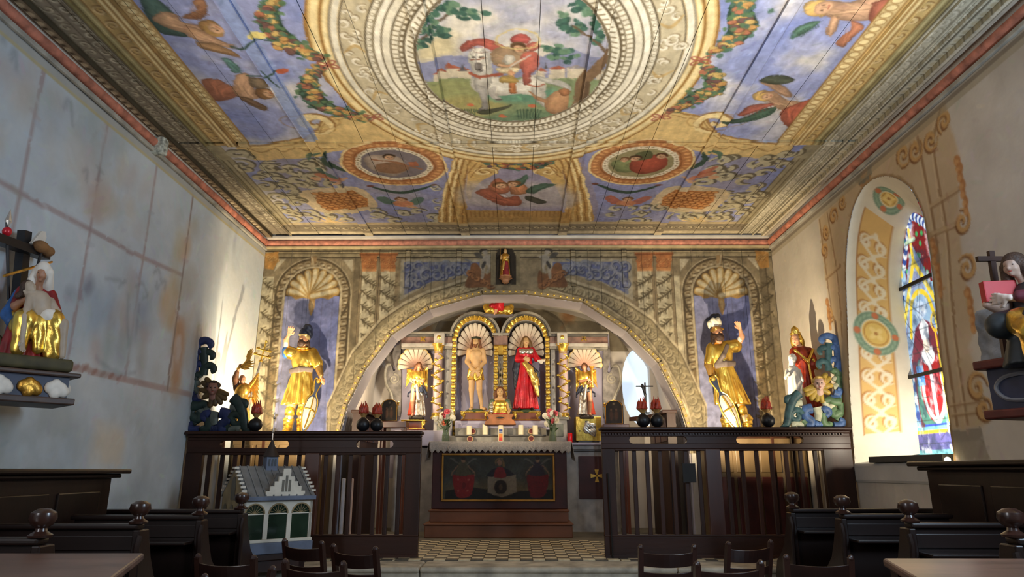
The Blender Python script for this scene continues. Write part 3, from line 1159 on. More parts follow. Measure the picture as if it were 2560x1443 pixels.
# beggar, sword shadow, flowers
for pl, cl in (([(1190,590),(1240,540),(1310,530),(1340,560),(1320,640),(1250,665),(1195,640)], rgb(206,146,100)),
               ([(1100,520),(1150,560),(1210,585),(1200,605),(1130,570)], rgb(206,146,100)),
               ([(1270,530),(1320,515),(1345,545),(1300,560)], rgb(176,112,70)),
               ([(800,650),(960,620),(1000,605),(980,630),(860,665)], rgb(80,86,66))):
    cc.poly(T(z2, *pl), cl,.95, smooth=3, shade=.36)
for fx, fy in ((755,615),(950,678),(1115,618),(610,600),(1240,690)):
    cc.ell(z2(fx, fy),.035,.03, rgb(214,104,66),.95)
for k in range(16):
    bx = 700 + (k % 8) * 12 if k < 8 else 1040 + (k % 8) * 16
    cc.stroke(T(z2,(bx,690),(bx - 10 + 3 * (k % 8),640)),.012, GRND,.8)
cc.C[W] = np.where(ins[..., None], cc.C[W], save_ring)
oval(.815,.02, rgb(112,98,74))

# garlands hanging on the ring
for f_, paths in ((z1,([(1620,-40),(1570,70),(1585,170),(1680,255),(1780,300),(1850,340)], [(1850,395),(1800,480),(1815,560),(1900,625),(2030,660),(2110,690)])),
                  (z3,([(470,-40),(440,60),(455,160),(390,240),(300,300)], [(250,395),(290,460),(290,520),(200,560),(120,610),(30,650)]))):
    for pth in paths:
        g = smooth_path(T(f_, *pth),7)
        cc.stroke(g,.22, GRND,1, taper=True)
        for i, p in enumerate(g):
            tt = 1 - abs(2 * i / len(g) - 1) ** 2 * .6
            for k in range(4):
                q = (p[0] + rg.normal(0,.06 * tt), p[1] + rg.normal(0,.06 * tt))
                cc.ell(q, rg.uniform(.02,.035), rg.uniform(.015,.03), GRN if k % 2 else rgb(84,122,80),.9, rot=rg.uniform(0,3))
            for k in range(2):
                q = (p[0] + rg.normal(0,.045 * tt), p[1] + rg.normal(0,.045 * tt))
                cl = [rgb(206,150,78), rgb(190,112,80), rgb(120,82,78), rgb(214,176,96)][rg.integers(4)]
                cc.ell(q,.042,.034, tuple(np.array(cl) * .6),.9)
                cc.ell((q[0] - .006, q[1] - .006),.035,.028, cl,.95)
for f_, p in ((z1,(1905,380)),(z3,(215,350)),(z2,(195,685)),(z2,(1865,680))):
    q = f_(*p)
    for a in (0.4,2.4,3.6,5.6):
        cc.ell((q[0] + .05 * math.cos(a), q[1] + .05 * math.sin(a)),.045,.022, rgb(170,86,70),.9, rot=a, ring=.018)

# light-blue batten stripe on the left field, clouds on the right
cc.rect(-2.22,-2.08, CY0,6.5, rgb(132,156,214),.75)
cc.mottle(rgb(206,200,192),2.0,71,.4,.6,.9,(2.15,2.72,4.6,6.3))

# angels of the side fields
AH = rgb(170,122,66)
for f_, pl, cl in (
    (z1, [(800,-20),(900,-10),(1010,80),(1060,170),(1100,215),(1020,210),(930,190),(860,110)], rgb(72,104,92)),
    (z1, [(1110,0),(1180,0),(1205,80),(1170,110),(1060,105),(1100,70),(1140,60)], rgb(176,116,78)),
    (z1, [(890,100),(960,70),(1030,90),(1060,130),(1180,150),(1300,195),(1290,215),(1140,205),(1060,190),(940,150)], SKIN),
    (z1, [(1080,150),(1180,175),(1300,240),(1370,265),(1355,280),(1270,262),(1140,230),(1090,200)], SKIN),
    (z1, [(1140,240),(1260,255),(1380,310),(1400,330),(1290,310),(1170,280)], rgb(176,130,84)),
    (z1, [(1160,120),(1250,125),(1295,165),(1280,200),(1200,180),(1160,160)], AH),
    (z1, [(1175,465),(1260,460),(1340,500),(1410,510),(1380,560),(1290,590),(1240,580),(1190,510)], rgb(192,110,76)),
    (z1, [(1370,440),(1440,430),(1480,520),(1530,550),(1470,580),(1400,570),(1360,530)], SKIN),
    (z1, [(1490,520),(1560,520),(1590,560),(1540,580),(1490,560)], rgb(140,92,52)),
    (z1, [(1450,450),(1530,460),(1560,500),(1520,520),(1460,500)], rgb(132,110,84)),
    (z1, [(1380,560),(1460,580),(1550,620),(1540,645),(1450,610)], rgb(132,96,66)),
    (z1, [(1290,340),(1340,345),(1390,400),(1380,425),(1340,410)], rgb(92,142,136)),
    (z3, [(810,40),(860,10),(930,5),(960,40),(930,90),(860,95),(815,80)], rgb(222,176,96)),
    (z3, [(880,30),(960,10),(1080,20),(1200,-20),(1330,-10),(1260,90),(1180,120),(1040,120),(930,90)], SKIN),
    (z3, [(970,90),(1010,110),(990,190),(960,205),(940,190)], SKIN),
    (z3, [(1090,120),(1160,150),(1130,190),(1080,230),(1050,270),(1000,250),(1040,205),(1090,170)], rgb(214,128,88)),
    (z3, [(1220,20),(1320,-10),(1340,40),(1240,130),(1190,110)], rgb(196,104,78)),
    (z3, [(735,220),(780,160),(850,125),(910,120),(850,175),(790,205)], rgb(84,126,104)),
    (z3, [(520,545),(580,525),(640,545),(640,585),(570,590),(525,575)], rgb(222,176,96)),
    (z3, [(560,545),(640,530),(700,580),(790,590),(870,590),(830,690),(720,660),(640,620)], SKIN),
    (z3, [(560,480),(640,470),(720,520),(740,570),(690,560),(620,510)], rgb(200,150,112)),
    (z3, [(690,640),(780,600),(880,580),(850,680),(760,745),(690,720),(670,680)], rgb(196,92,66)),
    (z3, [(425,665),(500,615),(600,600),(640,610),(540,645),(460,672)], rgb(190,96,78)),
    (z3, [(330,700),(450,690),(560,640),(655,625),(620,670),(520,700),(400,720)], rgb(70,106,86)),
    (z3, [(555,470),(620,440),(700,440),(760,465),(700,490),(620,490)], rgb(74,82,64)),
):
    cc.poly(T(f_, *pl), cl,.96, smooth=3, shade=.38)
    cc.folds(T(f_, *pl), cl,5 if len(pl) > 6 else 3)
    L = T(f_, *pl)
    cc.stroke(L[:len(L) // 2 + 1],.014, tuple(np.array(cl) * .55),.5, smooth=4)
cc.face(z1(1262,172),.075,2.5,(.66,.5,.26))
cc.face(z1(1556,548),.07,2.6,(.5,.34,.2))
cc.face(z3(915,48),.085,2.9,(.86,.68,.36))
cc.face(z3(600,560),.07,2.9,(.86,.68,.36))
cc.stroke(T(z1,(1350,270),(1420,285),(1480,235),(1560,235)),.02, GRND,.9, smooth=4)
cc.ell(z1(1500,205),.07,.05, rgb(226,206,110),.95)
cc.stroke(T(z1,(1440,440),(1540,440),(1600,410),(1640,415)),.02, GRND,.9, smooth=4)
cc.ell(z1(1640,415),.06,.04, rgb(196,84,50),.95)
for k in range(8):
    cc.stroke(T(z1,(1560,440),(1560 + 14 * k - 40,400 + 14 * k)),.012, GRND,.8)

for f_, a_, b_, n_, cl_ in ((z3,(780,190),(900,130),8, GRND),(z3,(430,712),(640,640),10, GRND),(z3,(450,668),(630,612),8, rgb(120,50,40)),(z1,(1100,95),(1190,60),8, rgb(110,66,40)),(z1,(1180,270),(1380,318),9, rgb(110,76,46)),(z1,(1390,575),(1540,630),8, rgb(84,60,40)),(z1,(1310,350),(1375,415),7, rgb(60,100,96))):
    for k in range(n_):
        t_ = (k + .5) / n_
        q_ = f_(a_[0] + (b_[0] - a_[0]) * t_, a_[1] + (b_[1] - a_[1]) * t_)
        cc.stroke([q_,(q_[0] + .03, q_[1] + .05)],.010, cl_,.7)

# long side borders (painted mouldings)
for s, edge in ((-1,-2.83),(1,2.74)):
    def strip(d0, d1, col, al=1.0):
        a, b = sorted((edge + s * d0, edge + s * d1))
        cc.rect(a, b, CY0,9.46 if d0 > .4 else 6.62, col, al)
    # front field: egg band, stripe, scroll band
    strip(0,.14, rgb(214,184,122))
    strip(.14,.235, rgb(206,166,96))
    strip(.235,.38, rgb(220,182,106))
    strip(.38,.49, rgb(168,150,92))
    strip(.49,.76, rgb(150,138,116) if s < 0 else rgb(204,196,168))
    strip(.76,.88, rgb(140,124,96) if s < 0 else rgb(222,213,186))
    for d, wd, cl in ((.005,.016, OCHD),(.14,.012, OCHD),(.165,.02, OCHL),(.19,.012, OCHD),(.215,.02, OCHL),(.24,.014, OCHD),(.38,.014, OCHD),(.42,.02, rgb(206,190,130)),(.455,.014, rgb(110,92,52))):
        cc.stroke([(edge + s * d, CY0),(edge + s * d,6.62)], wd, cl,.9)
    for d, wd, cl in ((.49,.016, rgb(84,72,50)),(.63,.012, rgb(104,94,74)),(.755,.016, rgb(84,72,50)),(.87,.012, rgb(96,84,60))):
        cc.stroke([(edge + s * d, CY0),(edge + s * d,9.46)], wd, cl,.85)
    n = int((6.6 - CY0) / .085)
    for k in range(n):
        y = CY0 + .085 * k
        cc.ell((edge + s * .07, y),.04,.03, OCHL,.9)
        cc.ell((edge + s * .07, y),.045,.036, OCHD,.7, ring=.01)
        if k % 2 == 0:
            scroll(cc,(edge + s * .31, y),.06,1.5 * k,1 if k % 4 else -1,1.1,.028, rgb(240,208,140), rgb(140,90,36),.007)
    n = int((9.3 - CY0) / .11)
    for k in range(n):
        y = CY0 + .11 * k
        scroll(cc,(edge + s * .565, y),.05,2.1 * k,1 if k % 2 else -1,1,.026, rgb(208,200,172) if s < 0 else rgb(228,220,196), rgb(92,82,62) if s < 0 else rgb(152,140,112),.006)
        scroll(cc,(edge + s * .69, y),.05,1.1 * k,-1 if k % 2 else 1,1,.024, rgb(196,186,156) if s < 0 else rgb(226,218,194), rgb(96,84,62) if s < 0 else rgb(156,144,116),.006)
        cc.ell((edge + s * .815, y),.03,.03, rgb(206,190,150),.9)
        cc.ell((edge + s * .815, y + .055),.02,.012, rgb(70,58,40) if s < 0 else rgb(150,136,106),.9)
    # rear continuation beside the rocaille
    a, b = sorted((edge + s * .33, edge + s * .49))
    cc.rect(a, b,6.62,9.0, rgb(160,146,104),.9)
    a, b = sorted((edge + s * .87, edge + s * 1.0))
    cc.rect(a, b, CY0,9.46, rgb(198,190,170),.95)
    for k in range(26):
        scroll(cc,(edge + s * rg.uniform(-.05,.30), rg.uniform(6.75,8.95)), rg.uniform(.07,.14), rg.uniform(0,6.3), rg.choice([-1,1]), rg.uniform(.6,1.1),.072, rgb(192,182,146), rgb(100,90,68),.02)
    for d in (.33,.40,.46):
        cc.stroke([(edge + s * d,6.98),(edge + s * d,9.2)],.014, rgb(92,78,50),.8)

crisp = cc.C.copy()
cc.warp(.04,6.0,401)
cc.dabs(9000,402,.032,.009,.11,.42)
q_ = ((cc.A - OC[0]) / 1.66) ** 2 + ((cc.B - OC[1]) / 1.98) ** 2 < 1
q_ &= ((cc.A - OC[0]) / .80) ** 2 + ((cc.B - OC[1]) / 1.02) ** 2 > 1
q_ |= (cc.A < -2.80) | (cc.A > 2.72) | (cc.B > 8.95)
cc.C = np.where(q_[..., None], crisp, cc.C)
# age the whole painting: bleach the pigments, break the flat tints with brush-like variation
lum = cc.C @ np.array([.3,.59,.11])
cc.C = cc.C * .80 + (lum[..., None] * np.array([1.04,1.0,.93])) * .20
br = vnoise(None, None, cc.A * 3.0, cc.B * .9,9,301,4) * .6 + vnoise(None, None, cc.A, cc.B,26,302,3) * .4
cc.C = np.clip(cc.C * (.86 + .28 * br[..., None]),0,1)
PAINT_C = painted('ceiling_paint', rough=.62, var=.13, scale=7.0, bump=.12, bscale=45)
DARKWOOD = mat('dark_gap_wood', rgb(38,30,22),.8)
ceil = G().box(XL - .3, XR + .3,-3.2, YB + .3, ZC + .03, ZC + .16).build('ceiling', DARKWOOD, kind='structure', label='painted board ceiling with oval rider scene, garlands and medallions')
seams = [-3.66,-3.385,-2.9,-2.57,-2.20,-1.62,-1.27,-.75,-.26,.18,.66,1.11,1.42,2.06,2.57,2.96,3.40,3.66]
YX = 6.575
for (ya, yb) in ((CY0, YX - .03),(YX,9.46)):
    for a, b in zip(seams[:-1], seams[1:]):
        I = slice(max(np.searchsorted(cc.a, a) - 1,0), np.searchsorted(cc.a, b) + 1)
        J = slice(max(np.searchsorted(cc.b, ya) - 1,0), np.searchsorted(cc.b, yb) + 1)
        dz = RNG.uniform(-.003,.003)
        grid_mesh('ceiling_board', cc, I, J, lambda A, B, dz=dz: np.stack([A, B, np.full_like(A, ZC + dz)],-1), PAINT_C, ceil, skirt=(0,0,.028), ea=(a + .0022, b - .0022), eb=(ya + .002, yb - .002))
# boards nearer the camera than the frame shows, plain field colour
bare = mat('ceiling_plain', rgb(176,168,168),.7)
for a, b in zip(seams[:-1], seams[1:]):
    G().box(a + .003, b - .003,-3.0, CY0 - .004, ZC, ZC + .03).build('ceiling_board', bare, ceil)
# raised battens carry the painting on
for a, b, y0 in ((-2.225,-2.105, CY0),(-.815,-.685, CY0),(.60,.735, CY0),(1.995,2.115, CY0)):
    I = slice(np.searchsorted(cc.a, a), np.searchsorted(cc.a, b))
    J = slice(np.searchsorted(cc.b, y0), None)
    grid_mesh('ceiling_batten', cc, I, J, lambda A, B: np.stack([A, B, np.full_like(A, ZC - .022)],-1), PAINT_C, ceil, skirt=(0,0,.03))
I = slice(np.searchsorted(cc.a,-2.95), np.searchsorted(cc.a,3.42))
J = slice(np.searchsorted(cc.b,6.55), np.searchsorted(cc.b,6.64))
grid_mesh('ceiling_cross_batten', cc, I, J, lambda A, B: np.stack([A, B, np.full_like(A, ZC - .018)],-1), PAINT_C, ceil, skirt=(0,0,.03))
for x0, x1, dz in ((-3.075,-2.965,.03),(-3.66,-3.585,.045),(2.90,3.01,.03),(3.42,3.455,.03),(3.555,3.66,.045),(-3.335,-3.30,.02),(3.26,3.29,.02)):
    I = slice(np.searchsorted(cc.a, x0), max(np.searchsorted(cc.a, x1), np.searchsorted(cc.a, x0) + 3))
    J = slice(None, np.searchsorted(cc.b,6.6) if abs(x0) < 3.2 else None)
    grid_mesh('ceiling_moulding', cc, I, J, lambda A, B, dz=dz: np.stack([A, B, np.full_like(A, ZC - dz)],-1), PAINT_C, ceil, skirt=(0,0, dz + .01))

# ================================================================== floors and steps
STONE = mat('step_stone', rgb(168,160,142),.75, var=.22, scale=5, bump=.25, bscale=30)
NAVE = mat('nave_floor', rgb(96,84,72),.6, var=.2, scale=3, bump=.1)
GROUT = mat('chancel_floor_bed', rgb(104,98,86),.8, var=.15)
floor = G().box(XL - .3, XR + .3,-3.2,7.35,-.15,0).build('floor', NAVE, kind='structure', label='dark stone floor of the nave')
chancel = G().box(XL - .3, XR + .3,7.56,12.2,-.15, ZF).build('floor_chancel', GROUT, kind='structure', label='raised chancel floor with chequered tiles')
steps = empty('trim_1', kind='structure', label='pale worn stone steps up to the chancel')
for k,(y0, y1, zt) in enumerate(((7.10,7.56, ZF),(6.78,7.12, ZF - .14),(6.46,6.80, ZF - .28))):
    xs = [XL,-2.2,-.95,1.55,2.6, XR] if k == 0 else [-1.85,-.6,.75,2.05,2.4]
    for a, b in zip(xs[:-1], xs[1:]):
        G().box(a + .003, b - .003, y0, y1,0, zt - .012).build('step_block', STONE, steps, bev=.02)
        G().box(a + .002, b - .002, y0 - .025, y1, zt - .055, zt).build('step_tread', STONE, steps, bev=.022)
# chequered chancel tiles in front of the altar
TL, TD = mat('tile_light', rgb(196,182,148),.55, var=.18, scale=8), mat('tile_dark', rgb(84,78,66),.5, var=.2, scale=8)
ts = .13
tl_mesh = {}
for nm, m_ in (('l', TL),('d', TD)):
    g = G().box(-ts / 2 + .003, ts / 2 - .003,-ts / 2 + .003, ts / 2 - .003,0,.008)
    o = g.build('chequer_tile', m_, chancel)
    tl_mesh[nm] = o.data
    bpy.data.objects.remove(o)
for j in range(16):
    for i in range(18):
        mesh_obj('chequer_tile', tl_mesh['l' if (i + j) % 2 else 'd'], chancel, loc=(-1.27 + ts * (i + .5),7.58 + ts * (j + .5), ZF + RNG.uniform(0,.002)))
# the same paving beyond the middle bay, seen only through the screen bars
ck = bpy.data.materials.new('chequer_far')
ck.use_nodes = True
nt = ck.node_tree
t_ = nt.nodes.new('ShaderNodeTexChecker')
t_.inputs['Scale'].default_value = 1 / ts
t_.inputs['Color1'].default_value = (*lin(rgb(196,182,148)),1)
t_.inputs['Color2'].default_value = (*lin(rgb(84,78,66)),1)
tc_ = nt.nodes.new('ShaderNodeTexCoord')
nt.links.new(tc_.outputs['Object'], t_.inputs['Vector'])
nt.links.new(t_.outputs['Color'], nt.nodes['Principled BSDF'].inputs['Base Color'])
nt.nodes['Principled BSDF'].inputs['Roughness'].default_value = .55
G().box(1.08, XR,7.57,9.5, ZF, ZF + .007).build('paving_field', ck, chancel)
G().box(XL,-1.28,7.57,9.5, ZF, ZF + .007).build('paving_field', ck, chancel)

# ================================================================== left wall: pale fresco
lw = Canvas(3.0, YB,.6,4.70,.016, rgb(196,204,208))
lw.mottle(rgb(212,212,206),.7,41,.4,.7,.8)
lw.mottle(rgb(176,190,200),1.1,42,.5,.75,.6)
LINE = rgb(168,150,148)
for y in (3.85,4.705,5.565,6.44,7.25):
    lw.stroke([(y,4.42),(y + .01,3.35),(y,2.16)],.035, LINE,.8)
lw.stroke([(3.0,3.33),(4.7,3.33),(6.44,3.37),(7.25,3.42)],.045, LINE,.8)
lw.stroke([(3.0,2.16),(5.5,2.16),(7.78,2.16)],.06, rgb(176,150,142),.8)
for y in np.arange(5.3,6.4,.13):
    lw.ell((y,2.165),.05,.022, rgb(150,108,94),.55, rot=.6)
# faded figures left in the panels
rg = np.random.default_rng(8)


def faded(y0, y1, zz0, zz1, n, cols, al=.35, r=(.05,.16)):
    for k in range(n):
        c = (rg.uniform(y0, y1), rg.uniform(zz0, zz1))
        lw.ell(c, rg.uniform(*r), rg.uniform(*r) * 1.4, cols[rg.integers(len(cols))], al * rg.uniform(.4,1), rot=rg.uniform(-.6,.6), soft=.06)


OC1 = [rgb(200,184,160), rgb(178,186,192), rgb(190,170,158), rgb(168,178,172)]
faded(5.2,6.4,3.5,4.3,26, OC1,.5)
faded(4.0,5.0,3.6,4.3,14, OC1,.4)
faded(5.75,6.9,2.3,3.15,40, [rgb(170,180,184), rgb(176,160,152), rgb(160,172,168), rgb(150,166,186), rgb(184,150,138)],.5)
faded(6.95,7.5,2.2,4.1,22, [rgb(190,178,140), rgb(176,172,160), rgb(196,160,120)],.5)
faded(7.1,7.9,2.0,3.0,20, [rgb(190,176,160), rgb(168,160,150)],.45)
faded(5.4,5.75,2.7,2.95,6, [rgb(120,122,134)],.5,(.03,.06))
DK = rgb(70,76,88)
for pts_, wd_ in (([(5.02,4.20),(5.04,4.28),(5.08,4.27),(5.14,4.12)],.03),([(4.37,4.24),(4.40,4.32),(4.43,4.2)],.035),([(4.26,4.32),(4.29,4.38)],.03),
                  ([(5.36,3.80),(5.41,3.83),(5.42,3.74)],.03),([(5.58,3.92),(5.57,3.78)],.025),([(6.68,3.28),(6.75,3.34),(6.84,3.25)],.03),
                  ([(6.86,3.22),(6.92,3.26),(6.93,3.16)],.03),([(6.76,3.22),(6.78,3.14),(6.82,3.2)],.02),([(5.9,3.0),(6.1,3.04),(6.22,3.06)],.022),([(6.12,2.98),(6.18,3.05)],.022),
                  ([(6.4,3.06),(6.5,3.12),(6.62,3.05),(6.55,2.98)],.014),([(6.3,2.95),(6.34,2.7),(6.42,2.5)],.03),([(6.5,2.9),(6.52,2.6)],.025),([(5.95,2.28),(6.3,2.2),(6.6,2.25)],.016)):
    lw.stroke(pts_, wd_, rgb(110,112,118),.42, smooth=5, taper=True, soft=.03)
# ochre column fragment next to the corner, stains
lw.poly([(7.25,2.88),(7.42,2.92),(7.5,2.6),(7.46,2.2),(7.3,2.3)], rgb(190,140,100),.6, smooth=4, soft=.05)
lw.poly([(7.3,2.72),(7.4,2.75),(7.42,2.5),(7.33,2.5)], rgb(206,200,196),.7, smooth=4, soft=.03)
lw.stroke([(7.26,4.35),(7.25,2.15)],.02, rgb(120,112,104),.6)
lw.stroke([(7.75,2.95),(7.78,2.3),(7.8,1.8)],.05, rgb(140,128,118),.4, soft=.03)
lw.mottle(rgb(196,160,134),1.6,45,.5,.7,.55,(7.5,8.4,2.0,2.9))
lw.mottle(rgb(150,154,148),2.0,47,.5,.75,.45,(3.0,7.8,.6,2.1))
lw.mottle(rgb(222,196,160),2.0,48,.45,.7,.5,(6.0,6.7,1.3,1.8))
lw.warp(.035,5.0,431)
lw.dabs(1800,432,.06,.02,.025,.4)
# painted mouldings under the cornice
lw.rect(3, YB,4.36,4.38, rgb(190,176,130),.8)
lw.rect(3, YB,4.38,4.45, rgb(178,178,172))
lw.rect(3, YB,4.45,4.475, rgb(120,122,122))
lw.rect(3, YB,4.475,4.70, rgb(188,186,178))
PLASTER = painted('plaster_paint', rough=.85, var=.06, scale=2.5, bump=.35, bscale=9)
WHITE = mat('white_plaster', rgb(200,196,188),.85, var=.06, scale=1.5, bump=.3, bscale=9)
wl = grid_mesh('wall_left', lw, slice(None), slice(None), lambda A, B: np.stack([np.full_like(A, XL) + .006 * np.sin(A * 2.1) * np.sin(B * 1.7), A, B],-1), PLASTER, kind='structure', label='pale bluish plaster wall with faded fresco panels and pink lines')
G().box(XL - .3, XL,-3.2,3.0,0, ZC).build('wall_plain', WHITE, wl)
G().box(XL - .3, XL - .012,3.0, YB + .4,0, ZC).build('wall_core', WHITE, wl)
G().box(XL - .012, XL,3.0, YB,0,.61).build('wall_foot', WHITE, wl)

# ================================================================== right wall with window recess
rw = Canvas(3.0, YB,.6,4.70,.014, rgb(196,188,174))
rw.mottle(rgb(208,200,186),1.0,51,.4,.7,.8)
rw.mottle(rgb(180,170,156),1.6,52,.55,.8,.5)


def w9(x, y):
    p = atX(1880 + .5822 * x,380 + .5822 * y, XR)
    return (p.y, p.z)


OPEN = [(7.80,1.40),(7.70,2.2),(7.60,2.7),(7.48,3.3),(7.40,3.6),(7.27,3.9),(7.06,4.15),(6.77,4.27),(6.42,4.21),(6.12,4.01),(5.97,3.8),(5.90,3.54),(5.90,3.2),(5.95,2.66),(5.98,2.25),(6.0,1.75),(6.02,1.40)]
TAN, TAND, TANL = rgb(188,162,124), rgb(134,100,66), rgb(212,190,152)
# painted architectural surround
rw.poly([(8.02,1.75),(7.92,2.3),(7.82,2.85),(7.9,3.0),(7.88,3.4),(7.95,3.6),(7.93,4.33),(6.4,4.44),(5.35,4.45),(5.30,3.95),(5.38,3.6),(5.45,3.3),(5.5,2.9),(5.42,2.5),(5.6,2.3),(5.5,2.0),(5.5,1.7),(5.62,1.66),(6.0,1.66),(6.0,1.4),(7.85,1.4)], TAN,.8, soft=.02)
rw.mottle(rgb(204,186,154),3,57,.45,.7,.7,(5.3,8.05,1.4,4.4))
rw.poly([(5.6,1.66),(6.05,1.66),(6.05,1.41),(5.58,1.41)], rgb(150,140,124),1)
rw.poly([(5.62,1.56),(6.05,1.56),(6.05,1.41),(5.55,1.41)], rgb(160,150,132),1)
for pts_, wd_ in (([(7.92,4.3),(7.90,3.3),(7.84,2.8),(7.96,1.8)],.03),([(5.42,4.4),(5.6,4.1),(5.62,3.3),(5.72,2.6),(5.76,1.7)],.03),([(5.80,4.3),(5.78,3.3),(5.86,2.6),(5.9,1.7)],.04),
                  ([(7.7,4.3),(7.64,3.5),(7.72,2.8)],.025),([(5.36,3.62),(5.75,3.62)],.05),([(5.5,3.34),(5.86,3.38)],.05),([(7.55,3.6),(7.93,3.56)],.05),([(5.48,1.78),(5.95,1.78)],.03),([(5.48,1.86),(5.95,1.86)],.02)):
    rw.stroke(pts_, wd_, TAND,.65, smooth=5)
    rw.stroke([(a + .03, b + .01) for a, b in pts_], wd_ * .7, TANL,.6, smooth=5)
for c, r in (((5.40,4.27),.10),((5.62,4.20),.11),((6.05,4.27),.13),((5.86,4.22),.12),((7.55,4.22),.11),((7.3,4.30),.09),((7.78,4.1),.09),((5.40,3.34),.11),((5.44,2.95),.12),((5.56,1.98),.13),((5.52,1.80),.10),((7.92,3.12),.09),((7.88,3.9),.09)):
    scroll(rw, c, r, rg.uniform(0,6), rg.choice([-1,1]),1.4,.045, rgb(200,160,104), rgb(118,76,40))
for base, n in (((5.33,3.86),7),((5.84,3.3),7),((5.49,2.75),5),((7.98,3.28),5)):
    for k in range(n):
        rw.ell((base[0] - .015 * (k % 2), base[1] - .075 * k),.045 - .003 * k,.05, rgb(176,120,70),.9)
        rw.ell((base[0] + .01, base[1] - .075 * k - .01),.028,.03, rgb(206,158,104),.8)
# mask and foliage above the crown of the window
rw.ell((6.78,4.37),.14,.11, rgb(170,124,80),.95)
for k in range(12):
    rw.ell((6.78 + .13 * math.cos(k * .52),4.40 + .07 * math.sin(k * .52)),.05,.03, rgb(112,112,100),.8, rot=k)
rw.stroke([(a, b) for a, b in OPEN],.05, rgb(150,122,86),.9, smooth=3)
rw.warp(.03,6.0,441)
rw.dabs(2000,442,.05,.016,.035,.4)
rw.rect(3, YB,4.345,4.40, rgb(160,146,118),.55)
rw.rect(3, YB,4.40,4.44, rgb(128,116,98),.8)
rw.rect(3, YB,4.44,4.70, rgb(190,180,164))


def inside(poly, A, B):
    r = np.zeros(A.shape, bool)
    n = len(poly)
    for i in range(n):
        x0, y0 = poly[i]
        x1, y1 = poly[(i + 1) % n]
        if y0 != y1:
            r ^= ((y0 > B) != (y1 > B)) & (A < (x1 - x0) * (B - y0) / (y1 - y0) + x0)
    return r


OPENS = [tuple(p) for p in smooth_path(OPEN,5)]
wr = grid_mesh('wall_right', rw, slice(None), slice(None), lambda A, B: np.stack([np.full_like(A, XR) + .006 * np.sin(A * 1.9) * np.sin(B * 1.3), A, B],-1), PLASTER, keep=lambda a, b: ~inside(OPENS, a, b), kind='structure', label='off-white plaster wall with tan painted window surround')
G().box(XR, XR + .3,-3.2,3.0,0, ZC).build('wall_plain', WHITE, wr)
G().box(XR, XR + .012,3.0, YB,0,.61).build('wall_foot', WHITE, wr)
G().box(XR + .012, XR + .7,3.0,5.6,0, ZC).build('wall_core', WHITE, wr)
G().box(XR + .012, XR + .7,8.1, YB + .4,0, ZC).build('wall_core', WHITE, wr)
G().box(XR + .012, XR + .7,5.6,8.1,4.36, ZC).build('wall_core', WHITE, wr)
G().box(XR + .012, XR + .7,5.6,8.1,0,1.30).build('wall_core', WHITE, wr)
# reveal of the recess: painted inside surface following the opening
XG = 4.36
GL = [(7.62,1.50),(7.56,2.2),(7.54,2.7),(7.50,3.2),(7.46,3.46),(7.35,3.73),(7.22,3.95),(7.08,4.06),(6.94,3.98),(6.82,3.84),(6.74,3.6),(6.70,3.3),(6.68,3.0),(6.68,2.7),(6.68,2.2),(6.68,1.75),(6.68,1.50)]
GLS = [tuple(p) for p in smooth_path(GL,5)]
n_t = 420
oa = np.array(OPENS)
ga = np.array(GLS)


def along(path, n):
    d = np.r_[0, np.cumsum(np.hypot(*np.diff(path, axis=0).T))]
    t = np.linspace(0, d[-1], n)
    return np.stack([np.interp(t, d, path[:,0]), np.interp(t, d, path[:,1])],-1), d[-1]


oP, oL = along(oa, n_t)
gP, gL_ = along(ga, n_t)
rv = Canvas(0, oL,0,.68, oL / (n_t - 1), rgb(226,218,198), stepb=.017)
ORN, ORND, ORNW = rgb(222,184,118), rgb(172,116,62), rgb(236,226,200)
rv.rect(.30,2.95,.12,.50, ORN)
for e in (.12,.50):
    rv.stroke([(.30, e),(2.95, e)],.014, ORND,.9)
for k in range(9):
    a = .38 + .27 * k
    if abs(a + .05 - 1.50) < .24:
        continue
    for sg in (-1,1):
        scroll(rv,(a + .05,.315 + .10 * sg),.085,1.5 + sg, sg,1.25,.046, ORNW, ORND,.010)
        rv.stroke([(a - .08,.315 + .02 * sg),(a + .03,.315 + .13 * sg),(a + .14,.315 + .03 * sg)],.036, ORNW,.95, smooth=5)
    rv.ell((a + .16,.32),.045,.03, ORNW,.95)
for ca, rr in ((1.50,.25),(3.25,.2)):
    rv.ell((ca,.32), rr + .015, rr + .01, rgb(236,228,206),1)
    rv.ell((ca,.32), rr - .03, rr - .035, rgb(120,150,128),.95, ring=.085)
    for k in range(20):
        t = 2 * math.pi * k / 20
        rv.ell((ca + (rr - .03) * math.cos(t),.32 + (rr - .035) * math.sin(t)),.032,.014, rgb(160,186,160),.8, rot=t + 1.2)
    for t in (0,1.57,3.14,4.71):
        rv.ell((ca + (rr - .03) * math.cos(t),.32 + (rr - .035) * math.sin(t)),.04,.04, rgb(206,120,82),.95)
    rv.ell((ca,.32), rr - .09, rr - .09, rgb(228,196,112),1)
    rv.ell((ca,.32), rr - .115, rr - .115, ORND,.8, ring=.012)
    for t in (.78,2.35,3.93,5.5):
        rv.ell((ca + .05 * math.cos(t),.32 + .05 * math.sin(t)),.045,.03, rgb(240,214,140),.95, rot=t)
    rv.ell((ca,.32),.02,.02, ORND,1)


def to_reveal(A, B):
    t = np.clip(A / oL * (n_t - 1),0, n_t - 1)
    i = np.floor(t).astype(int)
    j = np.minimum(i + 1, n_t - 1)
    f = (t - i)[:, None]
    o_ = oP[i] * (1 - f) + oP[j] * f
    g_ = gP[i] * (1 - f) + gP[j] * f
    q = (B / .68)[:, None]
    p = o_ * (1 - q) + g_ * q
    return np.stack([XR + (XG - XR) * q[:,0], p[:,0], p[:,1]],-1)


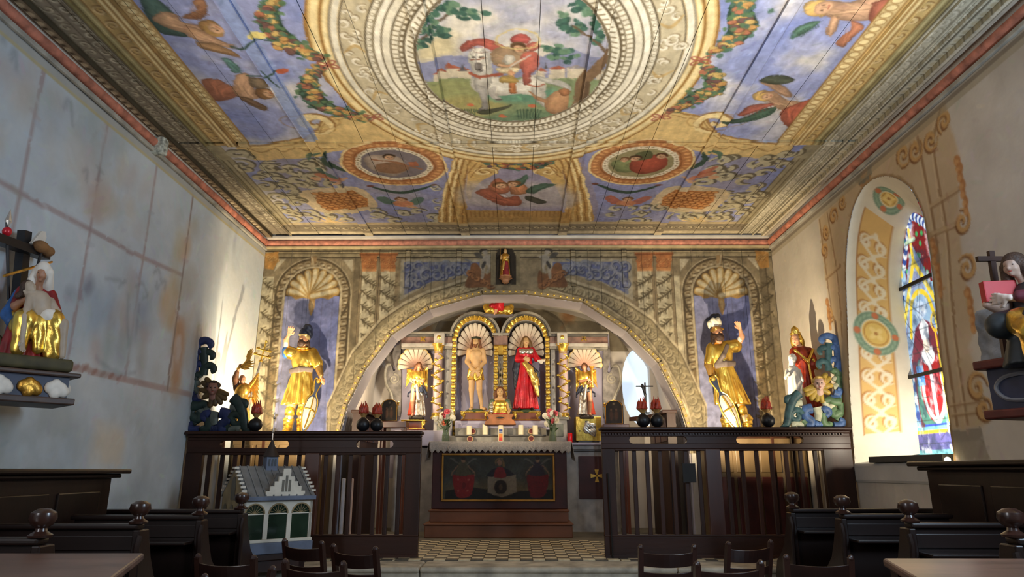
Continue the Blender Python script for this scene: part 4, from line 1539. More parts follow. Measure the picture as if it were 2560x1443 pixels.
win = empty('window_1', kind='structure', label='deep arched window recess with stained glass of a bishop')
grid_mesh('reveal', rv, slice(None), slice(None), to_reveal, painted('reveal_paint',.8,.05,4,.2,15), win)
G().add([(XR - .02,5.98,1.40),(XR - .02,7.84,1.40),(XG + .1,7.66,1.50),(XG + .1,6.05,1.50),(XR - .02,5.98,1.2),(XR - .02,7.84,1.2),(XG + .1,7.66,1.2),(XG + .1,6.05,1.2)], [[0,1,2,3], [0,4,5,1], [4,7,6,5], [1,5,6,2], [3,7,4,0]]).build('window_sill', WHITE, win, bev=.03)

# stained glass, painted on a fine sheet whose own glow stands in for daylight
sg = Canvas(6.05,7.40,1.48,4.14,.012, rgb(150,190,214))
sg.mottle(rgb(70,120,190),5,61,.4,.65,.9)
sg.mottle(rgb(60,150,150),6,62,.55,.7,.8)
sg.rect(6.05,7.66,3.25,4.14, rgb(120,24,32))
for k in range(40):
    sg.ell((rg.uniform(6.2,7.4), rg.uniform(3.3,4.0)),.03,.03, rgb(60,160,92),1)
for k in range(0, len(GLS)):
    p = (6.82 + (GLS[k][0] - 7.20) / .78, GLS[k][1])
    c = rgb(40,70,150) if k % 2 else rgb(226,236,244)
    sg.ell((p[0] + (.05 if p[0] < 6.8 else -.05), p[1] - (.03 if p[1] > 3.5 else 0)),.05,.05, c,1)
sg.poly([(6.25,2.3),(7.4,2.3),(7.3,3.0),(6.8,3.75),(6.35,3.0)], rgb(150,182,216),.9)
for a_ in (-1,1):
    sg.stroke([(6.82 + .52 * a_,2.8),(6.82,3.55)],.07, rgb(238,212,70),1)
    sg.stroke([(6.82 + .45 * a_,2.75),(6.82,3.4)],.04, rgb(140,150,190),1)
    sg.stroke([(6.82 + .6 * a_,1.8),(6.82 + .58 * a_,3.3)],.1, rgb(160,200,208),.9)
    sg.rect(6.8 + .52 * a_ - .04,6.8 + .52 * a_ + .04,3.2,3.6, rgb(196,206,226))
sg.stroke([(6.82,3.5),(6.82,3.9)],.06, rgb(240,210,60),1)
sg.stroke([(6.72,3.78),(6.92,3.78)],.05, rgb(200,230,190),1)
sg.ell((7.15,3.42),.1,.12, rgb(150,190,220),1)
sg.stroke([(7.15,3.45),(7.15,3.7)],.05, rgb(240,210,60),1)
sg.stroke([(6.5,2.75),(6.62,3.1),(6.82,3.2),(7.02,3.1),(7.14,2.75)],.06, rgb(236,206,50),1, smooth=5)
sg.ell((6.82,3.0),.1,.1, rgb(196,220,250),1)
sg.poly([(6.42,1.75),(7.22,1.75),(7.22,2.5),(7.02,2.82),(6.82,2.9),(6.62,2.82),(6.42,2.5)], rgb(110,40,60),1)
# bishop
sg.poly([(6.52,2.42),(6.7,2.5),(6.94,2.5),(7.12,2.42),(7.2,2.0),(7.1,1.78),(6.56,1.78),(6.46,2.0)], rgb(66,130,120),1, smooth=3)
sg.poly([(6.62,2.48),(7.02,2.48),(7.1,2.1),(6.96,1.84),(6.7,1.84),(6.58,2.1)], rgb(176,24,40),1, smooth=3)
sg.stroke([(6.82,2.5),(6.82,1.8)],.07, rgb(226,232,240),1)
sg.stroke([(6.6,2.3),(6.62,2.0),(6.82,1.82),(7.02,2.0),(7.04,2.3)],.06, rgb(206,226,226),1, smooth=5)
sg.ell((6.82,2.5),.15,.10, rgb(224,232,240),1)
sg.ell((6.82,2.62),.075,.09, rgb(240,226,210),1)
sg.poly([(6.74,2.68),(6.90,2.68),(6.93,2.82),(6.82,2.92),(6.71,2.82)], rgb(236,244,250),1)
sg.rect(6.98,7.14,2.2,2.42, rgb(96,160,230))
sg.stroke([(6.58,1.7),(6.58,2.75)],.035, rgb(230,190,50),1)
sg.ell((6.56,2.82),.08,.09, rgb(230,190,50),1, ring=.03)
sg.rect(6.5,7.14,1.66,1.8, rgb(40,70,190))
sg.rect(6.5,7.14,1.6,1.67, rgb(226,232,240))
sg.poly([(6.5,1.6),(7.1,1.6),(7.2,1.52),(6.4,1.52)], rgb(150,84,50),1)
sg.poly([(6.3,1.62),(6.45,1.95),(6.5,1.7),(6.42,1.55)], rgb(224,236,246),1)
sg.rect(6.1,7.62,1.80 - .26,1.60, rgb(200,190,60),.0)
PZ = [(1.48,1.52, rgb(120,200,200)),(1.52,1.56, rgb(220,200,60))]
for a, b, c in PZ:
    sg.rect(6.05,7.66, a, b, c)
# lower predella of coloured panes
sg.rect(6.05,7.66,1.48,1.70, rgb(86,84,150))
sg.rect(6.05,7.66,1.70,1.74, rgb(220,190,50))
sg.rect(6.05,7.66,1.74,1.77, rgb(110,190,200))
sg.rect(6.05,7.66,1.48,1.53, rgb(110,190,196))
sg.rect(7.35,7.66,1.48,2.3, rgb(120,180,180))
sg.rect(7.42,7.6,1.80,1.98, rgb(226,196,40))
sg.rect(7.42,7.6,1.48,1.56, rgb(226,196,40))
for k in range(18):   # lead lines
    sg.stroke([(rg.uniform(6.1,7.5), rg.uniform(1.5,4)),(rg.uniform(6.1,7.5), rg.uniform(1.5,4))],.010, rgb(30,34,40),.6)
for k in range(11):
    sg.stroke([(6.05,1.6 + .24 * k),(7.66,1.6 + .24 * k)],.009, rgb(30,34,40),.6)
sg.mottle(rgb(24,40,70),9,64,.52,.75,.55)
sg.mottle(rgb(240,246,250),11,65,.58,.78,.6)
GLASSM = painted('stained_glass', rough=.25, var=.25, scale=14, bump=.3, bscale=30, estr=.95)
grid_mesh('stained_glass', sg, slice(None), slice(None), lambda A, B: np.stack([np.full_like(A, XG - .01),7.20 + (A - 6.82) * .78, B],-1), GLASSM, win)
IRON = mat('wrought_iron', rgb(34,32,30),.6,.4)
for z in (2.32,3.30):
    G().box(XG - .05, XG - .025,6.6,7.62, z - .018, z + .018).build('glazing_bar', IRON, win)
G().box(XG, XG + .05,5.9,7.8,1.3,4.3).build('outer_pane', mat('outer_pane_glass', rgb(150,180,210),.4), win)

# ================================================================== cornice on three sides
REDM = mat('red_moulding', rgb(186,118,96),.7, var=.25, scale=9, bump=.3, bscale=20)
GRYM = mat('grey_moulding', rgb(168,164,152),.8, var=.15)
WHM = mat('cove_white', rgb(208,203,192),.85, var=.06)
corn = empty('trim_2', kind='structure', label='red half-round cornice moulding under a white cove')
for X, s in ((XL,1),(XR,-1)):
    g = G()
    prof = []
    for k in range(9):
        a = -math.pi / 2 + math.pi * k / 8
        prof.append((.012 + .05 * math.cos(a),4.56 + .045 * math.sin(a)))
    pts_ = [(X - s * .02,4.515)] + [(X + s * a, z) for a, z in prof] + [(X - s * .02,4.605)]
    V = [(x, y, z) for y in (-3.0, YB) for x, z in pts_]
    n = len(pts_)
    g.add(V, [[i, i + 1, n + i + 1, n + i] for i in range(n - 1)])
    g.build('red_roll', REDM, corn, smooth=True)
    G().box(min(X, X + s * .035), max(X, X + s * .035),-3.0, YB,4.455,4.50).build('grey_fillet', GRYM, corn, bev=.008)
    cv = [(X,4.605)] + [(X + s * (.12 - .12 * math.cos(t)),4.605 + .075 * math.sin(t)) for t in np.linspace(0, math.pi / 2,7)] + [(X + s * .14, ZC + .03),(X, ZC + .03)]
    V = [(x, y, z) for y in (-3.0, YB) for x, z in cv]
    n = len(cv)
    G().add(V, [[i, i + 1, n + i + 1, n + i] for i in range(n - 1)]).build('white_cove', WHM, corn, smooth=True)
    G().box(min(X - s * .05, X + s * .12), max(X - s * .05, X + s * .12),6.30,6.42,4.44,4.63).build('ribbon_binding', mat('ribbon_grey', rgb(170,172,160),.8, var=.35, scale=30), corn, bev=.03) if s > 0 else None
V = [(x, YB - a, z) for x in (XL, XR) for a, z in [(0,4.515)] + prof + [(0,4.605)]]
n = len(prof) + 2
G().add(V, [[i, i + 1, n + i + 1, n + i] for i in range(n - 1)]).build('red_roll', mat('red_moulding_rear', rgb(190,126,104),.7, var=.22, scale=14), corn, smooth=True)
G().box(XL, XR, YB - .09, YB,4.612,4.655).build('white_fillet', WHM, corn, bev=.01)
G().box(XL, XR, YB - .05, YB,4.478,4.512).build('grey_fillet', mat('tan_fillet', rgb(186,168,128),.8), corn, bev=.008)

# nave rear wall behind the camera
rear = G().box(XL - .3, XR + .3,-3.3,-3.0,0, ZC).build('wall_rear', WHITE, kind='structure', label='plain white rear wall of the nave')

# added unseen nave windows behind the daylight area lights, glowing panes on closed wall
for k,(X, s, yc, zc) in enumerate(((XR,-1,2.2,3.0),(XL,1,.2,2.9))):
    e = empty('window_%d' % (k + 3), kind='structure', label='added unseen nave window with glowing pane behind the area light')
    xa, xb = sorted((X, X + s * .02))
    G().box(xa, xb, yc - .55, yc + .55, zc - 1.1, zc + 1.1).build('window_pane', mat('added_glow_pane', rgb(200,220,245),.3, emit=rgb(200,222,250), estr=.8), e)
    for q in (-.58,0,.58):
        G().box(*sorted((X, X + s * .04)), yc + q - .03, yc + q + .03, zc - 1.13, zc + 1.13).build('window_frame', WHITE, e)
    for q in (-1.12,-.4,.4,1.12):
        G().box(*sorted((X, X + s * .04)), yc - .6, yc + .6, zc + q - .025, zc + q + .025).build('window_bar', WHITE, e)

# ================================================================== painted arch wall
def bk(u, v):
    p = atY(u, v, YB)
    return (p.x, p.z)


XC = -.012
bw = Canvas(XL, XR,1.55,4.50,.0115, rgb(150,132,98))
bw.mottle(rgb(168,150,114),1.5,81,.4,.7,.7)
bw.mottle(rgb(120,104,76),1.8,82,.55,.8,.6)
TN, TNL, TND = rgb(178,160,120), rgb(206,190,152), rgb(92,76,52)
CAP = rgb(190,112,56)
for a, b, c in ((617,625, rgb(172,154,112)),(625,628, rgb(60,50,36)),(628,632, rgb(180,162,120)),(632,634, rgb(90,78,54)),(634,641, rgb(170,154,116)),(641,646, rgb(84,72,52))):
    z1_, z0_ = bk(1290, a)[1], bk(1290, b)[1]
    bw.rect(XL, XR, z0_, z1_, c,.95)
ARCH = [(-2.437,1.80),(-2.348,2.208),(-2.13,2.686),(-1.781,3.182),(-1.257,3.555),(-.5,3.779),(.112,3.779),(.94,3.658),(1.554,3.235),(1.972,2.783),(2.237,2.183),(2.339,1.80)]
for s in (-1,1):
    def m(p):
        return (XC + s * -(p[0] - XC), p[1]) if s > 0 else p

    def L(*pts):
        return [m(bk(*p)) for p in pts]

    def w5(*pts):
        return [m(bk(640 + .36026 * x,580 + .36026 * y)) for x, y in pts]

    def w7(*pts):
        return [m(bk(660 + .14552 * x,590 + .14552 * y)) for x, y in pts]

    def w8(*pts):
        return [m(bk(880 + .13863 * x,600 + .13863 * y)) for x, y in pts]
    # niche ----------------------------------------------------------------
    c = L((781,737))[0]
    sc_ = 0.00577
    zb = 1.55
    dx = lambda k: c[0] + k * sc_
    bw.rect(*sorted((dx(-98), dx(98))), zb, c[1], TNL,.9)
    bw.ell(c,98 * sc_,98 * sc_, TNL,.9)
    bw.rect(*sorted((dx(-93), dx(93))), zb, c[1], rgb(134,112,76))
    bw.ell(c,93 * sc_,93 * sc_, rgb(134,112,76),1)
    # ornaments of the ring: rosettes between diagonal ribbons
    pathp = [(-82,-180 + 18 * k) for k in range(10)] + [(82 * math.cos(t),82 * math.sin(t)) for t in np.linspace(math.pi,0,15)] + [(82,-18 * k) for k in range(1,11)]
    for i,(a_, b_) in enumerate(pathp):
        q = (c[0] + a_ * sc_ * 1.0, c[1] + b_ * sc_)
        bw.ell(q,.055,.045, rgb(176,156,116),.95)
        bw.ell((q[0], q[1] + .012),.03,.014, rgb(120,96,62),.8)
        bw.ell((q[0] + .01, q[1] - .014),.022,.012, rgb(214,200,166),.9)
        bw.stroke([(q[0] - .06, q[1] - .065),(q[0] + .06, q[1] - .035)],.016, rgb(80,62,38),.8)
    for rr, cl in ((93, rgb(90,74,48)),(72, TNL)):
        bw.ell(c, rr * sc_, rr * sc_, cl,.95, ring=.03)
        for sg_ in (-1,1):
            bw.stroke([(dx(sg_ * rr), zb),(dx(sg_ * rr), c[1])],.03, cl,.95)
    bw.ell(c,69 * sc_,69 * sc_, rgb(98,78,50),1)
    bw.rect(*sorted((dx(-69), dx(69))), zb, c[1] - .02, rgb(122,134,206))
    bw.rect(*sorted((dx(-69), dx(-4))), zb, c[1] - .02, rgb(164,168,212),.7)
    for xx in (-22,26,52):
        bw.stroke([(dx(xx), zb),(dx(xx), c[1])],.012, rgb(100,104,150),.6)
    bw.mottle(rgb(182,178,204),2.2,90 + s,.5,.75,.5,(min(dx(-69), dx(69)), max(dx(-69), dx(69)), zb, c[1]))
    # shell
    sc0 = (c[0], c[1] - .02)
    bw.poly([(c[0] + a_ * sc_, c[1] + b_ * sc_) for a_, b_ in ((-67,4),(-50,-6),(-40,-12),(-24,-8),(0,-10),(24,-8),(40,-12),(52,-6),(67,4),(40,16),(-40,16))], rgb(196,150,74),1, smooth=4)
    tips = [(-62,10),(-54,32),(-38,49),(-17,62),(4,67),(26,61),(44,50),(57,32),(64,10)]
    for a_, b_ in tips:
        p = [(sc0[0], sc0[1]),(c[0] + a_ * .6 * sc_, c[1] + b_ * .6 * sc_),(c[0] + a_ * .92 * sc_, c[1] + b_ * .92 * sc_)]
        bw.stroke(p,.112, rgb(176,132,62),.95)
        bw.stroke(p,.088, rgb(212,180,112),1)
        bw.stroke([(p[0][0] - .006, p[0][1]), p[1],(p[2][0] - .008, p[2][1] + .008)],.052, rgb(232,216,172),1)
    bw.ell((c[0], c[1] - .09),.045,.03, rgb(196,148,74),1)
    bw.poly([(c[0] + a_ * sc_, c[1] + b_ * sc_) for a_, b_ in ((-5,-14),(5,-14),(8,-28),(4,-44),(0,-54),(-5,-44),(-8,-28))], rgb(206,158,88),1, smooth=3)
    bw.poly([(c[0] + a_ * sc_, c[1] + b_ * sc_) for a_, b_ in ((-3,-18),(3,-18),(4,-28),(1,-40),(-3,-30))], rgb(232,196,132),.9, smooth=3)
    # keystone of the niche, spandrel marbling, pier lines
    bw.poly(w7((790,340),(910,345),(895,490),(820,490)), rgb(160,128,84),1)
    bw.stroke(w7((825,345),(845,488)),.02, TNL,.9)
    for tri in (w7((1350,400),(1530,400),(1520,620)), w7((250,385),(390,385),(170,620))):
        bw.poly(tri, rgb(206,194,162),.95)
        bw.stroke(tri[:2],.015, TND,.7)
    bw.rect(*sorted((dx(100), dx(118))), zb, bk(1290,646)[1], rgb(128,112,82),.9)
    bw.stroke([(dx(118), zb),(dx(118),4.48)],.014, TND,.9)
    # outermost half column with capital
    bw.rect(*sorted((dx(-130), dx(-100))), zb, bk(1290,690)[1], rgb(206,194,158),.95)
    bw.poly(w7((20,300),(255,265),(235,330),(240,420),(160,580),(10,560)), rgb(200,140,62),1)
    for k in range(6):
        scroll(bw, w7((70 + 30 * k,360 + 30 * (k % 3)))[0],.03, k,1,1.1,.014, rgb(226,180,100), rgb(130,80,30),.004)

    def leafy(u0, u1, v, rev=1):
        a_, b_ = L((u0, v),(u1, v + 26))
        bw.stroke([a_,((a_[0] + b_[0]) / 2,(a_[1] + b_[1]) / 2 - .02), b_],.018, rgb(72,60,40),.9, smooth=4)
        for k in range(16):
            t = (k % 8 + .5) / 8
            q = (a_[0] + (b_[0] - a_[0]) * t, a_[1] + (b_[1] - a_[1]) * t)
            an = math.atan2(b_[1] - a_[1], b_[0] - a_[0]) + (1.0 if k < 8 else -1.0)
            ln_ = .062 + .018 * math.sin(k * 2.3 + v)
            an += .35 * math.sin(k * 1.7 + v)
            e = (q[0] + ln_ * math.cos(an), q[1] + ln_ * math.sin(an))
            bw.stroke([q, e],.015, [rgb(104,90,58), rgb(122,106,72), rgb(88,76,50)][k % 3],.9, taper=True)
    for v in range(700,1080,40):
        leafy(652,690, v)
    # pair of leafy columns
    for u0, u1, top in ((905,940,676),(952,988,678)):
        xa, xb = sorted((L((u0,700))[0][0], L((u1,700))[0][0]))
        bw.rect(xa - .05, xb + .05,1.55, bk(1290,646)[1], rgb(146,126,92),.95)
        bw.rect(xa, xb,1.55, bk(u0, top)[1], rgb(208,196,160))
        bw.rect(xb - .07, xb,1.55, bk(u0, top)[1], rgb(184,168,128),.6)
        bw.poly(L((u0 - 6,632),(u1 + 8,632),(u1 + 2,645),(u1 + 1,672),(u0,672),(u0 - 2,645)), CAP,1)
        bw.poly(L((u0 - 1,672),(u1 + 1,672),(u1,679),(u0,679)), rgb(214,140,76),1)
        bw.stroke(L((u0 - 5,637),(u1 + 6,637)),.02, rgb(140,70,28),.9)
        for k in range(7):
            scroll(bw, L((u0 + 3 + 5 * k,650 + 8 * (k % 3)))[0],.032, k * 1.3,1 if k % 2 else -1,1,.014, rgb(220,150,84), rgb(130,62,26),.004)
        for v in range(690,860,36):
            leafy(u0 - 2, u1 + 2, v)
    # blue scroll panel
    pan = w8((880,350),(2400,350),(2400,600),(1960,640),(1440,760),(1040,990),(860,1100))
    bw.poly(pan, rgb(176,166,140),1)
    pan = w8((940,405),(2300,400),(2300,590),(1960,620),(1440,745),(1060,930),(950,990))
    bw.poly(pan, rgb(98,108,158),1)
    for x, y, r_, sg_ in ((1010,480,.10,1),(1100,690,.11,-1),(1010,780,.09,1),(1180,480,.10,1),(1340,560,.14,-1),(1330,640,.10,1),(1500,470,.11,1),(1520,640,.10,-1),(1700,470,.11,-1),(1760,560,.12,1),(1850,470,.09,-1),(1930,560,.10,1),(2050,480,.11,-1),(2100,560,.08,1),(1200,800,.09,1),(1650,640,.07,1)):
        scroll(bw, w8((x, y))[0], r_, x * .01, sg_,1.2,.036, rgb(150,154,168), rgb(58,66,104),.008)
    bw.stroke(w8((960,960),(1050,700),(1300,480),(1600,420),(2000,470),(2300,560)),.05, rgb(140,144,160),.7, smooth=6)
    # ornament band following the arch
    o_l = w5((495,1450),(500,1200),(670,830),(870,600),(1030,492),(1190,415),(1440,335),(1640,300))
    i_l = [m(p) for p in ARCH[:6]]
    bw.poly(o_l + [m((-.35,3.9)), m((-.35,3.80))] + i_l[::-1], rgb(152,136,98),1)
    bw.stroke(o_l,.04, TNL,.95)
    bw.stroke([(p[0], p[1] - .035) for p in o_l],.015, TND,.8)
    mid = smooth_path([((a_[0] + b_[0]) / 2,(a_[1] + b_[1]) / 2 + .01) for a_, b_ in zip(o_l[1:7], i_l)],6)
    for k, p in enumerate(mid):
        an = k * .9
        scroll(bw, p,.085, an,1 if k % 2 else -1,1.2,.028, rgb(192,176,134), rgb(92,78,52),.006)
        bw.stroke([(p[0] - .1, p[1] - .04),(p[0], p[1] + .05),(p[0] + .1, p[1] + .02)],.022, rgb(182,166,126),.8, smooth=4)
    bw.stroke([(p[0], p[1] + .10) for p in i_l],.02, TND,.8)
    bw.stroke([(p[0], p[1] + .075) for p in i_l],.02, TNL,.8)
    # putto on orange clouds beside the central niche
    W8 = lambda *p: [m(bk(1160 + .13857 * x,600 + .1386 * y)) for x, y in p]
    bw.poly(W8((20,780),(100,600),(130,440),(230,420),(330,560),(420,620),(530,560),(540,820),(300,850),(60,860)), rgb(136,86,48),1, smooth=4)
    for k in range(22):
        q = W8((90 + (k * 67) % 420,580 + (k * 41) % 250))[0]
        scroll(bw, q,.05, k,1 if k % 2 else -1,1.1,.026, rgb(182,118,66), rgb(92,52,26),.006)
    for pl, cl in (([(320,330),(400,270),(470,270),(480,360),(470,440),(380,440)], rgb(168,160,148)),
                   ([(300,460),(370,450),(370,600),(345,700),(305,690),(310,560)], rgb(172,160,142)),
                   ([(420,440),(480,440),(470,520),(420,600),(395,590),(430,500)], rgb(176,166,150)),
                   ([(330,200),(400,170),(430,230),(410,270),(350,250)], rgb(180,170,154)),
                   ([(280,190),(330,150),(400,150),(420,180),(340,195),(300,240)], rgb(58,52,46)),
                   ([(180,230),(280,230),(340,300),(330,340),(230,310)], rgb(84,80,74)),
                   ([(470,270),(540,300),(560,290),(500,330)], rgb(168,160,148)),
                   ([(310,470),(370,380),(400,420),(340,520)], rgb(62,60,58))):
        bw.poly(W8(*pl), cl,.95, smooth=3)
# dark painted recess around the little niche
bw.poly([bk(1238,712), bk(1238,640), bk(1246,622), bk(1262,616), bk(1280,620), bk(1290,640), bk(1291,712)], rgb(52,42,28),1, smooth=0)
bw.rect(bk(1228,700)[0], bk(1238,700)[0], bk(1230,714)[1], bk(1230,630)[1], rgb(140,126,92))
bw.rect(bk(1291,700)[0], bk(1300,700)[0], bk(1230,714)[1], bk(1230,630)[1], rgb(140,126,92))

bw.warp(.018,8.0,411)
bw.dabs(4500,412,.022,.007,.12,.4)
lum = bw.C @ np.array([.3,.59,.11])
bw.C = bw.C * .80 + (lum[..., None] * np.array([1.03,1.0,.92])) * .20
br = vnoise(None, None, bw.A, bw.B,16,311,4)
bw.C = np.clip(bw.C * (.66 + .34 * br[..., None]),0,1)
PAINT_B = painted('arch_wall_paint', rough=.6, var=.16, scale=8, bump=.12, bscale=50)
LILAC = mat('lilac_plaster', rgb(192,186,194),.85, var=.05, scale=2, bump=.2, bscale=12)
# masonry of the arch with soffit
g = G()
pts_ = [(XL - .3,0)] + ARCH + [(XR + .3,0)]
top_ = ZC + .03


def archbox(x0, z0, x1, z1, y0, y1):
    g.add([(x0, y0, z0),(x1, y0, z1),(x1, y0, top_),(x0, y0, top_),(x0, y1, z0),(x1, y1, z1),(x1, y1, top_),(x0, y1, top_)],
          [[0,1,2,3], [7,6,5,4], [0,4,5,1], [1,5,6,2], [3,2,6,7], [0,3,7,4]])


archbox(XL - .3,0,-2.437,0, YB + .03,10.04)
for p, q in zip(ARCH[:-1], ARCH[1:]):
    archbox(p[0], p[1], q[0], q[1], YB + .03,10.04)
archbox(2.339,0, XR + .3,0, YB + .03,10.04)
wb = g.build('wall_back', LILAC, kind='structure', label='arch wall of painted boards with shell niches and leafy columns')
us = [724,772,851,898,946,975,1022,1078,1111,1150,1226]
xs = sorted([XL] + [bk(u,700)[0] for u in us] + [2 * XC - bk(u,700)[0] for u in us] + [XR])
ARCHP = ARCH + [(2.339,1.0),(-2.437,1.0)]
for a, b in zip(xs[:-1], xs[1:]):
    if b - a < .03:
        continue
    I = slice(max(np.searchsorted(bw.a, a) - 1,0), np.searchsorted(bw.a, b) + 1)
    dy = RNG.uniform(0,.006)
    grid_mesh('wall_board', bw, I, slice(None), lambda A, B, dy=dy: np.stack([A, np.full_like(A, YB + dy), B],-1), PAINT_B, wb, keep=lambda A, B: ~inside(ARCHP, A, B), ea=(a + .0015, b - .0015))
G().box(XL,-2.46, YB - .002, YB + .03,0,1.55).build('wall_foot', WHITE, wb)
G().box(2.36, XR, YB - .002, YB + .03,0,1.55).build('wall_foot', WHITE, wb)
for u0, u1 in ((1015,1028),(1142,1156)):
    for s in (-1,1):
        a, b = bk(u0,640)[0], bk(u1,640)[0]
        if s > 0:
            a, b = 2 * XC - b,2 * XC - a
        zlo = 3.80 if u0 < 1100 else 3.86
        zlo = {1015: 3.62 + .25,1142: 3.80 + .1}[u0]
        I = slice(np.searchsorted(bw.a, a), np.searchsorted(bw.a, b))
        J = slice(np.searchsorted(bw.b, zlo), np.searchsorted(bw.b,4.47))
        grid_mesh('wall_batten', bw, I, J, lambda A, B: np.stack([A, np.full_like(A, YB - .02), B],-1), PAINT_B, wb, skirt=(0,.025,0))
# timber edge of the arch with gilt studs
EDGE = mat('arch_edge_paint', rgb(142,126,92),.7, var=.18, scale=12)
STUD = mat('gilt_stud', rgb(226,190,90),.35,.55, var=.1)
sb = G().ball((0,0,0),(.017,.012,.017),8,6).build('gilt_stud', STUD, wb, smooth=True)
stud_me = sb.data
bpy.data.objects.remove(sb)
for p, q in zip(ARCH[:-1], ARCH[1:]):
    p_, q_ = Vector((p[0], YB - .012, p[1])), Vector((q[0], YB - .012, q[1]))
    nrm = Vector((-(q_ - p_).z,0,(q_ - p_).x)).normalized()
    G().bar(p_ + nrm * .035, q_ + nrm * .035,.055,.07, up=(0,1,0)).build('arch_edge_strip', EDGE, wb, bev=.008)
    n = max(int((q_ - p_).length / .085),1)
    for k in range(n):
        mesh_obj('gilt_stud', stud_me, wb, loc=p_.lerp(q_,(k + .5) / n) + nrm * .035 + Vector((0,-.036,0)))

# ================================================================== apse behind the arch
AX0, AX1, AY = -2.46,2.40,11.75
APW = mat('apse_plaster', rgb(206,200,194),.85, var=.05, scale=2, bump=.2, bscale=12)
ap = G().box(AX0 - .2, AX0,10.04, AY + .2,0,4.4).build('wall_apse_left', APW, kind='structure', label='white side wall of the altar recess, left')
ap2 = G().box(AX1, AX1 + .2,10.04, AY + .2,0,4.4).build('wall_apse_right', APW, kind='structure', label='white side wall of the altar recess, right')
# rear apse wall with the small window to the right of the altar
wx0, wx1, wz0, wz1 = 1.80,2.28,2.05,3.40
g = G()
g.box(AX0, wx0, AY, AY + .2,0,4.4)
g.box(wx1, AX1, AY, AY + .2,0,4.4)
g.box(wx0, wx1, AY, AY + .2,0, wz0)
g.box(wx0, wx1, AY, AY + .2, wz1,4.4)
# oval corners of the opening
for (cx_, sx_) in ((wx0,1),(wx1,-1)):
    if sx_ < 0:
        continue
    for (cz_, sz_) in ((wz0,1),(wz1,-1)):
        cv = [(cx_, cz_)] + [(cx_ + sx_ * .34 * (1 - math.sin(t)), cz_ + sz_ * .6 * (1 - math.cos(t))) for t in np.linspace(0, math.pi / 2,9)]
        g.prism(cv, AY, AY + .2, 'y')
g.build('wall_apse_back', APW, kind='structure', label='white rear wall of the altar recess with a small daylight window')
w2 = empty('window_2', kind='structure', label='small bright window right of the altar')
G().box(wx0 - .05, wx1 + .05, AY + .19, AY + .2, wz0 - .05, wz1 + .05).build('window_pane', mat('sky_pane', rgb(214,232,250),.3, var=.06, scale=2, emit=rgb(206,228,252), estr=.9), w2)
# barrel vault of the apse
V, F = [], []
n = 16
for k in range(n + 1):
    a = math.pi * k / n
    for y in (10.04, AY + .2):
        V.append((-.03 + 2.43 * math.cos(a), y,2.62 + 1.45 * math.sin(a)))
for k in range(n):
    F.append([2 * k,2 * k + 1,2 * k + 3,2 * k + 2])
G().add(V, F).build('ceiling_apse', APW, kind='structure', label='vault of the altar recess', smooth=True)

# ================================================================== materials for the furnishing
GOLD = mat('gilding', rgb(240,190,88),.28,.9, var=.18, scale=9, bump=.12, bscale=40)
GOLDD = mat('old_gilding', rgb(196,146,60),.38,.75, var=.25, scale=12, bump=.15, bscale=40)
SILV = mat('silvering', rgb(206,200,190),.3,.85, var=.15, scale=10, bump=.1)
FLESH = mat('painted_flesh', rgb(214,158,120),.5, var=.07, scale=8)
FLESHP = mat('pale_flesh', rgb(206,168,118),.5, var=.08, scale=8)
FLESHD = mat('dim_flesh', rgb(170,122,92),.5, var=.08, scale=8)
HAIR = mat('dark_hair', rgb(62,42,30),.6, var=.25, scale=25, bump=.4, bscale=60)
HAIRB = mat('brown_hair', rgb(110,66,36),.6, var=.25, scale=25, bump=.4, bscale=60)
REDR = mat('red_lacquer', rgb(190,24,40),.32,.15, var=.2, scale=9, bump=.2, bscale=14)
REDD = mat('deep_red', rgb(128,26,28),.5, var=.25, scale=8)
NAVY = mat('navy_paint', rgb(30,38,58),.45, var=.25, scale=8)
BLUE = mat('blue_paint', rgb(48,96,160),.5, var=.2, scale=8)
GREEN = mat('green_ground', rgb(64,78,52),.7, var=.25)
WHT = mat('white_paint', rgb(224,218,206),.6, var=.08)
BLACK = mat('black_iron_ball', rgb(20,20,24),.42, var=.2)
MARB = mat('grey_marble', rgb(140,136,126),.45, var=.25, scale=5, bump=.05)
MARBL = mat('light_marble', rgb(176,172,166),.45, var=.14, scale=6)
MARBD = mat('dark_marble', rgb(84,82,80),.4, var=.2, scale=6)
REDMB = mat('red_marble', rgb(136,106,96),.45, var=.25, scale=9)
LILP = mat('lilac_panel', rgb(158,154,178),.7, var=.06, scale=2)
MAHO = mat('mahogany', rgb(112,56,30),.35, var=.22, scale=6, stretch=(1,1,.15), coat=.3)
WOODL = mat('carved_lime_wood', rgb(176,112,66),.5, var=.2, scale=7)
OXB = mat('oxblood_wood', rgb(62,24,22),.5, var=.2, scale=4)
STEPW = mat('altar_step_wood', rgb(112,66,38),.5, var=.2, scale=4, stretch=(.2,1,1))

RY = 11.3


def rp(u, v, Y=RY):
    p = atY(u, v, Y)
    return (p.x, p.z)


# ================================================================== altar retable
ret = empty('altar_retable',(0,0,0), label='grey marble and lilac altar retable with gilded columns and shell niches', cat='altarpiece')
x0, x1 = rp(986,900,11.55)[0], rp(1524,900,11.55)[0]
G().box(x0, x1,11.5,11.6,1.2,3.62).build('back_panel', LILP, ret)
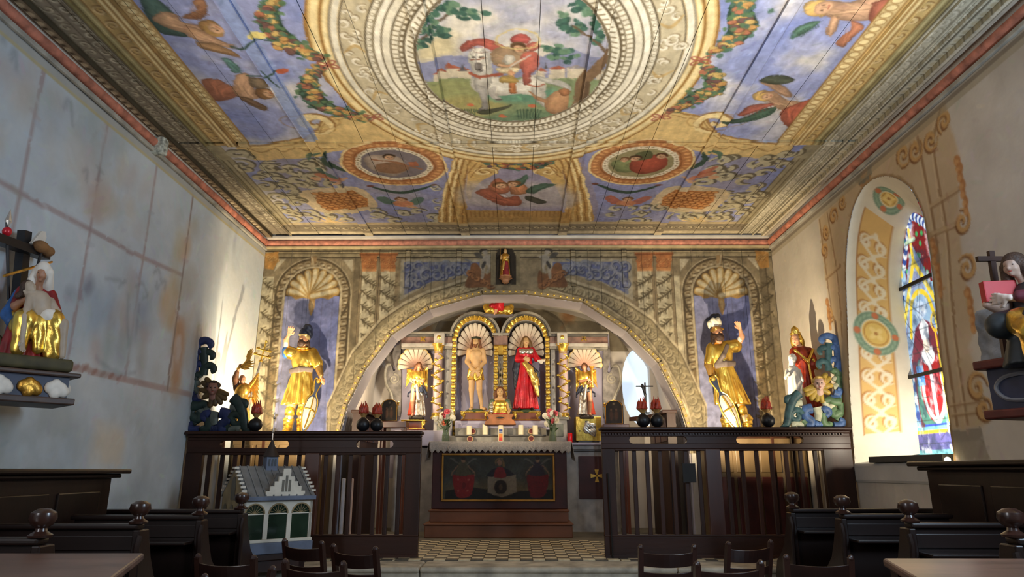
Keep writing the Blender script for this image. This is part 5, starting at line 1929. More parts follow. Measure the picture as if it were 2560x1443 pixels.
# painted upper wall with clouds
up = Canvas(-2.3,2.05,3.3,4.12,.016, rgb(112,104,88))
up.mottle(rgb(140,132,112),2.2,101,.45,.75,.8)
up.mottle(rgb(78,70,56),2.6,102,.5,.78,.7)
up.mottle(rgb(136,96,60),3.2,103,.62,.8,.7)
for u_, v_ in ((1420,788),(1260,775)):
    up.ell(rp(u_, v_,11.62),.12,.09, rgb(150,96,56),.6, soft=.06)
grid_mesh('cloud_board', up, slice(None), slice(None), lambda A, B: np.stack([A, np.full_like(A,11.62), B],-1), painted('cloud_paint',.7,.15,6,.1), ret,
          keep=lambda A, B: ((A + .1) / 2.1) ** 2 + ((B - 3.0) / 1.12) ** 2 < 1)


def hbox(name, u0, u1, v0, v1, ya, yb, m, Y=None, bev=.008):
    """box of the retable given by its front rectangle in the frame at depth ya"""
    a, zt = rp(u0, v0, Y or ya)
    b, zb_ = rp(u1, v1, Y or ya)
    return G().box(a, b, ya, yb, zb_, zt).build(name, m, ret, bev=bev)


for u0, u1 in ((1003,1131),(1374,1520)):
    hbox('cornice', u0 - 3, u1 + 3,829,834,11.14,11.6, MARB)
    hbox('cornice_bed', u0, u1,834,841,11.2,11.6, MARBD)
    hbox('frieze', u0, u1,841,858,11.26,11.6, REDMB)
    hbox('architrave', u0, u1,858,866,11.22,11.6, MARBL)
    hbox('architrave_step', u0, u1,866,872,11.26,11.6, MARB)
hbox('entablature_block',1085,1111,832,862,11.12,11.6, MARBL)
hbox('entablature_block',1393,1419,832,862,11.12,11.6, MARBL)
hbox('entablature_block',1234,1269,838,862,11.18,11.6, REDMB)
hbox('entablature_cap',1230,1272,832,838,11.12,11.6, MARB)
for u in (1097,1406):
    a, z = rp(u,843,11.1)
    G().lathe([(0,0),(.032,0),(.032,.014),(.014,.022),(0,.024)], n=16).build('gilt_rosette', GOLD, ret, smooth=True, loc=(a,11.12, z), rot=(math.pi / 2,0,0))
for u, v in ((1057,848),(1460,846)):
    a, z = rp(u, v,11.24)
    for r_ in (.75,-.75):
        G().box(-.055,.055,-.008,.008,-.010,.010).build('gilt_cross_bar', GOLD, ret, loc=(a,11.25, z), rot=(0, r_,0))
# columns with gilded vines
for u in (1097,1407):
    x, zt = rp(u,860,11.2)
    _, zb_ = rp(u,1040,11.2)
    G().lathe([(.068, zb_),(.074, zb_ + .5),(.066, zt - .1)],(x,11.2,0),18).build('column_shaft', mat('pink_marble', rgb(176,156,158),.5, var=.12, scale=8), ret, smooth=True)
    G().lathe([(.07, zt - .16),(.066, zt - .14),(.074, zt - .10),(.08, zt - .05),(.105, zt - .02),(.108, zt),(0, zt)],(x,11.2,0),18).build('gilt_capital', GOLD, ret, smooth=True)
    G().lathe([(.10, zb_ - .05),(.10, zb_ - .02),(.085, zb_),(.09, zb_ + .03),(.075, zb_ + .05),(0, zb_ + .05)],(x,11.2,0),18).build('gilt_base', GOLD, ret, smooth=True)
    g = G()
    path = []
    nt_ = 60
    for k in range(nt_):
        t = k / (nt_ - 1)
        a = math.pi * 1.5 + 1.1 * math.sin(t * 9 * math.pi)
        path.append((x + .075 * math.cos(a),11.2 + .075 * math.sin(a), zb_ + .08 + (zt - .26 - zb_) * t))
    g.tube(path,.011,6)
    for k in range(2, nt_ - 2,2):
        p = path[k]
        sgn = 1 if (k // 2) % 2 else -1
        g.ball((p[0] + sgn * .020, p[1] - .010, p[2] + .014),(.028,.012,.020),6,4)
    g.build('gilt_vine', GOLD, ret, smooth=True)
for u0, u1 in ((1111,1131),(1374,1393)):
    hbox('pilaster', u0 + 2, u1 - 2,872,1046,11.36,11.6, MARBL)
    hbox('pilaster_capital', u0, u1,862,872,11.32,11.6, MARB)
for u0, u1 in ((1082,1131),(1375,1421)):
    hbox('pedestal', u0 + 2, u1 - 2,1050,1120,11.1,11.6, MARBL)
    hbox('pedestal_cap', u0 - 2, u1 + 2,1042,1050,11.04,11.6, MARB)
    hbox('pedestal_field', u0 + 10, u1 - 12,1060,1092,11.085,11.12, mat('green_marble', rgb(112,116,106),.4, var=.25, scale=12))
# arches of the two middle niches
husk_g = G()
for k in range(5):
    a = -.9 + .45 * k
    husk_g.ball((.033 * math.sin(a),-.012 + .006 * abs(a),-.006 + .006 * abs(a)),(.0155,.018,.046),6,5)
husk_g.ball((0,-.006,.036),(.030,.020,.014),8,5)
ho = husk_g.build('garland_husk', GOLD, ret, smooth=True)
husk_me = ho.data
bpy.data.objects.remove(ho)
for uc in (1188,1315):
    cx_, cz_ = rp(uc,842,11.22)
    rr = rp(uc + 51,842,11.22)[0] - cx_
    for r_in, r_out, ya, mm in ((rr * 1.13, rr * 1.24,11.16, MARB),(rr * 1.06, rr * 1.15,11.2, MARBD),(rr * .84, rr * 1.08,11.27, MARBL)):
        V, F = [], []
        n = 26
        for k in range(n + 1):
            a = math.pi * k / n
            for r_, y in ((r_in, ya),(r_out, ya),(r_out,11.6),(r_in,11.6)):
                V.append((cx_ + r_ * math.cos(a), y, cz_ + r_ * math.sin(a)))
        for k in range(n):
            for j in range(4):
                F.append([4 * k + j,4 * k + (j + 1) % 4,4 * k + 4 + (j + 1) % 4,4 * k + 4 + j])
        G().add(V, F).build('niche_archivolt', mm, ret, fix=True)
    for k in range(13):
        a = math.pi * (k + .5) / 13
        mesh_obj('garland_husk', husk_me, ret, loc=(cx_ + rr * .96 * math.cos(a),11.255, cz_ + rr * .96 * math.sin(a)), rot=(0, math.pi - a if False else -(a - (math.pi if a < math.pi / 2 else 0)),0))
for u, v0, v1 in ((1136,848,1100),(1240,868,1010),(1263,868,1010),(1368,848,1065)):
    x, zt = rp(u, v0,11.26)
    _, zb_ = rp(u, v1,11.26)
    G().box(x - .04, x + .04,11.28,11.6, zb_ - .25 if v1 > 1050 else zb_, zt + .06).build('garland_strip', MARBL, ret)
    n = int((zt - zb_) / .098)
    for k in range(n + 1):
        mesh_obj('garland_husk', husk_me, ret, loc=(x,11.26, zt - .098 * k))
# crossed ornament of the middle pilaster, with capital
x, z = rp(1252,873,11.28)
G().prism([(x - .11, z + .07),(x + .11, z + .07),(x + .075, z - .10),(x - .075, z - .10)],11.26,11.34, 'y').build('gilt_capital', GOLD, ret, bev=.012)
hbox('middle_pilaster',1243,1261,890,1040,11.34,11.6, MARB)
for sgn in (-1,1):
    z0_, z1_ = rp(1252,985,11.3)[1], rp(1252,892,11.3)[1]
    G().bar((x - sgn * .09,11.31, z0_),(x + sgn * .09,11.31, z1_),.035,.03, up=(0,1,0)).build('crossed_torch', mat('bronze_grey', rgb(150,136,108),.45,.3, var=.2), ret, bev=.006)


def shell(u, v, half, top, nr, Y=11.42, gold_rim=False):
    """fluted niche shell: fan of concave ribs around the lower centre (u, v)"""
    cx_, cz_ = rp(u, v, Y)
    R = rp(u, v, Y)[1]
    R = rp(u, v - top, Y)[1] - cz_
    W_ = rp(u + half, v, Y)[0] - cx_
    na, nr_ = nr * 12,10
    V, C, F = [], [], []
    for i in range(na + 1):
        t = i / na
        a = math.radians(-14) + math.radians(208) * t
        ph = (t * nr) % 1.0
        groove = abs(ph - .5) * 2          # 1 at groove
        for j in range(nr_ + 1):
            q = .08 + .92 * j / nr_
            rim = 1 + .055 * (1 - groove ** 2) * q
            r_ = q * rim
            V.append((cx_ + W_ * r_ * math.cos(a), Y + .03 - .10 * q ** 1.5 - .02 * (1 - groove ** 2) * q, cz_ + R * r_ * math.sin(a)))
            base = np.array(rgb(206,196,178)) * (1 - q) * 0 + np.array(rgb(214,204,186))
            pink = np.clip(1.05 - q * 1.25,0,1)
            col = base * (1 - pink) + np.array(rgb(206,150,128)) * pink
            if groove > .70:
                col = np.array(rgb(92,70,56))
            if gold_rim and q > .93:
                col = np.array(rgb(236,206,130))
            C.append(lin(col))
    for i in range(na):
        for j in range(nr_):
            a_ = i * (nr_ + 1) + j
            F.append([a_, a_ + nr_ + 1, a_ + nr_ + 2, a_ + 1])
    me = bpy.data.meshes.new('niche_shell')
    setmesh(me, V, np.array(F), True)
    at = me.color_attributes.new('Col', 'FLOAT_COLOR', 'POINT')
    at.data.foreach_set('color', np.hstack([np.array(C), np.ones((len(C),1))]).astype(np.float32).ravel())
    me.materials.append(painted('shell_paint',.5,.06,8,.05))
    o = mesh_obj('niche_shell', me, ret)
    sm = o.modifiers.new('thick', 'SOLIDIFY')
    sm.thickness = .012
    return o


shell(1188,878,43,64,13)
shell(1315,878,43,64,13)
shell(1040,916,42,46,11, gold_rim=True)
shell(1461,912,42,45,11, gold_rim=True)
# volutes at the flanks
for s in (-1,1):
    if s < 0:
        out = [(1000,862),(990,868),(983,884),(985,905),(990,925),(984,928),(978,912),(968,914),(963,935),(966,960),(978,985),(982,1005),(972,1022),(990,1030),(1003,1030),(1003,862)]
    else:
        out = [(1512,862),(1520,866),(1526,884),(1524,905),(1518,930),(1524,932),(1533,916),(1545,916),(1551,935),(1550,960),(1538,990),(1530,1010),(1540,1026),(1524,1034),(1508,1034),(1508,862)]
    pts_ = [rp(u, v,11.45) for u, v in out]
    pts_ = [tuple(p) for p in smooth_path(pts_,4, True)]
    G().prism(pts_,11.40,11.56, 'y').build('side_volute', mat('volute_grey', rgb(112,108,106),.6, var=.25, scale=10), ret, bev=.012)
    pth = [rp(u, v,11.4) for u, v in (out[6:12])]
    G().tube([(a,11.40, b) for a, b in smooth_path(pth,5)],.025,8).build('volute_bead', MARB, ret, smooth=True)
    cxy = rp(985 if s < 0 else 1530,948,11.4)
    G().tube([(a,11.395, b) for a, b in spiral(cxy,.09,1.6,1.57,30, s)],.016,6).build('volute_scroll', MARB, ret, smooth=True)
# predella: lilac plinth and two marble ledges
hbox('lilac_plinth',1137,1374,1052,1075,11.05,11.6, mat('lilac_light', rgb(180,176,198),.7, var=.05))
hbox('plinth_field',1146,1226,1059,1072,11.04,11.1, LILP)
hbox('plinth_field',1282,1366,1059,1072,11.04,11.1, LILP)
hbox('marble_ledge',1137,1366,1071,1089,10.98,11.6, MARB)
hbox('marble_ledge_lip',1137,1366,1087,1091,10.86,11.6, MARBD)
hbox('marble_ledge',1120,1390,1090,1125,10.90,11.6, MARB)
# side bodies of the retable beside the mensa
x0, zt = rp(1418,1107,11.0)
x1_, _ = rp(1545,1107,11.0)
G().box(x0 - .3, x1_,11.02,11.6, ZF, zt).build('side_body', MARBL, ret)
G().box(x0 - .3, x1_,10.96,11.6, zt - .04, zt).build('side_slab', mat('lilac_light', rgb(180,176,198),.7), ret, bev=.01)
G().box(x0 - .3, x1_,10.99,11.6, zt - .14, zt - .10).build('side_moulding', MARBD, ret, bev=.01)
xl0, ztl = rp(985,1120,11.0)
xl1, _ = rp(1078,1120,11.0)
G().box(xl0, xl1 + .3,11.02,11.6, ZF, ztl - .0).build('side_body', MARBL, ret)
G().box(xl0, xl1 + .3,10.96,11.6, rp(1050,1077,11)[1] - .04 - .2, rp(1050,1077,11)[1]).build('side_slab', mat('lilac_light', rgb(180,176,198),.7), ret, bev=.01)
# cabinet door with gold cross
a, zt_ = rp(1446,1141,11.01)
b, zb_ = rp(1530,1248,11.01)
dr = G().box(a, b,10.995,11.03, zb_, zt_).build('niche_door', OXB, ret, bev=.006)
cx_, cz_ = rp(1492,1190,10.99)
g = G()
for k in range(4):
    an = k * math.pi / 2
    ca, sa = math.cos(an), math.sin(an)
    g.prism([(cx_ + ca * t - sa * w_, cz_ + sa * t + ca * w_) for t, w_ in ((.005,-.010),(.095,-.032),(.095,.032),(.005,.010))],10.984,10.996, 'y')
g.box(cx_ - .013, cx_ + .013,10.984,10.996, cz_ - .013, cz_ + .013)
g.build('gold_cross', mat('brass_paint', rgb(220,178,84),.4,.5), dr)
# relief of a figure on gilded clouds under the crown of the vault
p = atY(1247,772,10.9)
rel = empty('cloud_relief', p, label='gilded cloud relief with a red robe hanging under the vault', cat='relief')
carved('cloud', [El((-.14,0,-.02),(.10,.06,.07)), El((.14,0,-.03),(.10,.06,.08)), El((.05,0,-.05),(.12,.05,.05)), El((-.05,0,-.05),(.1,.05,.05)), El((-.2,.02,.03),(.06,.04,.06)), El((.2,.02,.02),(.05,.04,.06))], GOLD, rel, h=.01, k=.01, rough=.006, rscale=60)
carved('robe', [Cp((0,-.03,.10),(-.04,-.05,-.05),.06,.04), Cp((.04,-.03,.09),(.05,-.05,-.02),.05,.03), El((-.1,-.03,.04),(.06,.04,.05))], REDR, rel, h=.009, k=.02)
carved('clasped_hand', [Cp((-.05,-.08,-.04),(-.07,-.09,-.12),.018,.010), Cp((-.03,-.08,-.04),(-.04,-.09,-.10),.015,.009)], FLESH, rel, h=.006, k=.01)
carved('grey_cloud', [El((-.1,.03,-.10),(.16,.05,.045)), El((.1,.03,-.10),(.15,.05,.04))], mat('cloud_grey', rgb(96,92,100),.7), rel, h=.012, k=.02)

# ================================================================== altar with steps, frontal and cloth
al = empty('high_altar', label='dark red altar table with framed painted frontal on two wooden steps', cat='altar')
G().box(-1.297,.767,10.03,10.88, ZF,.585).build('altar_step', STEPW, al, bev=.012)
G().box(-1.31,.78,10.01,10.88,.585,.61).build('step_tread', STEPW, al, bev=.008)
G().box(-1.26,.73,10.27,10.88,.61,.755).build('altar_step', STEPW, al, bev=.012)
G().box(-1.275,.745,10.25,10.88,.755,.78).build('step_tread', STEPW, al, bev=.008)
ax0, ax1 = rp(1078,1270,10.47)[0], rp(1419,1270,10.47)[0]
zt = 1.735
G().box(ax0, ax1,10.47,10.84,.78, zt - .03).build('altar_body', OXB, al, bev=.01)
G().box(rp(1072,1105,10.45)[0], rp(1427,1105,10.45)[0],10.43,10.84, zt - .05, zt).build('mensa', OXB, al, bev=.01)
# framed painting
fx0, fz1 = rp(1105,1134,10.45)
fx1, fz0 = rp(1388,1254,10.45)
fr = empty('frontal_frame',(0,0,0))
fr.parent = al
GF = mat('gold_frame', rgb(176,128,54),.4,.5, var=.15)
w_ = .028
for a_, b_, c_, d_ in ((fx0, fx1, fz1 - w_, fz1),(fx0, fx1, fz0, fz0 + w_),(fx0, fx0 + w_, fz0 + w_, fz1 - w_),(fx1 - w_, fx1, fz0 + w_, fz1 - w_)):
    G().box(a_, b_,10.435,10.468, c_, d_).build('frame_rail', GF, fr, bev=.006)
fp = Canvas(fx0 + .02, fx1 - .02, fz0 + .02, fz1 - .02,.008, rgb(58,56,44))


def fw(x, y):
    return rp(800 + x * .3125,1040 + y * .3125,10.45)


fp.mottle(rgb(74,78,72),3,111,.45,.7,.9)
fp.poly([fw(1000,560), fw(1400,520), fw(1870,560), fw(1870,640), fw(1000,640)], rgb(120,98,58),.7, soft=.08)
fp.poly([fw(1000,600), fw(1200,570), fw(1500,610), fw(1870,590), fw(1870,680), fw(1000,680)], rgb(30,26,20),.95)
for cx0 in (1145,1740):
    fp.poly([fw(cx0 - 85,480), fw(cx0 - 40,470), fw(cx0,478), fw(cx0 + 60,470), fw(cx0 + 90,480), fw(cx0 + 75,600), fw(cx0 + 40,650), fw(cx0 - 40,655), fw(cx0 - 70,600)], rgb(138,32,30) if cx0 < 1500 else rgb(112,24,24),1, smooth=3)
    fp.poly([fw(cx0 - 30,370), fw(cx0 + 25,370), fw(cx0 + 50,430), fw(cx0 + 60,475), fw(cx0 - 60,475), fw(cx0 - 45,420)], rgb(86,80,58) if cx0 < 1500 else rgb(56,44,52),1, smooth=3)
    fp.ell(fw(cx0,352),.032,.04, rgb(150,118,88),1)
    fp.ell(fw(cx0,338),.036,.026, rgb(50,36,26),1)
    for sg_ in (-1,1):
        fp.stroke([fw(cx0 + sg_ * 25,390), fw(cx0 + sg_ * 75,350), fw(cx0 + sg_ * 105,345)],.03, rgb(112,108,98),.8, smooth=5, taper=True)
        fp.stroke([fw(cx0 + sg_ * 40,400), fw(cx0 + sg_ * 85,450), fw(cx0 + sg_ * 92,475)],.02, rgb(140,108,82),.9, smooth=5)
for q in ((1105,510),(1185,512),(1105,600),(1180,598)):
    fp.ell(fw(*q),.014,.016, rgb(166,96,80),.8)
fp.ell(fw(1150,560),.03,.04, rgb(96,22,22),.8)
fp.poly([fw(1400,420), fw(1480,420), fw(1540,455), fw(1545,490), fw(1345,490), fw(1350,455)], rgb(40,38,44),1, smooth=3)
fp.poly([fw(1415,415), fw(1460,415), fw(1490,490), fw(1390,490)], rgb(134,40,40),1, smooth=3)
fp.ell(fw(1435,375),.036,.046, rgb(150,112,84),1)
fp.poly([fw(1400,360), fw(1435,335), fw(1470,360), fw(1478,410), fw(1460,400), fw(1455,350), fw(1415,355), fw(1410,400)], rgb(140,108,62),.9, smooth=3)
fp.poly([fw(1340,485), fw(1450,500), fw(1568,470), fw(1575,610), fw(1460,655), fw(1340,615)], rgb(140,128,108),1)
fp.poly([fw(1405,530), fw(1455,515), fw(1490,540), fw(1490,600), fw(1450,625), fw(1400,600)], rgb(46,36,28),1, smooth=3)
fp.ell(fw(1445,570),.028,.045, rgb(92,72,54),1)
fp.warp(.02,14,421)
fp.dabs(1500,422,.015,.005,.15,.5)
fp.C *= .82
grid_mesh('frontal_painting', fp, slice(None), slice(None), lambda A, B: np.stack([A, np.full_like(A,10.462), B],-1), painted('frontal_paint',.5,.12,12,.1), fr)
# lace altar cloth
CL = mat('lace_cloth', rgb(196,186,174),.85, var=.08, scale=40, bump=.5, bscale=160)
cl = empty('altar_cloth', label='white altar cloth with zigzag lace hem on the altar', cat='altar cloth')
cx0, cx1 = rp(1074,1104,10.42)[0], rp(1427,1104,10.42)[0]
G().box(cx0, cx1,10.415,10.85, zt + .001, zt + .008).build('cloth_top', CL, cl)
nz = 24
V, F = [], []
na = nz * 4
for i in range(na + 1):
    t = i / na
    x = cx0 + (cx1 - cx0) * t
    ph = abs(((t * nz) % 1) - .5) * 2
    drop = .125 + .045 * (1 - ph) + .012 * math.sin(t * 14) * t
    yb_ = .012 * math.sin(t * 40) + .008 * math.sin(t * 91)
    for j, q in enumerate((0,.12,.3,.5,.75,1)):
        V.append((x,10.412 - .004 - yb_ * q, zt + .008 - drop * q))
for i in range(na):
    for j in range(5):
        a = i * 6 + j
        F.append([a, a + 6, a + 7, a + 1])
o = G().add(V, F).build('front_drop', CL, cl, smooth=True)
o.modifiers.new('t', 'SOLIDIFY').thickness = .003
# pierced rosettes of the lace
g = G()
for i in range(nz):
    x = cx0 + (cx1 - cx0) * (i + .5) / nz
    g.tube([(x + .022 * math.cos(t),10.392, zt - .085 + .022 * math.sin(t)) for t in np.linspace(0,2 * math.pi,13)[:-1]],.0035,5, True)
o = g.build('lace_rosettes', mat('lace_thread', rgb(214,206,196),.9), cl)
o['kind'] = 'stuff'
for s in (-1,1):
    x = cx0 if s < 0 else cx1
    V, F = [], []
    for i in range(13):
        t = i / 12
        y = 10.41 + .42 * t
        d = (.30 - .05 * t) if i % 2 == 0 else (.25 - .05 * t)
        for q in (0,.5,1):
            V.append((x + s * (.01 + .05 * q * (1 - t * .5)), y, zt + .008 - d * q))
    for i in range(12):
        for j in range(2):
            a = i * 3 + j
            F.append([a, a + 3, a + 4, a + 1])
    o = G().add(V, F).build('side_drop', CL, cl, smooth=True)
    o.modifiers.new('t', 'SOLIDIFY').thickness = .003

# ================================================================== small things on and behind the mensa
ledge_z = rp(1250,1087,10.9)[1]
WAX = mat('candle_wax', rgb(244,232,196),.5, var=.04, emit=rgb(244,226,170), estr=.06)
for k,(u, top, lab) in enumerate(((1173,1065, 'short white pillar candle on the altar ledge, leftmost, above a red round box'),(1213,1064, 'white pillar candle with a slanted top left of the striped candle'),
                                   (1302,1063, 'white pillar candle right of the striped candle'),(1338,1064, 'white pillar candle on the altar ledge, rightmost, beside a red round box'))):
    x, _ = rp(u,1087,10.9)
    hgt = rp(u, top,10.9)[1] - ledge_z
    r_ = .042
    can = empty('pillar_candle',(x,10.9, ledge_z), label=lab, cat='candle', group='pillar candles on the altar ledge')
    V = [(r_,0),(r_, hgt * .93),(r_ * .97, hgt),(r_ * .8, hgt - .006),(r_ * .3, hgt - .02),(0, hgt - .02)]
    o = G().lathe(V, n=20).build('wax_body', WAX, can, smooth=True)
    if k == 1:
        for v_ in o.data.vertices:
            if v_.co.z > hgt * .9:
                v_.co.z += v_.co.x * -.5
    G().tube([(0,0, hgt - .025),(.002,0, hgt + .004)],.0025,5).build('wick', BLACK, can)
disc_p = ((1182,1078,10.94, 'thin gold-rimmed round box half hidden behind the leftmost candle'),(1175,1098,10.78, 'round box with dark red lid on the altar cloth, left side'),
          (1328,1079,10.94, 'round box with dark red lid on the ledge beside the rightmost candle'),(1328,1097,10.78, 'round box with dark red lid on the altar cloth, right side'))
for u, v, y, lab in disc_p:
    x, z = rp(u, v, y)
    z = max(z, zt + .052) if y < 10.8 else ledge_z + .05
    rb_ = empty('round_box',(x, y, z), label=lab, cat='box', group='round red boxes at the altar')
    rb_.rotation_euler = (math.radians(80),0,0)
    G().lathe([(.046,-.012),(.046,.012),(.036,.014),(.036,.006),(0,.006)], n=24).build('rim', mat('pale_wood_rim', rgb(214,172,120),.5), rb_, smooth=True)
    G().lathe([(.036,.004),(.036,.009),(0,.010)], n=24).build('lid', mat('dark_red_lid', rgb(112,34,26),.5), rb_, smooth=True)
# striped candle in the middle
x, _ = rp(1252,1104,10.72)
sc = empty('striped_candle',(x,10.72, zt + .008), label='tall white candle with blue, orange and red stripes at the altar centre', cat='candle')
hh = rp(1252,1065,10.72)[1] - zt
G().lathe([(.040,0),(.040, hh * .9),(.034, hh),(.012, hh - .01),(0, hh - .01)], n=20).build('wax_body', WAX, sc, smooth=True)
for k,(c_, z0_, z1_) in enumerate(((rgb(206,50,40),.02,.06),(rgb(232,96,40),.06,.085),(rgb(240,150,40),.085,.125),(rgb(120,130,160),.13,.15),(rgb(150,170,210),.15,.165),(rgb(40,60,150),.165,.19))):
    V = []
    for a in np.linspace(-2.3,-.9,7):
        for z in (z0_, z1_):
            V.append((.0412 * math.cos(a),.0412 * math.sin(a), z))
    G().add(V, [[2 * i,2 * i + 2,2 * i + 3,2 * i + 1] for i in range(6)]).build('colour_stripe', mat('wax_%d' % k, c_,.5), sc)
G().tube([(0,0, hh - .015),(0,0, hh + .005)],.0025,5).build('wick', BLACK, sc)

# flower vases
STEM = mat('stem_green', rgb(62,92,44),.6, var=.25)
LEAF = mat('leaf_green', rgb(44,74,38),.6, var=.3)
GLV = bpy.data.materials.new('vase_glass')
GLV.use_nodes = True
b_ = GLV.node_tree.nodes['Principled BSDF']
b_.inputs['Base Color'].default_value = (.55,.66,.5,1)
b_.inputs['Roughness'].default_value = .08
b_.inputs['Transmission Weight'].default_value = .85
b_.inputs['IOR'].default_value = 1.2
PINK = mat('petal_pink', rgb(232,120,130),.5, var=.15)
PINKI = mat('petal_heart', rgb(240,190,170),.5)
PWHT = mat('petal_white', rgb(240,234,212),.5, var=.06)
PSAL = mat('petal_salmon', rgb(226,130,100),.5, var=.1)


def petal_ball(kind):
    g = G()
    for ring,(n, r_, tilt) in enumerate(((5,.016,.9),(7,.026,.45),(8,.034,.05))):
        for k in range(n):
            a = 2 * math.pi * k / n + ring * .4
            c = (r_ * math.cos(a) * .6, r_ * math.sin(a) * .6,.012 * tilt * 2)
            V = []
            for (q, w_, zz) in ((0,.004,-.01),(.5,.016,.0),(1,.012,.014 * tilt + .006)):
                for sgn in (-1,1):
                    V.append((r_ * q * math.cos(a) * 1.15 - math.sin(a) * w_ * sgn, r_ * q * math.sin(a) * 1.15 + math.cos(a) * w_ * sgn, zz + .012 * tilt))
            g.add(V, [[0,1,3,2], [2,3,5,4]])
    g.ball((0,0,.008),(.014,.014,.012),8,5)
    return g


def vase(u, flowers, lab):
    x, _ = rp(u,1103,10.66)
    v_ = empty('flower_vase',(x,10.66, zt + .008), label=lab, cat='vase', group='flower vases on the altar')
    G().lathe([(0,0),(.052,0),(.060,.02),(.058,.09),(.048,.14),(.044,.18),(.056,.235),(.058,.238),(.052,.236),(.041,.18),(.045,.14),(.053,.09),(.054,.02),(0,.012)], n=22).build('glass', GLV, v_, smooth=True)
    G().lathe([(0,.014),(.050,.014),(.050,.09),(.046,.11),(0,.11)], n=18).build('water', mat('water_green', rgb(120,132,88),.1, trans=.6), v_, smooth=True)
    rg_ = np.random.default_rng(int(u))
    for k,(fu, fv, m_) in enumerate(flowers):
        fx, fz = rp(fu, fv,10.62)
        fx, fz = fx - x, fz - zt - .008
        fy = rg_.uniform(-.06,.05)
        st = G().tube([(rg_.uniform(-.03,.03), rg_.uniform(-.03,.03),.02),(fx * .25, fy * .3,.2),(fx * .8, fy, fz - .05),(fx, fy, fz)],.004,5).build('stem', STEM, v_, smooth=True)
        f = petal_ball(0).build('blossom', m_, st, loc=(fx, fy - .01, fz), rot=(1.2,.2 * (k % 3 - 1), k))
        f.scale = (1.25,1.25,1.25)
        if m_ is PINK:
            G().ball((0,0,.012),(.012,.012,.008),8,5).build('blossom_heart', PINKI, st, loc=(fx, fy - .012, fz), rot=(1.2,0,0))
    for k in range(14):
        a = rg_.uniform(0,6.28)
        r_ = rg_.uniform(.05,.11)
        z0_ = rg_.uniform(.2,.36)
        p0 = Vector((.02 * math.cos(a),.02 * math.sin(a), z0_ - .08))
        p1 = Vector((r_ * math.cos(a), r_ * math.sin(a), z0_))
        sd = Vector((-math.sin(a), math.cos(a),.3)) * .022
        mid = (p0 + p1) / 2 + Vector((0,0,.015))
        G().add([p0, mid + sd, p1, mid - sd], [[0,1,2,3]]).build('leaf', LEAF, v_)
    return v_


vase(1114, [(1118,1030, PINK),(1107,1039, PINK),(1101,1045, PWHT),(1131,1045, PWHT),(1091,1047, PWHT),(1104,1036, PWHT),(1111,1057, PSAL),(1126,1030, PWHT),(1095,1062, PWHT)], 'glass vase of pink and white flowers on the altar, left')
vase(1382, [(1375,1028, PINK),(1388,1034, PINK),(1370,1037, PINK),(1363,1040, PWHT),(1392,1038, PWHT),(1384,1053, PINK),(1391,1052, PWHT),(1366,1046, PWHT),(1399,1037, PWHT),(1367,1060, PWHT),(1381,1034, PWHT)], 'glass vase of pink and white flowers on the altar, right')

# red votive light, golden panel box
sl_z = rp(1450,1107,10.98)[1]
x, _ = rp(1425,1100,11.05)
vt = empty('votive_light',(x,11.05, sl_z), label='red glass votive light glowing beside the gilt box', cat='candle')
G().lathe([(0,0),(.035,0),(.038,.02),(.038,.14),(.034,.15),(0,.15)], n=18).build('red_cup', mat('red_glass', rgb(190,14,20),.2, emit=rgb(230,20,24), estr=.25), vt, smooth=True)
G().lathe([(0,.005),(.02,.005),(.012,.05),(0,.06)], n=10).build('glow', mat('flame_glow', rgb(255,90,60),.4, emit=rgb(255,60,40), estr=2.0), vt, smooth=True)
a, zt_ = rp(1439,1042,11.05)
b, _ = rp(1503,1042,11.05)
gb = empty('gilt_box',((a + b) / 2,11.05, sl_z), label='square gilded metal box with a silver relief, under the right angel', cat='box')
hw, hh2 = (b - a) / 2, zt_ - sl_z
G().box(-hw, hw,0,.34,.03, hh2).build('box_body', mat('hammered_gold', rgb(196,164,74),.38,.75, var=.2, scale=6, bump=.3, bscale=20), gb, bev=.008)
G().box(-hw * .8, hw * .8,.03,.3,0,.03).build('box_foot', MARBD, gb)
px_ = [(-.05,.10),(-.02,.10),(.03,.06),(.08,.07),(.09,-.04),(.07,-.10),(.02,-.06),(-.06,-.05),(-.085,.0),(-.06,.04)]
G().prism([(p[0] * 1.25 + .01, p[1] * 1.25 + hh2 * .53) for p in px_],-.006,.01, 'y').build('dark_recess', MARBD, gb)
carved('silver_relief', [El((p[0] * .75 + .01,-.012, p[1] * .75 + hh2 * .53),(.04,.016,.04)) for p in px_], SILV, gb, h=.007, k=.02, rough=.004, rscale=70)
G().lathe([(0,-.01),(.012,-.01),(.012,.0),(0,0)], n=10).build('lock', MARBD, gb, loc=(-hw * .7,-.004, hh2 * .45), rot=(math.pi / 2,0,0))

# ================================================================== carved figures (unit height, scaled by their base)
def nrm(v):
    v = np.array(v, float)
    return v / (np.linalg.norm(v) + 1e-9)


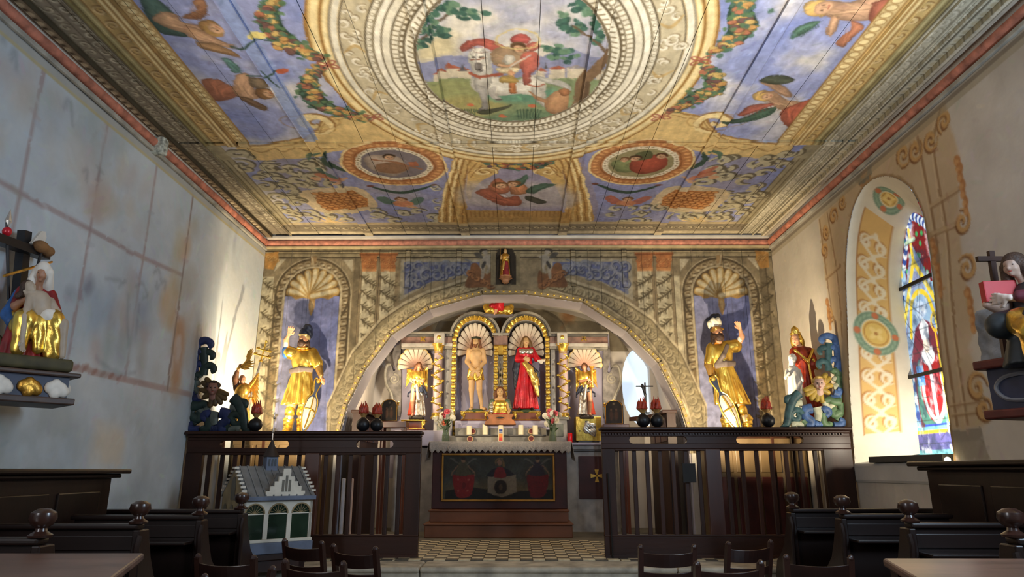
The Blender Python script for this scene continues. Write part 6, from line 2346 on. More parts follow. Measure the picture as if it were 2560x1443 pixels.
def hand_prims(w, d, n, L=.085, curl=.35, side=1, spread=.25):
    """palm, four unequal bent fingers and a thumb leaving the side of the palm; w wrist, d finger direction, n palm normal"""
    w, d, n = np.array(w, float), nrm(d), nrm(n)
    l = nrm(np.cross(d, n)) * side
    P = [Cp(w - d * L * .12, w + d * L * .15, L * .17, L * .17)]
    for k in (-1,0,1):
        P.append(Cp(w + d * L * .12 + l * k * L * .10, w + d * L * .46 + l * k * L * .16, L * .13, L * .12))
    for k, ln in zip((-1.5,-.5,.5,1.5),(.40,.50,.54,.46)):
        b = w + d * L * .46 + l * k * L * .15
        fd = nrm(d + l * k * spread * .3)
        m1 = b + (fd * math.cos(curl) + n * math.sin(curl)) * L * ln * .52
        m2 = m1 + (fd * math.cos(curl * 2.3) + n * math.sin(curl * 2.3)) * L * ln * .5
        P += [Cp(b, m1, L * .088, L * .08), Cp(m1, m2, L * .08, L * .062)]
    tb = w + d * L * .14 + l * L * .2
    t1 = tb + nrm(d * .6 + l * .8 + n * .25) * L * .27
    t2 = t1 + nrm(d * .95 + l * .2 + n * .3) * L * .22
    P += [Cp(tb, t1, L * .10, L * .085), Cp(t1, t2, L * .085, L * .065)]
    return P


class Fig:
    def __init__(s, name, u, vtop, vfoot, Y, label, cat='statue', rz=0.0, group=None, slim=.86):
        p = atY(u, vfoot, Y)
        s.H = atY(u, vtop, Y).z - p.z
        s.e = empty(name, p, rz, label, cat, group, scale=s.H)
        s.e.scale = (s.H * slim, s.H * slim, s.H)
        s.base = p

    def part(s, name, prims, m, h=.010, k=.02, parent=None, **kw):
        return carved(name, prims, m, parent or s.e, h=h, k=k, **kw)

    def head(s, c, yaw=0.0, tilt=0.0, roll=0.0, r=1.0, skin=None, eyes=True):
        """face with brow, nose, chin, ears; eyes and mouth as painted parts; returns skin prims and a local->figure mapping"""
        M = Matrix.Rotation(yaw,3, 'Z') @ Matrix.Rotation(roll,3, 'Y') @ Matrix.Rotation(tilt,3, 'X')
        c = Vector(c)

        def T_(x, y, z):
            return tuple(c + M @ Vector((x * r, y * r, z * r)))
        P = [El(T_(0,.006,.012),(.050 * r,.060 * r,.056 * r), tilt, roll, yaw), El(T_(0,-.012,-.022),(.040 * r,.044 * r,.044 * r), tilt, roll, yaw),
             Cp(T_(0,-.048,-.050), T_(0,-.048,-.050),.013 * r), Cp(T_(0,-.054,.012), T_(0,-.067,-.014),.006 * r,.010 * r),
             Cp(T_(-.022,-.046,.020), T_(.022,-.046,.020),.008 * r), Cp(T_(-.05,.006,.0), T_(-.05,.008,-.018),.009 * r,.007 * r), Cp(T_(.05,.006,.0), T_(.05,.008,-.018),.009 * r,.007 * r),
             Cp(T_(-.024,-.04,-.018), T_(-.024,-.04,-.018),.016 * r), Cp(T_(.024,-.04,-.018), T_(.024,-.04,-.018),.016 * r)]
        if eyes:
            for sx in (-1,1):
                G().ball((0,0,0),(.0085 * r,.005 * r,.005 * r),8,6).build('eye', mat('eye_dark', rgb(40,28,22),.3), s.e, smooth=True, loc=T_(sx * .02,-.0525,.006))
            G().ball((0,0,0),(.013 * r,.006 * r,.0045 * r),8,6).build('mouth', mat('mouth_red', rgb(160,70,58),.5), s.e, smooth=True, loc=T_(0,-.0575,-.033))
        return P, T_

    def limb(s, pts, rs):
        return [Cp(a, b, r0, r1) for a, b, r0, r1 in zip(pts[:-1], pts[1:], rs[:-1], rs[1:])]


def small_pedestal(u, Y, vtop, vbot, lab, hw=.20, depth=.24, group=None):
    """mahogany foot with gilt top, base and corner scrolls"""
    p = atY(u, vbot, Y)
    hgt = atY(u, vtop, Y).z - p.z
    e = empty('statue_pedestal', p, label=lab, cat='pedestal', group=group)
    G().prism([(-hw,.02),(hw,.02),(hw * .82, hgt * .85),(-hw * .82, hgt * .85)],-depth / 2, depth / 2, 'y').build('mahogany_block', MAHO, e, bev=.006)
    G().box(-hw * 1.15, hw * 1.15,-depth * .58, depth * .58, hgt * .86, hgt).build('gilt_top', GOLD, e, bev=.008)
    G().box(-hw * 1.1, hw * 1.1,-depth * .55, depth * .55,.02, hgt * .2).build('gilt_foot', GOLD, e, bev=.008)
    G().box(-hw * 1.12, hw * 1.12,-depth * .57, depth * .57,0,.022).build('foot_board', MAHO, e, bev=.004)
    for s in (-1,1):
        q = [(s * hw * .92 + a,-depth * .55, hgt * .66 + b) for a, b in spiral((0,0),.035,1.5,1.57 if s > 0 else 1.57,24,-s)]
        tail = [(s * hw * .92,-depth * .53, hgt * .22),(s * hw * .85,-depth * .55, hgt * .4)]
        G().tube(tail + q[::-1][0:0] + q,.013,7).build('gilt_scroll', GOLD, e, smooth=True)
    return e


small_pedestal(1188,11.18,1030,1054, 'mahogany pedestal with gilt scrolls under the figure in a loincloth', group='matching pedestals on the lilac plinth')
small_pedestal(1316,11.18,1030,1054, 'mahogany pedestal with gilt scrolls under the woman in red', group='matching pedestals on the lilac plinth')
small_pedestal(1035,11.15,1051,1077, 'mahogany pedestal with gilt scrolls under the left angel', hw=.17)


def rocky(f, rx, ry, hgt, m=GREEN, z0=-.03):
    f.part('ground', [El((0,0, z0 + hgt * .3),(rx, ry, hgt))], m, h=.014, k=.01, rough=.006, rscale=40)


# ---- standing figure in gold loincloth with bound hands
f = Fig('saint_statue',1188,842,1026,11.16, 'carved bare-chested figure in gold loincloth with thorn crown, left niche')
hp, T_ = f.head((0,-.01,.925), yaw=-.15, tilt=-.12)
arms = []
for s in (-1,1):
    arms += f.limb([(s * .112,0,.805),(s * .142,.0,.655),(s * .05,-.085,.545),(s * -.02,-.10,.50)], [.037,.031,.026,.017])
legL = f.limb([(-.055,0,.53),(-.062,-.012,.28),(-.055,.01,.06)], [.066,.042,.026]) + [Cp((-.055,.0,.025),(-.068,-.085,.014),.026,.017)]
legR = f.limb([(.055,0,.53),(.062,-.035,.28),(.098,.0,.06)], [.066,.042,.026]) + [Cp((.098,-.005,.025),(.150,-.075,.014),.026,.017)]
for k in range(5):
    legR.append(Cp((.135 + .008 * k,-.075 + .006 * k,.012),(.150 + .009 * k,-.095 + .010 * k,.010),.008,.006))
    legL.append(Cp((-.080 + .008 * k,-.08,.012),(-.084 + .009 * k,-.102,.010),.008,.006))
torso = [El((0,0,.72),(.105,.072,.11)), El((0,.005,.60),(.082,.062,.10)), El((0,0,.52),(.092,.070,.06)), Cp((-.10,0,.805),(.10,0,.805),.036), Cp((0,0,.80),(0,-.005,.88),.040,.034),
         El((-.045,-.05,.76),(.05,.03,.04)), El((.045,-.05,.76),(.05,.03,.04)), El((0,-.055,.64),(.05,.02,.06))]
f.part('body', hp + torso + arms + legL + legR, FLESHP, h=.0075, k=.022)
for s in (-1,1):
    f.part('hand', hand_prims((s * -.02,-.105,.51),(-s * .55,-.1,-.75),(0,-1,-.1),.085,.15, s), FLESHP, h=.0045, k=.006)
f.part('hair', [El(T_(0,.018,.022),(.062,.062,.062)), Cp(T_(-.052,.0,.01),(-.085,-.01,.83),.026,.018), Cp(T_(.052,.0,.01),(.085,-.005,.82),.026,.018), Cp((-.085,-.01,.83),(-.10,-.02,.79),.018,.008), Cp((.085,-.005,.82),(.10,-.02,.78),.018,.008), Cp(T_(0,.05,.02),(0,.06,.82),.05,.04)], HAIRB, h=.008, k=.015, cut=[El(T_(0,-.075,-.01),(.042,.045,.05))])
f.part('beard', [El(T_(0,-.040,-.062),(.028,.022,.034)), Cp(T_(-.03,-.035,-.035), T_(.03,-.035,-.035),.012)], HAIRB, h=.007, k=.012)
g = G()
for k in range(3):
    g.tube([T_(.062 * math.cos(a),.066 * math.sin(a),.045 + .008 * math.sin(3 * a + k * 2)) for a in np.linspace(0,6.28,25)[:-1]],.009,6, True)
for k in range(18):
    a = k * .35
    g.tube([T_(.066 * math.cos(a),.070 * math.sin(a),.045), T_(.085 * math.cos(a),.09 * math.sin(a),.06)], [.005,.001],4)
g.build('thorn_crown', mat('thorn_green', rgb(46,48,30),.7), f.e, smooth=True)
f.part('loincloth', [Sk((0,0,.555),(0,-.01,.40),(.108,.086),(.125,.10),11,.10,1.0,2), El((0,0,.53),(.108,.085,.04)), Cp((.09,-.05,.53),(.05,-.09,.42),.035,.02), Cp((-.09,-.05,.53),(-.12,-.05,.44),.03,.015), Cp((0,-.08,.50),(.02,-.10,.39),.03,.015)], GOLD, h=.009, k=.015)
rocky(f,.16,.12,.04)

# ---- woman in red with hand on her breast
f = Fig('saint_statue',1316,841,1026,11.16, 'carved woman in red gown with dark mantle, right middle niche')
hp, T_ = f.head((0,-.01,.925), yaw=.1, tilt=-.15, roll=-.1)
armL = f.limb([(-.10,0,.80),(-.125,-.02,.68),(-.02,-.095,.675)], [.03,.026,.016])
armR = f.limb([(.10,0,.80),(.16,-.02,.69),(.235,-.08,.655)], [.03,.026,.016])
f.part('body', hp + [Cp((0,0,.62),(0,0,.80),.06,.05), Cp((0,0,.80),(0,-.005,.88),.034,.03)] + armL + armR, FLESHP, h=.0085, k=.02)
f.part('hand', hand_prims((-.035,-.10,.675),(.95,-.05,-.15),(0,1,.1),.095,.12,1), FLESHP, h=.0045, k=.006)
f.part('hand', hand_prims((.225,-.08,.655),(.85,-.4,.0),(0,0,1),.085,.2,1), FLESHP, h=.0045, k=.006)
f.part('gown', [Sk((0,0,.70),(-.02,0,.015),(.085,.07),(.185,.13),9,.13,.4,1.5), El((0,0,.75),(.10,.075,.10)), Cp((-.10,0,.80),(-.135,-.02,.68),.044,.044), Cp((-.135,-.02,.68),(-.05,-.085,.675),.044,.032),
                Cp((.10,0,.80),(.165,-.02,.69),.044,.044), Cp((.165,-.02,.69),(.22,-.07,.66),.044,.03), Cp((-.1,0,.81),(.1,0,.81),.036)], REDR, h=.009, k=.02)
f.part('collar', [El((-.055,-.075,.775),(.055,.02,.035)), El((.055,-.075,.775),(.055,.02,.035)), Cp((-.09,-.04,.80),(.09,-.04,.80),.025)], SILV, h=.008, k=.012, rough=.004, rscale=60)
f.part('veil', [El(T_(0,.016,.018),(.064,.066,.066)), Cp(T_(-.055,.01,0),(-.085,.01,.80),.03,.035), Cp(T_(.055,.01,0),(.09,.01,.80),.03,.035), Cp(T_(0,.05,.02),(0,.06,.80),.05,.06)], mat('veil_brown', rgb(112,84,52),.5,.3, var=.3), h=.009, k=.02, cut=[El(T_(0,-.07,-.015),(.043,.05,.062))])
f.part('mantle', [Cp((-.11,.03,.80),(-.16,.04,.55),.05,.055), Cp((-.16,.04,.55),(-.165,.05,.30),.055,.03), Cp((-.10,.05,.80),(-.10,.07,.25),.06,.06)], NAVY, h=.010, k=.03, rough=.006, rscale=34)
f.part('gold_mantle', [Cp((-.02,-.095,.61),(.06,-.115,.52),.04,.05), Cp((.06,-.115,.52),(.13,-.12,.38),.05,.05), Cp((.13,-.12,.38),(.175,-.12,.19),.05,.03), Cp((.15,-.10,.48),(.20,-.08,.32),.02,.012)], mat('pale_gilding', rgb(232,196,110),.3,.8, var=.15, bump=.2), h=.009, k=.03, rough=.006, rscale=44)
f.part('mantle_lining', [Cp((.0,-.08,.64),(.17,-.09,.50),.02,.02), Cp((.17,-.09,.50),(.19,-.08,.16),.02,.012)], NAVY, h=.009, k=.02)
f.part('white_kerchief', [Cp((.19,-.11,.645),(.28,-.10,.655),.018,.02), El((.23,-.115,.625),(.03,.015,.022))], WHT, h=.007, k=.012, rough=.004, rscale=70)
for s in (-1,1):
    f.part('shoe', [Cp((s * .09 - .01,-.09,.012),(s * .11 - .01,-.16,.008),.022,.015)], BLACK, h=.008, k=.01)
rocky(f,.16,.13,.035)

# ---- angels of the outer niches
WING = GOLD


def wing(f, root, tip, low, m, name='wing', sgn=1):
    """feathered wing: fan of overlapping blades from the shoulder"""
    g = G()
    r_, t_, l_ = Vector(root), Vector(tip), Vector(low)
    for k in range(9):
        q = k / 8
        a = r_.lerp(t_,.25 + .75 * (1 - q))
        e = t_.lerp(l_, q)
        d = (e - a).normalized()
        sd = Vector((0,1,0)).cross(d).normalized() * .022
        mid = a.lerp(e,.55)
        y = Vector((0,.004 * (k % 2),0))
        g.add([a + sd * .6 + y, mid + sd + y, e + y, mid - sd + y, a - sd * .6 + y, a.lerp(e,.5) + Vector((0,-.012,0)) + y], [[0,1,5], [1,2,5], [2,3,5], [3,4,5], [4,0,5]])
    g.tube([r_, r_.lerp(t_,.5) + Vector((sgn * .02,0,.02)), t_], [.03,.026,.008],8)
    o = g.build(name, m, f.e)
    o.modifiers.new('t', 'SOLIDIFY').thickness = .008
    return o


def angel(u, vt, vf, sgn, lab):
    f = Fig('angel_statue', u, vt, vf,11.1, lab, group='angels of the outer niches')
    M_ = lambda x, y, z: (sgn * x, y, z)
    hp, T_ = f.head((sgn * .02,-.02,.915), yaw=sgn * .5, tilt=.12, roll=sgn * .2)
    aL = f.limb([M_(-.11,0,.79), M_(-.14,-.06,.66), M_(-.05,-.12,.60)], [.036,.03,.02])
    aR = f.limb([M_(.11,0,.79), M_(.12,-.07,.64), M_(-.03,-.13,.66)], [.036,.03,.02])
    leg = f.limb([M_(-.07,-.02,.50), M_(-.085,-.075,.28), M_(-.075,-.03,.06)], [.062,.044,.028]) + [Cp(M_(-.075,-.04,.028), M_(-.085,-.12,.016),.028,.018)]
    f.part('body', hp + [Cp((0,0,.5),(0,0,.80),.06,.055), Cp((sgn * .005,0,.80),(sgn * .015,-.01,.87),.036,.03)] + aL + aR + leg, FLESHD, h=.0085, k=.02)
    f.part('hand', hand_prims(M_(-.05,-.125,.60), M_(-.75,-.3,.1), M_(0,0,1),.09,.4, sgn), FLESHD, h=.0045, k=.006)
    f.part('hand', hand_prims(M_(-.03,-.135,.66), M_(-.95,-.1,-.1), M_(0,1,-.3),.09,.4, sgn), FLESHD, h=.0045, k=.006)
    f.part('hair', [El(T_(0,.018,.022),(.064,.064,.062)), Cp(T_(-.05,.01,0), M_(-.10,0,.79),.03,.03), Cp(T_(.05,.015,0), M_(.07,.03,.79),.03,.03)], HAIRB, h=.009, k=.02, cut=[El(T_(0,-.078,-.012),(.042,.045,.055))], rough=.004, rscale=60)
    f.part('tunic', [El((0,-.005,.72),(.112,.085,.115)), Sk((0,0,.66),(0,0,.50),(.10,.078),(.13,.10),9,.12,0,1), Cp(M_(-.11,0,.79), M_(-.135,-.04,.69),.05,.048), Cp(M_(.11,0,.79), M_(.12,-.05,.68),.05,.048), Cp(M_(-.1,0,.80), M_(.1,0,.80),.04)], GOLD, h=.0095, k=.02, rough=.004, rscale=40)
    f.part('blue_hem', [Sk((sgn * .02,0,.53),(sgn * .03,0,.44),(.125,.10),(.16,.12),7,.14,2,1), Cp(M_(.10,-.06,.54), M_(.19,-.03,.42),.03,.03)], NAVY, h=.010, k=.02)
    f.part('silver_skirt', [Sk(M_(.045,0,.58), M_(.075,0,.02),(.06,.07),(.11,.12),8,.16,1,2), Cp(M_(.0,-.09,.56), M_(.05,-.12,.3),.03,.05)], SILV, h=.009, k=.02, rough=.004, rscale=40)
    f.part('red_underskirt', [Sk(M_(-.07,.04,.44), M_(-.085,.03,.03),(.06,.05),(.105,.08),7,.14,0,1)], mat('vermilion', rgb(178,58,34),.5, var=.2), h=.011, k=.02)
    wing(f, M_(.07,.04,.78), M_(.20,.03,.90), M_(.22,.0,.40), GOLD, sgn=sgn)
    wing(f, M_(-.07,.06,.80), M_(-.24,.06,.86), M_(-.27,.05,.52), GOLDD, sgn=-sgn)
    for q in (M_(-.2,.05,.38), M_(.2,.03,.36)):
        f.part('tassel', [Cp((q[0], q[1], q[2] + .05), q,.012,.022), Cp((q[0] * .6,0,.47),(q[0], q[1], q[2] + .05),.02,.015)], NAVY, h=.009, k=.01)
    f.part('ground', [Bx((0,0,-.022),(.15,.11,.03), rnd=.02)], mat('dark_ground', rgb(48,38,30),.7), h=.012, k=.01)
    return f


fa = angel(1041,905,1043,1, 'carved angel with gold wings and silver skirt, arms folded, far left niche')
fb = angel(1466,907,1041,-1, 'carved angel holding a gilt column, on the gilt box at right')
G().lathe([(0,.52),(.05,.52),(.05,.545),(.026,.56),(.024,.86),(.045,.88),(.06,.89),(.06,.91),(0,.91)],(.13,-.13,0),14).build('held_column', GOLDD, fb.e, smooth=True)

# ---- bust reliquary on carved base between the two pedestals
p = atY(1251,1063,10.98)
bs = Fig('reliquary_bust',1250,967,1036,10.98, 'gilded half-length bust with loose hair on a carved wooden socle', 'bust', slim=1.0)
k_ = 1 / .33
hp, T_ = bs.head((0,-.02,.80), r=2.6, tilt=-.05)
bs.part('body', hp + [Cp((0,0,.50),(0,-.01,.70),.11,.085), El((0,0,.52),(.22,.14,.09)), Cp((-.26,-.04,.40),(-.33,-.08,.14),.07,.05), Cp((.26,-.04,.40),(.33,-.08,.14),.07,.05)], FLESHP, h=.02, k=.04)
bs.part('bodice', [Sk((0,0,.46),(0,0,.04),(.24,.16),(.30,.2),5,.06,0), El((0,-.02,.36),(.26,.19,.18)), Sk((0,0,.28),(0,0,0),(.20,.15),(.34,.22),7,.05)], GOLD, h=.02, k=.05)
bs.part('hair', [El(T_(0,.018,.024),(.165,.165,.155)), Cp(T_(-.052,.01,0),(-.19,.0,.50),.07,.05), Cp(T_(.052,.01,0),(.19,.0,.50),.07,.05)], HAIRB, h=.018, k=.04, cut=[El(T_(0,-.08,-.01),(.115,.13,.155))])
for s in (-1,1):
    bs.part('sleeve', [Cp((s * .27,0,.46),(s * .36,-.03,.22),.10,.08), El((s * .27,0,.48),(.09,.09,.07))], mat('green_brocade', rgb(86,104,84),.5,.2, var=.35, scale=20), h=.022, k=.03, rough=.008, rscale=30)
    bs.part('hand', hand_prims((s * .36,-.10,.14),(s * -.3,-.6,-.3),(0,0,-1),.19,.5, s), FLESHP, h=.011, k=.015)
bs.part('silver_vessel', [El((-.30,-.2,.24),(.085,.08,.10)), El((-.30,-.2,.08),(.07,.07,.08)), Cp((-.3,-.2,.3),(-.3,-.2,.40),.04,.03)], SILV, h=.018, k=.02)
bs.part('red_sash', [Sk((0,0,.07),(0,0,-.02),(.33,.21),(.38,.24),7,.05)], REDR, h=.022, k=.02)
sz = p.z
ht = bs.base.z - sz
so = empty('bust_socle', p, label='carved brown wooden socle with an oval opening under the bust', cat='pedestal')
G().prism([(-.25,0),(.25,0),(.23,.05),(.19,.08),(.175, ht * .6),(.20, ht - .03),(.22, ht),(-.22, ht),(-.20, ht - .03),(-.175, ht * .6),(-.19,.08),(-.23,.05)],-.12,.14, 'y').build('socle_block', WOODL, so, bev=.01)
g = G().tube([(.07 * math.cos(a),-.122, ht * .62 + .022 * math.sin(a)) for a in np.linspace(0,6.28,21)[:-1]],.007,6, True)
g.build('opening_rim', WOODL, so, smooth=True)
G().lathe([(0,0),(.066,0),(.066,.004),(0,.004)], n=20, sy=.32).build('dark_opening', BLACK, so, loc=(0,-.121, ht * .62), rot=(math.pi / 2,0,0))

# ---- knights at the shell niches
SASH = mat('grey_sash', rgb(104,92,86),.6, var=.2)
BRON = mat('bronze_sleeve', rgb(150,116,62),.4,.6, var=.25)
GRV = mat('silver_greave', rgb(176,160,128),.35,.7, var=.15)


def greaves(f, legs):
    for (hip, knee, ank, foot) in legs:
        f.part('greave', f.limb([hip, knee, ank], [.066,.050,.042]), GRV, h=.010, k=.02)
        f.part('knee_plate', [El((knee[0], knee[1] - .02, knee[2]),(.055,.05,.05)), Cp((knee[0] - .045, knee[1] - .02, knee[2] - .03),(knee[0] + .045, knee[1] - .02, knee[2] - .03),.014)], GOLD, h=.009, k=.015)
        f.part('boot', [Cp((ank[0], ank[1], ank[2] + .05),(ank[0], ank[1], ank[2] - .03),.060,.045), Cp((ank[0], ank[1] - .01, ank[2] - .03), foot,.046,.03), El((ank[0], ank[1] - .005, ank[2] + .06),(.066,.06,.018)), El((ank[0], ank[1] - .02, ank[2] + .015),(.054,.055,.012)), El((ank[0], ank[1] - .02, ank[2] - .02),(.052,.055,.012))], GOLD, h=.009, k=.012)


KH = 9.18
# west knight: right arm of the picture leans on a shield
f = Fig('knight_statue',742,836,1092, KH, 'gilded bearded knight raising one arm, leaning on a shield, left niche')
hp, T_ = f.head((.0,-.03,.925), yaw=-.1, tilt=-.45)
upL = f.limb([(-.10,0,.80),(-.175,-.03,.815),(-.19,-.06,.93),(-.155,-.09,.985)], [.042,.036,.027,.017])
upR = f.limb([(.11,0,.80),(.185,-.02,.69),(.245,-.06,.565)], [.042,.034,.018])
f.part('body', hp + [Cp((0,0,.5),(0,0,.8),.075,.06), Cp((0,0,.80),(0,-.015,.88),.038,.034)] + upL + upR, FLESH, h=.0085, k=.02)
f.part('hand', hand_prims((-.158,-.09,.975),(.35,-.15,.9),(.3,-.8,-.2),.10,.12,1,.5), FLESH, h=.0045, k=.006)
f.part('hand', hand_prims((.245,-.065,.568),(.45,-.3,-.5),(-.2,0,-1),.085,.55,1), FLESH, h=.0045, k=.006)
f.part('beard', [El(T_(0,-.040,-.055),(.042,.030,.034)), Cp(T_(-.045,-.01,-.03), T_(-.02,-.045,-.05),.016), Cp(T_(.045,-.01,-.03), T_(.02,-.045,-.05),.016), Cp(T_(-.018,-.062,-.022), T_(.018,-.062,-.022),.007)], HAIR, h=.007, k=.012, rough=.003, rscale=70)
f.part('hair', [El(T_(0,.022,.0),(.060,.055,.055)), Cp(T_(-.045,.02,-.02),(-.055,.01,.85),.028,.02), Cp(T_(.045,.02,-.02),(.055,.01,.85),.028,.02)], HAIR, h=.009, k=.02)
f.part('helmet', [El(T_(0,.01,.045),(.062,.070,.045)), Cp(T_(-.045,-.055,.04), T_(.045,-.055,.04),.010)], mat('pale_brass', rgb(232,206,140),.35,.6), h=.008, k=.015)
f.part('plume', [El((-.02,.03,1.02),(.055,.05,.05)), El((.02,.05,1.06),(.05,.05,.05)), El((-.05,.04,.99),(.03,.04,.04)), El((.035,.05,1.01),(.04,.05,.05)), El((-.01,.06,1.085),(.035,.035,.03))], NAVY, h=.010, k=.015, rough=.008, rscale=70)  # dark plume added to give the black shape of a shadow overhead
f.part('tunic', [El((0,-.005,.73),(.125,.088,.115)), Cp((-.10,0,.81),(.10,0,.81),.05), Cp((-.10,0,.80),(-.165,-.03,.815),.058,.066), Cp((.11,0,.80),(.18,-.02,.70),.060,.062), Sk((0,0,.64),(.0,-.01,.30),(.105,.085),(.185,.135),9,.13,.6,1), El((0,0,.64),(.11,.085,.05))], GOLD, h=.0095, k=.022, rough=.004, rscale=26)
f.part('collar', [Cp((-.05,-.05,.855),(.05,-.05,.855),.014), Cp((-.05,-.05,.855),(-.06,.03,.87),.014), Cp((.05,-.05,.855),(.06,.03,.87),.014)], GOLD, h=.008, k=.01)
f.part('sash', [Cp((-.12,-.03,.635),(0,-.10,.645),.02), Cp((0,-.10,.645),(.12,-.03,.65),.02), Cp((-.12,-.03,.615),(0,-.10,.622),.016), Cp((0,-.10,.622),(.12,-.03,.63),.016)], SASH, h=.008, k=.01)
f.part('sleeve', [Cp((.185,-.02,.69),(.238,-.055,.585),.050,.030)], BRON, h=.009, k=.01, rough=.004, rscale=60)
f.part('cuff', [Cp((-.182,-.035,.80),(-.187,-.045,.83),.050,.046)], BLUE, h=.009, k=.01)
f.part('undersleeve', [Cp((-.187,-.045,.83),(-.188,-.062,.93),.034,.026)], WHT, h=.009, k=.01)
greaves(f, [((-.075,0,.36),(-.085,-.03,.24),(-.105,.0,.10),(-.12,-.10,.02)),((.055,0,.36),(.05,-.035,.24),(.045,.0,.10),(.05,-.10,.02))])
# shield at his side
sh = G()
prof = [(.0,.55),(.03,.56),(.045,.53),(.03,.47),(.02,.40),(.06,.34),(.075,.22),(.05,.10),(.0,-.01),(-.05,.10),(-.075,.22),(-.06,.34),(-.02,.40),(-.03,.47),(-.045,.53),(-.03,.56)]


def shield(f, loc, rot, sc_):
    n = len(prof)
    e = bpy.data.objects.new('shield', None)
    link(e, f.e)
    e.location, e.rotation_euler, e.scale = loc, rot,(sc_, sc_, sc_)
    sp = [tuple(p) for p in smooth_path(prof,4, True)]
    G().prism([(a * 1.0, b) for a, b in sp],-.004,.012, 'y').build('shield_board', NAVY, e)
    G().tube([(a,-.006, b) for a, b in sp],.0075,6, True).build('shield_rim', GOLD, e, smooth=True)
    body = [(0.0,.37),(.045,.335),(.062,.22),(.042,.11),(0,.03),(-.042,.11),(-.062,.22),(-.045,.335)]
    V = [(a,-.012 - .03 * (1 - (abs(a) / .065) ** 2) * .8, b) for a, b in body] + [(0,-.042,.2)]
    bp_ = [tuple(p) for p in smooth_path(body,4, True)]
    V = [(0,-.045,.2)] + [(a,-.010, b) for a, b in bp_] + [(a * .6,-.036,.2 + (b - .2) * .6) for a, b in bp_]
    m_ = len(bp_)
    F = [[1 + i,1 + (i + 1) % m_,1 + m_ + (i + 1) % m_,1 + m_ + i] for i in range(m_)] + [[0,1 + m_ + i,1 + m_ + (i + 1) % m_] for i in range(m_)]
    G().add(V, F).build('shield_field', mat('shield_silver', rgb(206,200,186),.35,.5, var=.1), e, smooth=True, fix=True)
    G().tube([(0,-.018,.045),(0,-.05,.12),(0,-.056,.2),(0,-.048,.28),(0,-.018,.36)],.009,6).build('shield_cross', GOLD, e, smooth=True)
    G().tube([(-.055,-.018,.23),(-.03,-.045,.23),(0,-.055,.23),(.03,-.045,.23),(.055,-.018,.23)],.009,6).build('shield_cross', GOLD, e, smooth=True)
    G().lathe([(0,0),(.028,0),(.022,.016),(0,.02)], n=14).build('shield_boss', GOLD, e, smooth=True, loc=(0,-.01,.54), rot=(math.pi / 2,0,0))
    return e


shield(f,(.105,-.15,.03),(-.10,.28,.5),.97)

# east knight: leans, arm raised to the right, shield hanging from the other hand
f = Fig('knight_statue',1832,812,1090, KH, 'gilded bearded knight with white plume, shield hanging from one hand, right niche')
hp, T_ = f.head((-.085,-.03,.905), yaw=.25, tilt=-.35, roll=.12)
upR = f.limb([(.03,0,.79),(.115,-.02,.80),(.165,-.05,.88),(.145,-.07,.95)], [.042,.036,.027,.017])
upL = f.limb([(-.15,0,.77),(-.195,-.01,.63),(-.19,-.05,.50)], [.042,.034,.018])
f.part('body', hp + [Cp((0,0,.5),(-.06,0,.78),.07,.055), Cp((-.06,0,.78),(-.075,-.015,.86),.038,.034)] + upL + upR, FLESH, h=.0085, k=.02)
f.part('hand', hand_prims((.147,-.07,.945),(-.35,-.3,.8),(-.5,-.6,-.2),.09,.35,-1), FLESH, h=.0045, k=.006)
f.part('hand', hand_prims((-.19,-.055,.50),(.05,-.2,-.9),(.6,0,.0),.08,.7,-1), FLESH, h=.0045, k=.006)
f.part('beard', [El(T_(0,-.038,-.058),(.045,.032,.036)), Cp(T_(-.048,-.01,-.03), T_(-.02,-.045,-.05),.018), Cp(T_(.048,-.01,-.03), T_(.02,-.045,-.05),.018), Cp(T_(-.018,-.062,-.022), T_(.018,-.062,-.022),.007)], HAIR, h=.007, k=.012, rough=.003, rscale=70)
f.part('hair', [El(T_(0,.022,.0),(.060,.055,.055)), Cp(T_(-.045,.02,-.02), T_(-.05,.03,-.08),.028,.02)], HAIR, h=.009, k=.02)
f.part('helmet', [El(T_(0,.01,.045),(.064,.070,.045)), Cp(T_(-.045,-.05,.035), T_(.045,-.05,.035),.012)], BRON, h=.008, k=.015)
f.part('plume', [El((-.16,-.03,1.005),(.028,.03,.025)), El((-.12,-.04,1.03),(.035,.03,.03)), El((-.08,-.03,1.02),(.035,.03,.035)), El((-.06,-.02,1.04),(.025,.03,.03)), El((-.10,-.02,.99),(.04,.03,.03)), El((-.165,-.03,.98),(.014,.018,.02)), El((-.045,-.02,1.01),(.018,.02,.028))], mat('white_plume', rgb(226,220,196),.6, var=.1), h=.008, k=.010, rough=.004, rscale=90)
f.part('shadow_plume', [El((-.09,.04,1.07),(.05,.04,.04)), El((-.05,.05,1.085),(.035,.035,.035)), El((-.14,.05,1.05),(.035,.03,.03))], NAVY, h=.010, k=.012, rough=.006, rscale=80)  # dark mass modelled in place of the shadow behind the white plume
f.part('tunic', [El((-.055,-.005,.71),(.12,.086,.11)), Cp((-.145,0,.785),(.02,0,.80),.05), Cp((.02,0,.79),(.105,-.02,.80),.058,.062), Cp((-.15,0,.77),(-.19,-.01,.65),.056,.052), Sk((-.04,0,.63),(.02,-.01,.27),(.10,.082),(.17,.125),9,.12,2.2,1), El((-.045,0,.63),(.105,.085,.05))], GOLD, h=.0095, k=.022, rough=.004, rscale=26)
f.part('sash', [Cp((.0,-.05,.79),(-.06,-.095,.70),.026,.024), Cp((-.06,-.095,.70),(-.13,-.05,.62),.024,.02), Cp((-.13,-.05,.62),(-.04,-.10,.635),.02), Cp((-.04,-.10,.635),(.06,-.05,.64),.02), Cp((-.13,-.05,.60),(-.04,-.10,.612),.014), Cp((-.04,-.10,.612),(.06,-.05,.62),.014)], SASH, h=.008, k=.012)
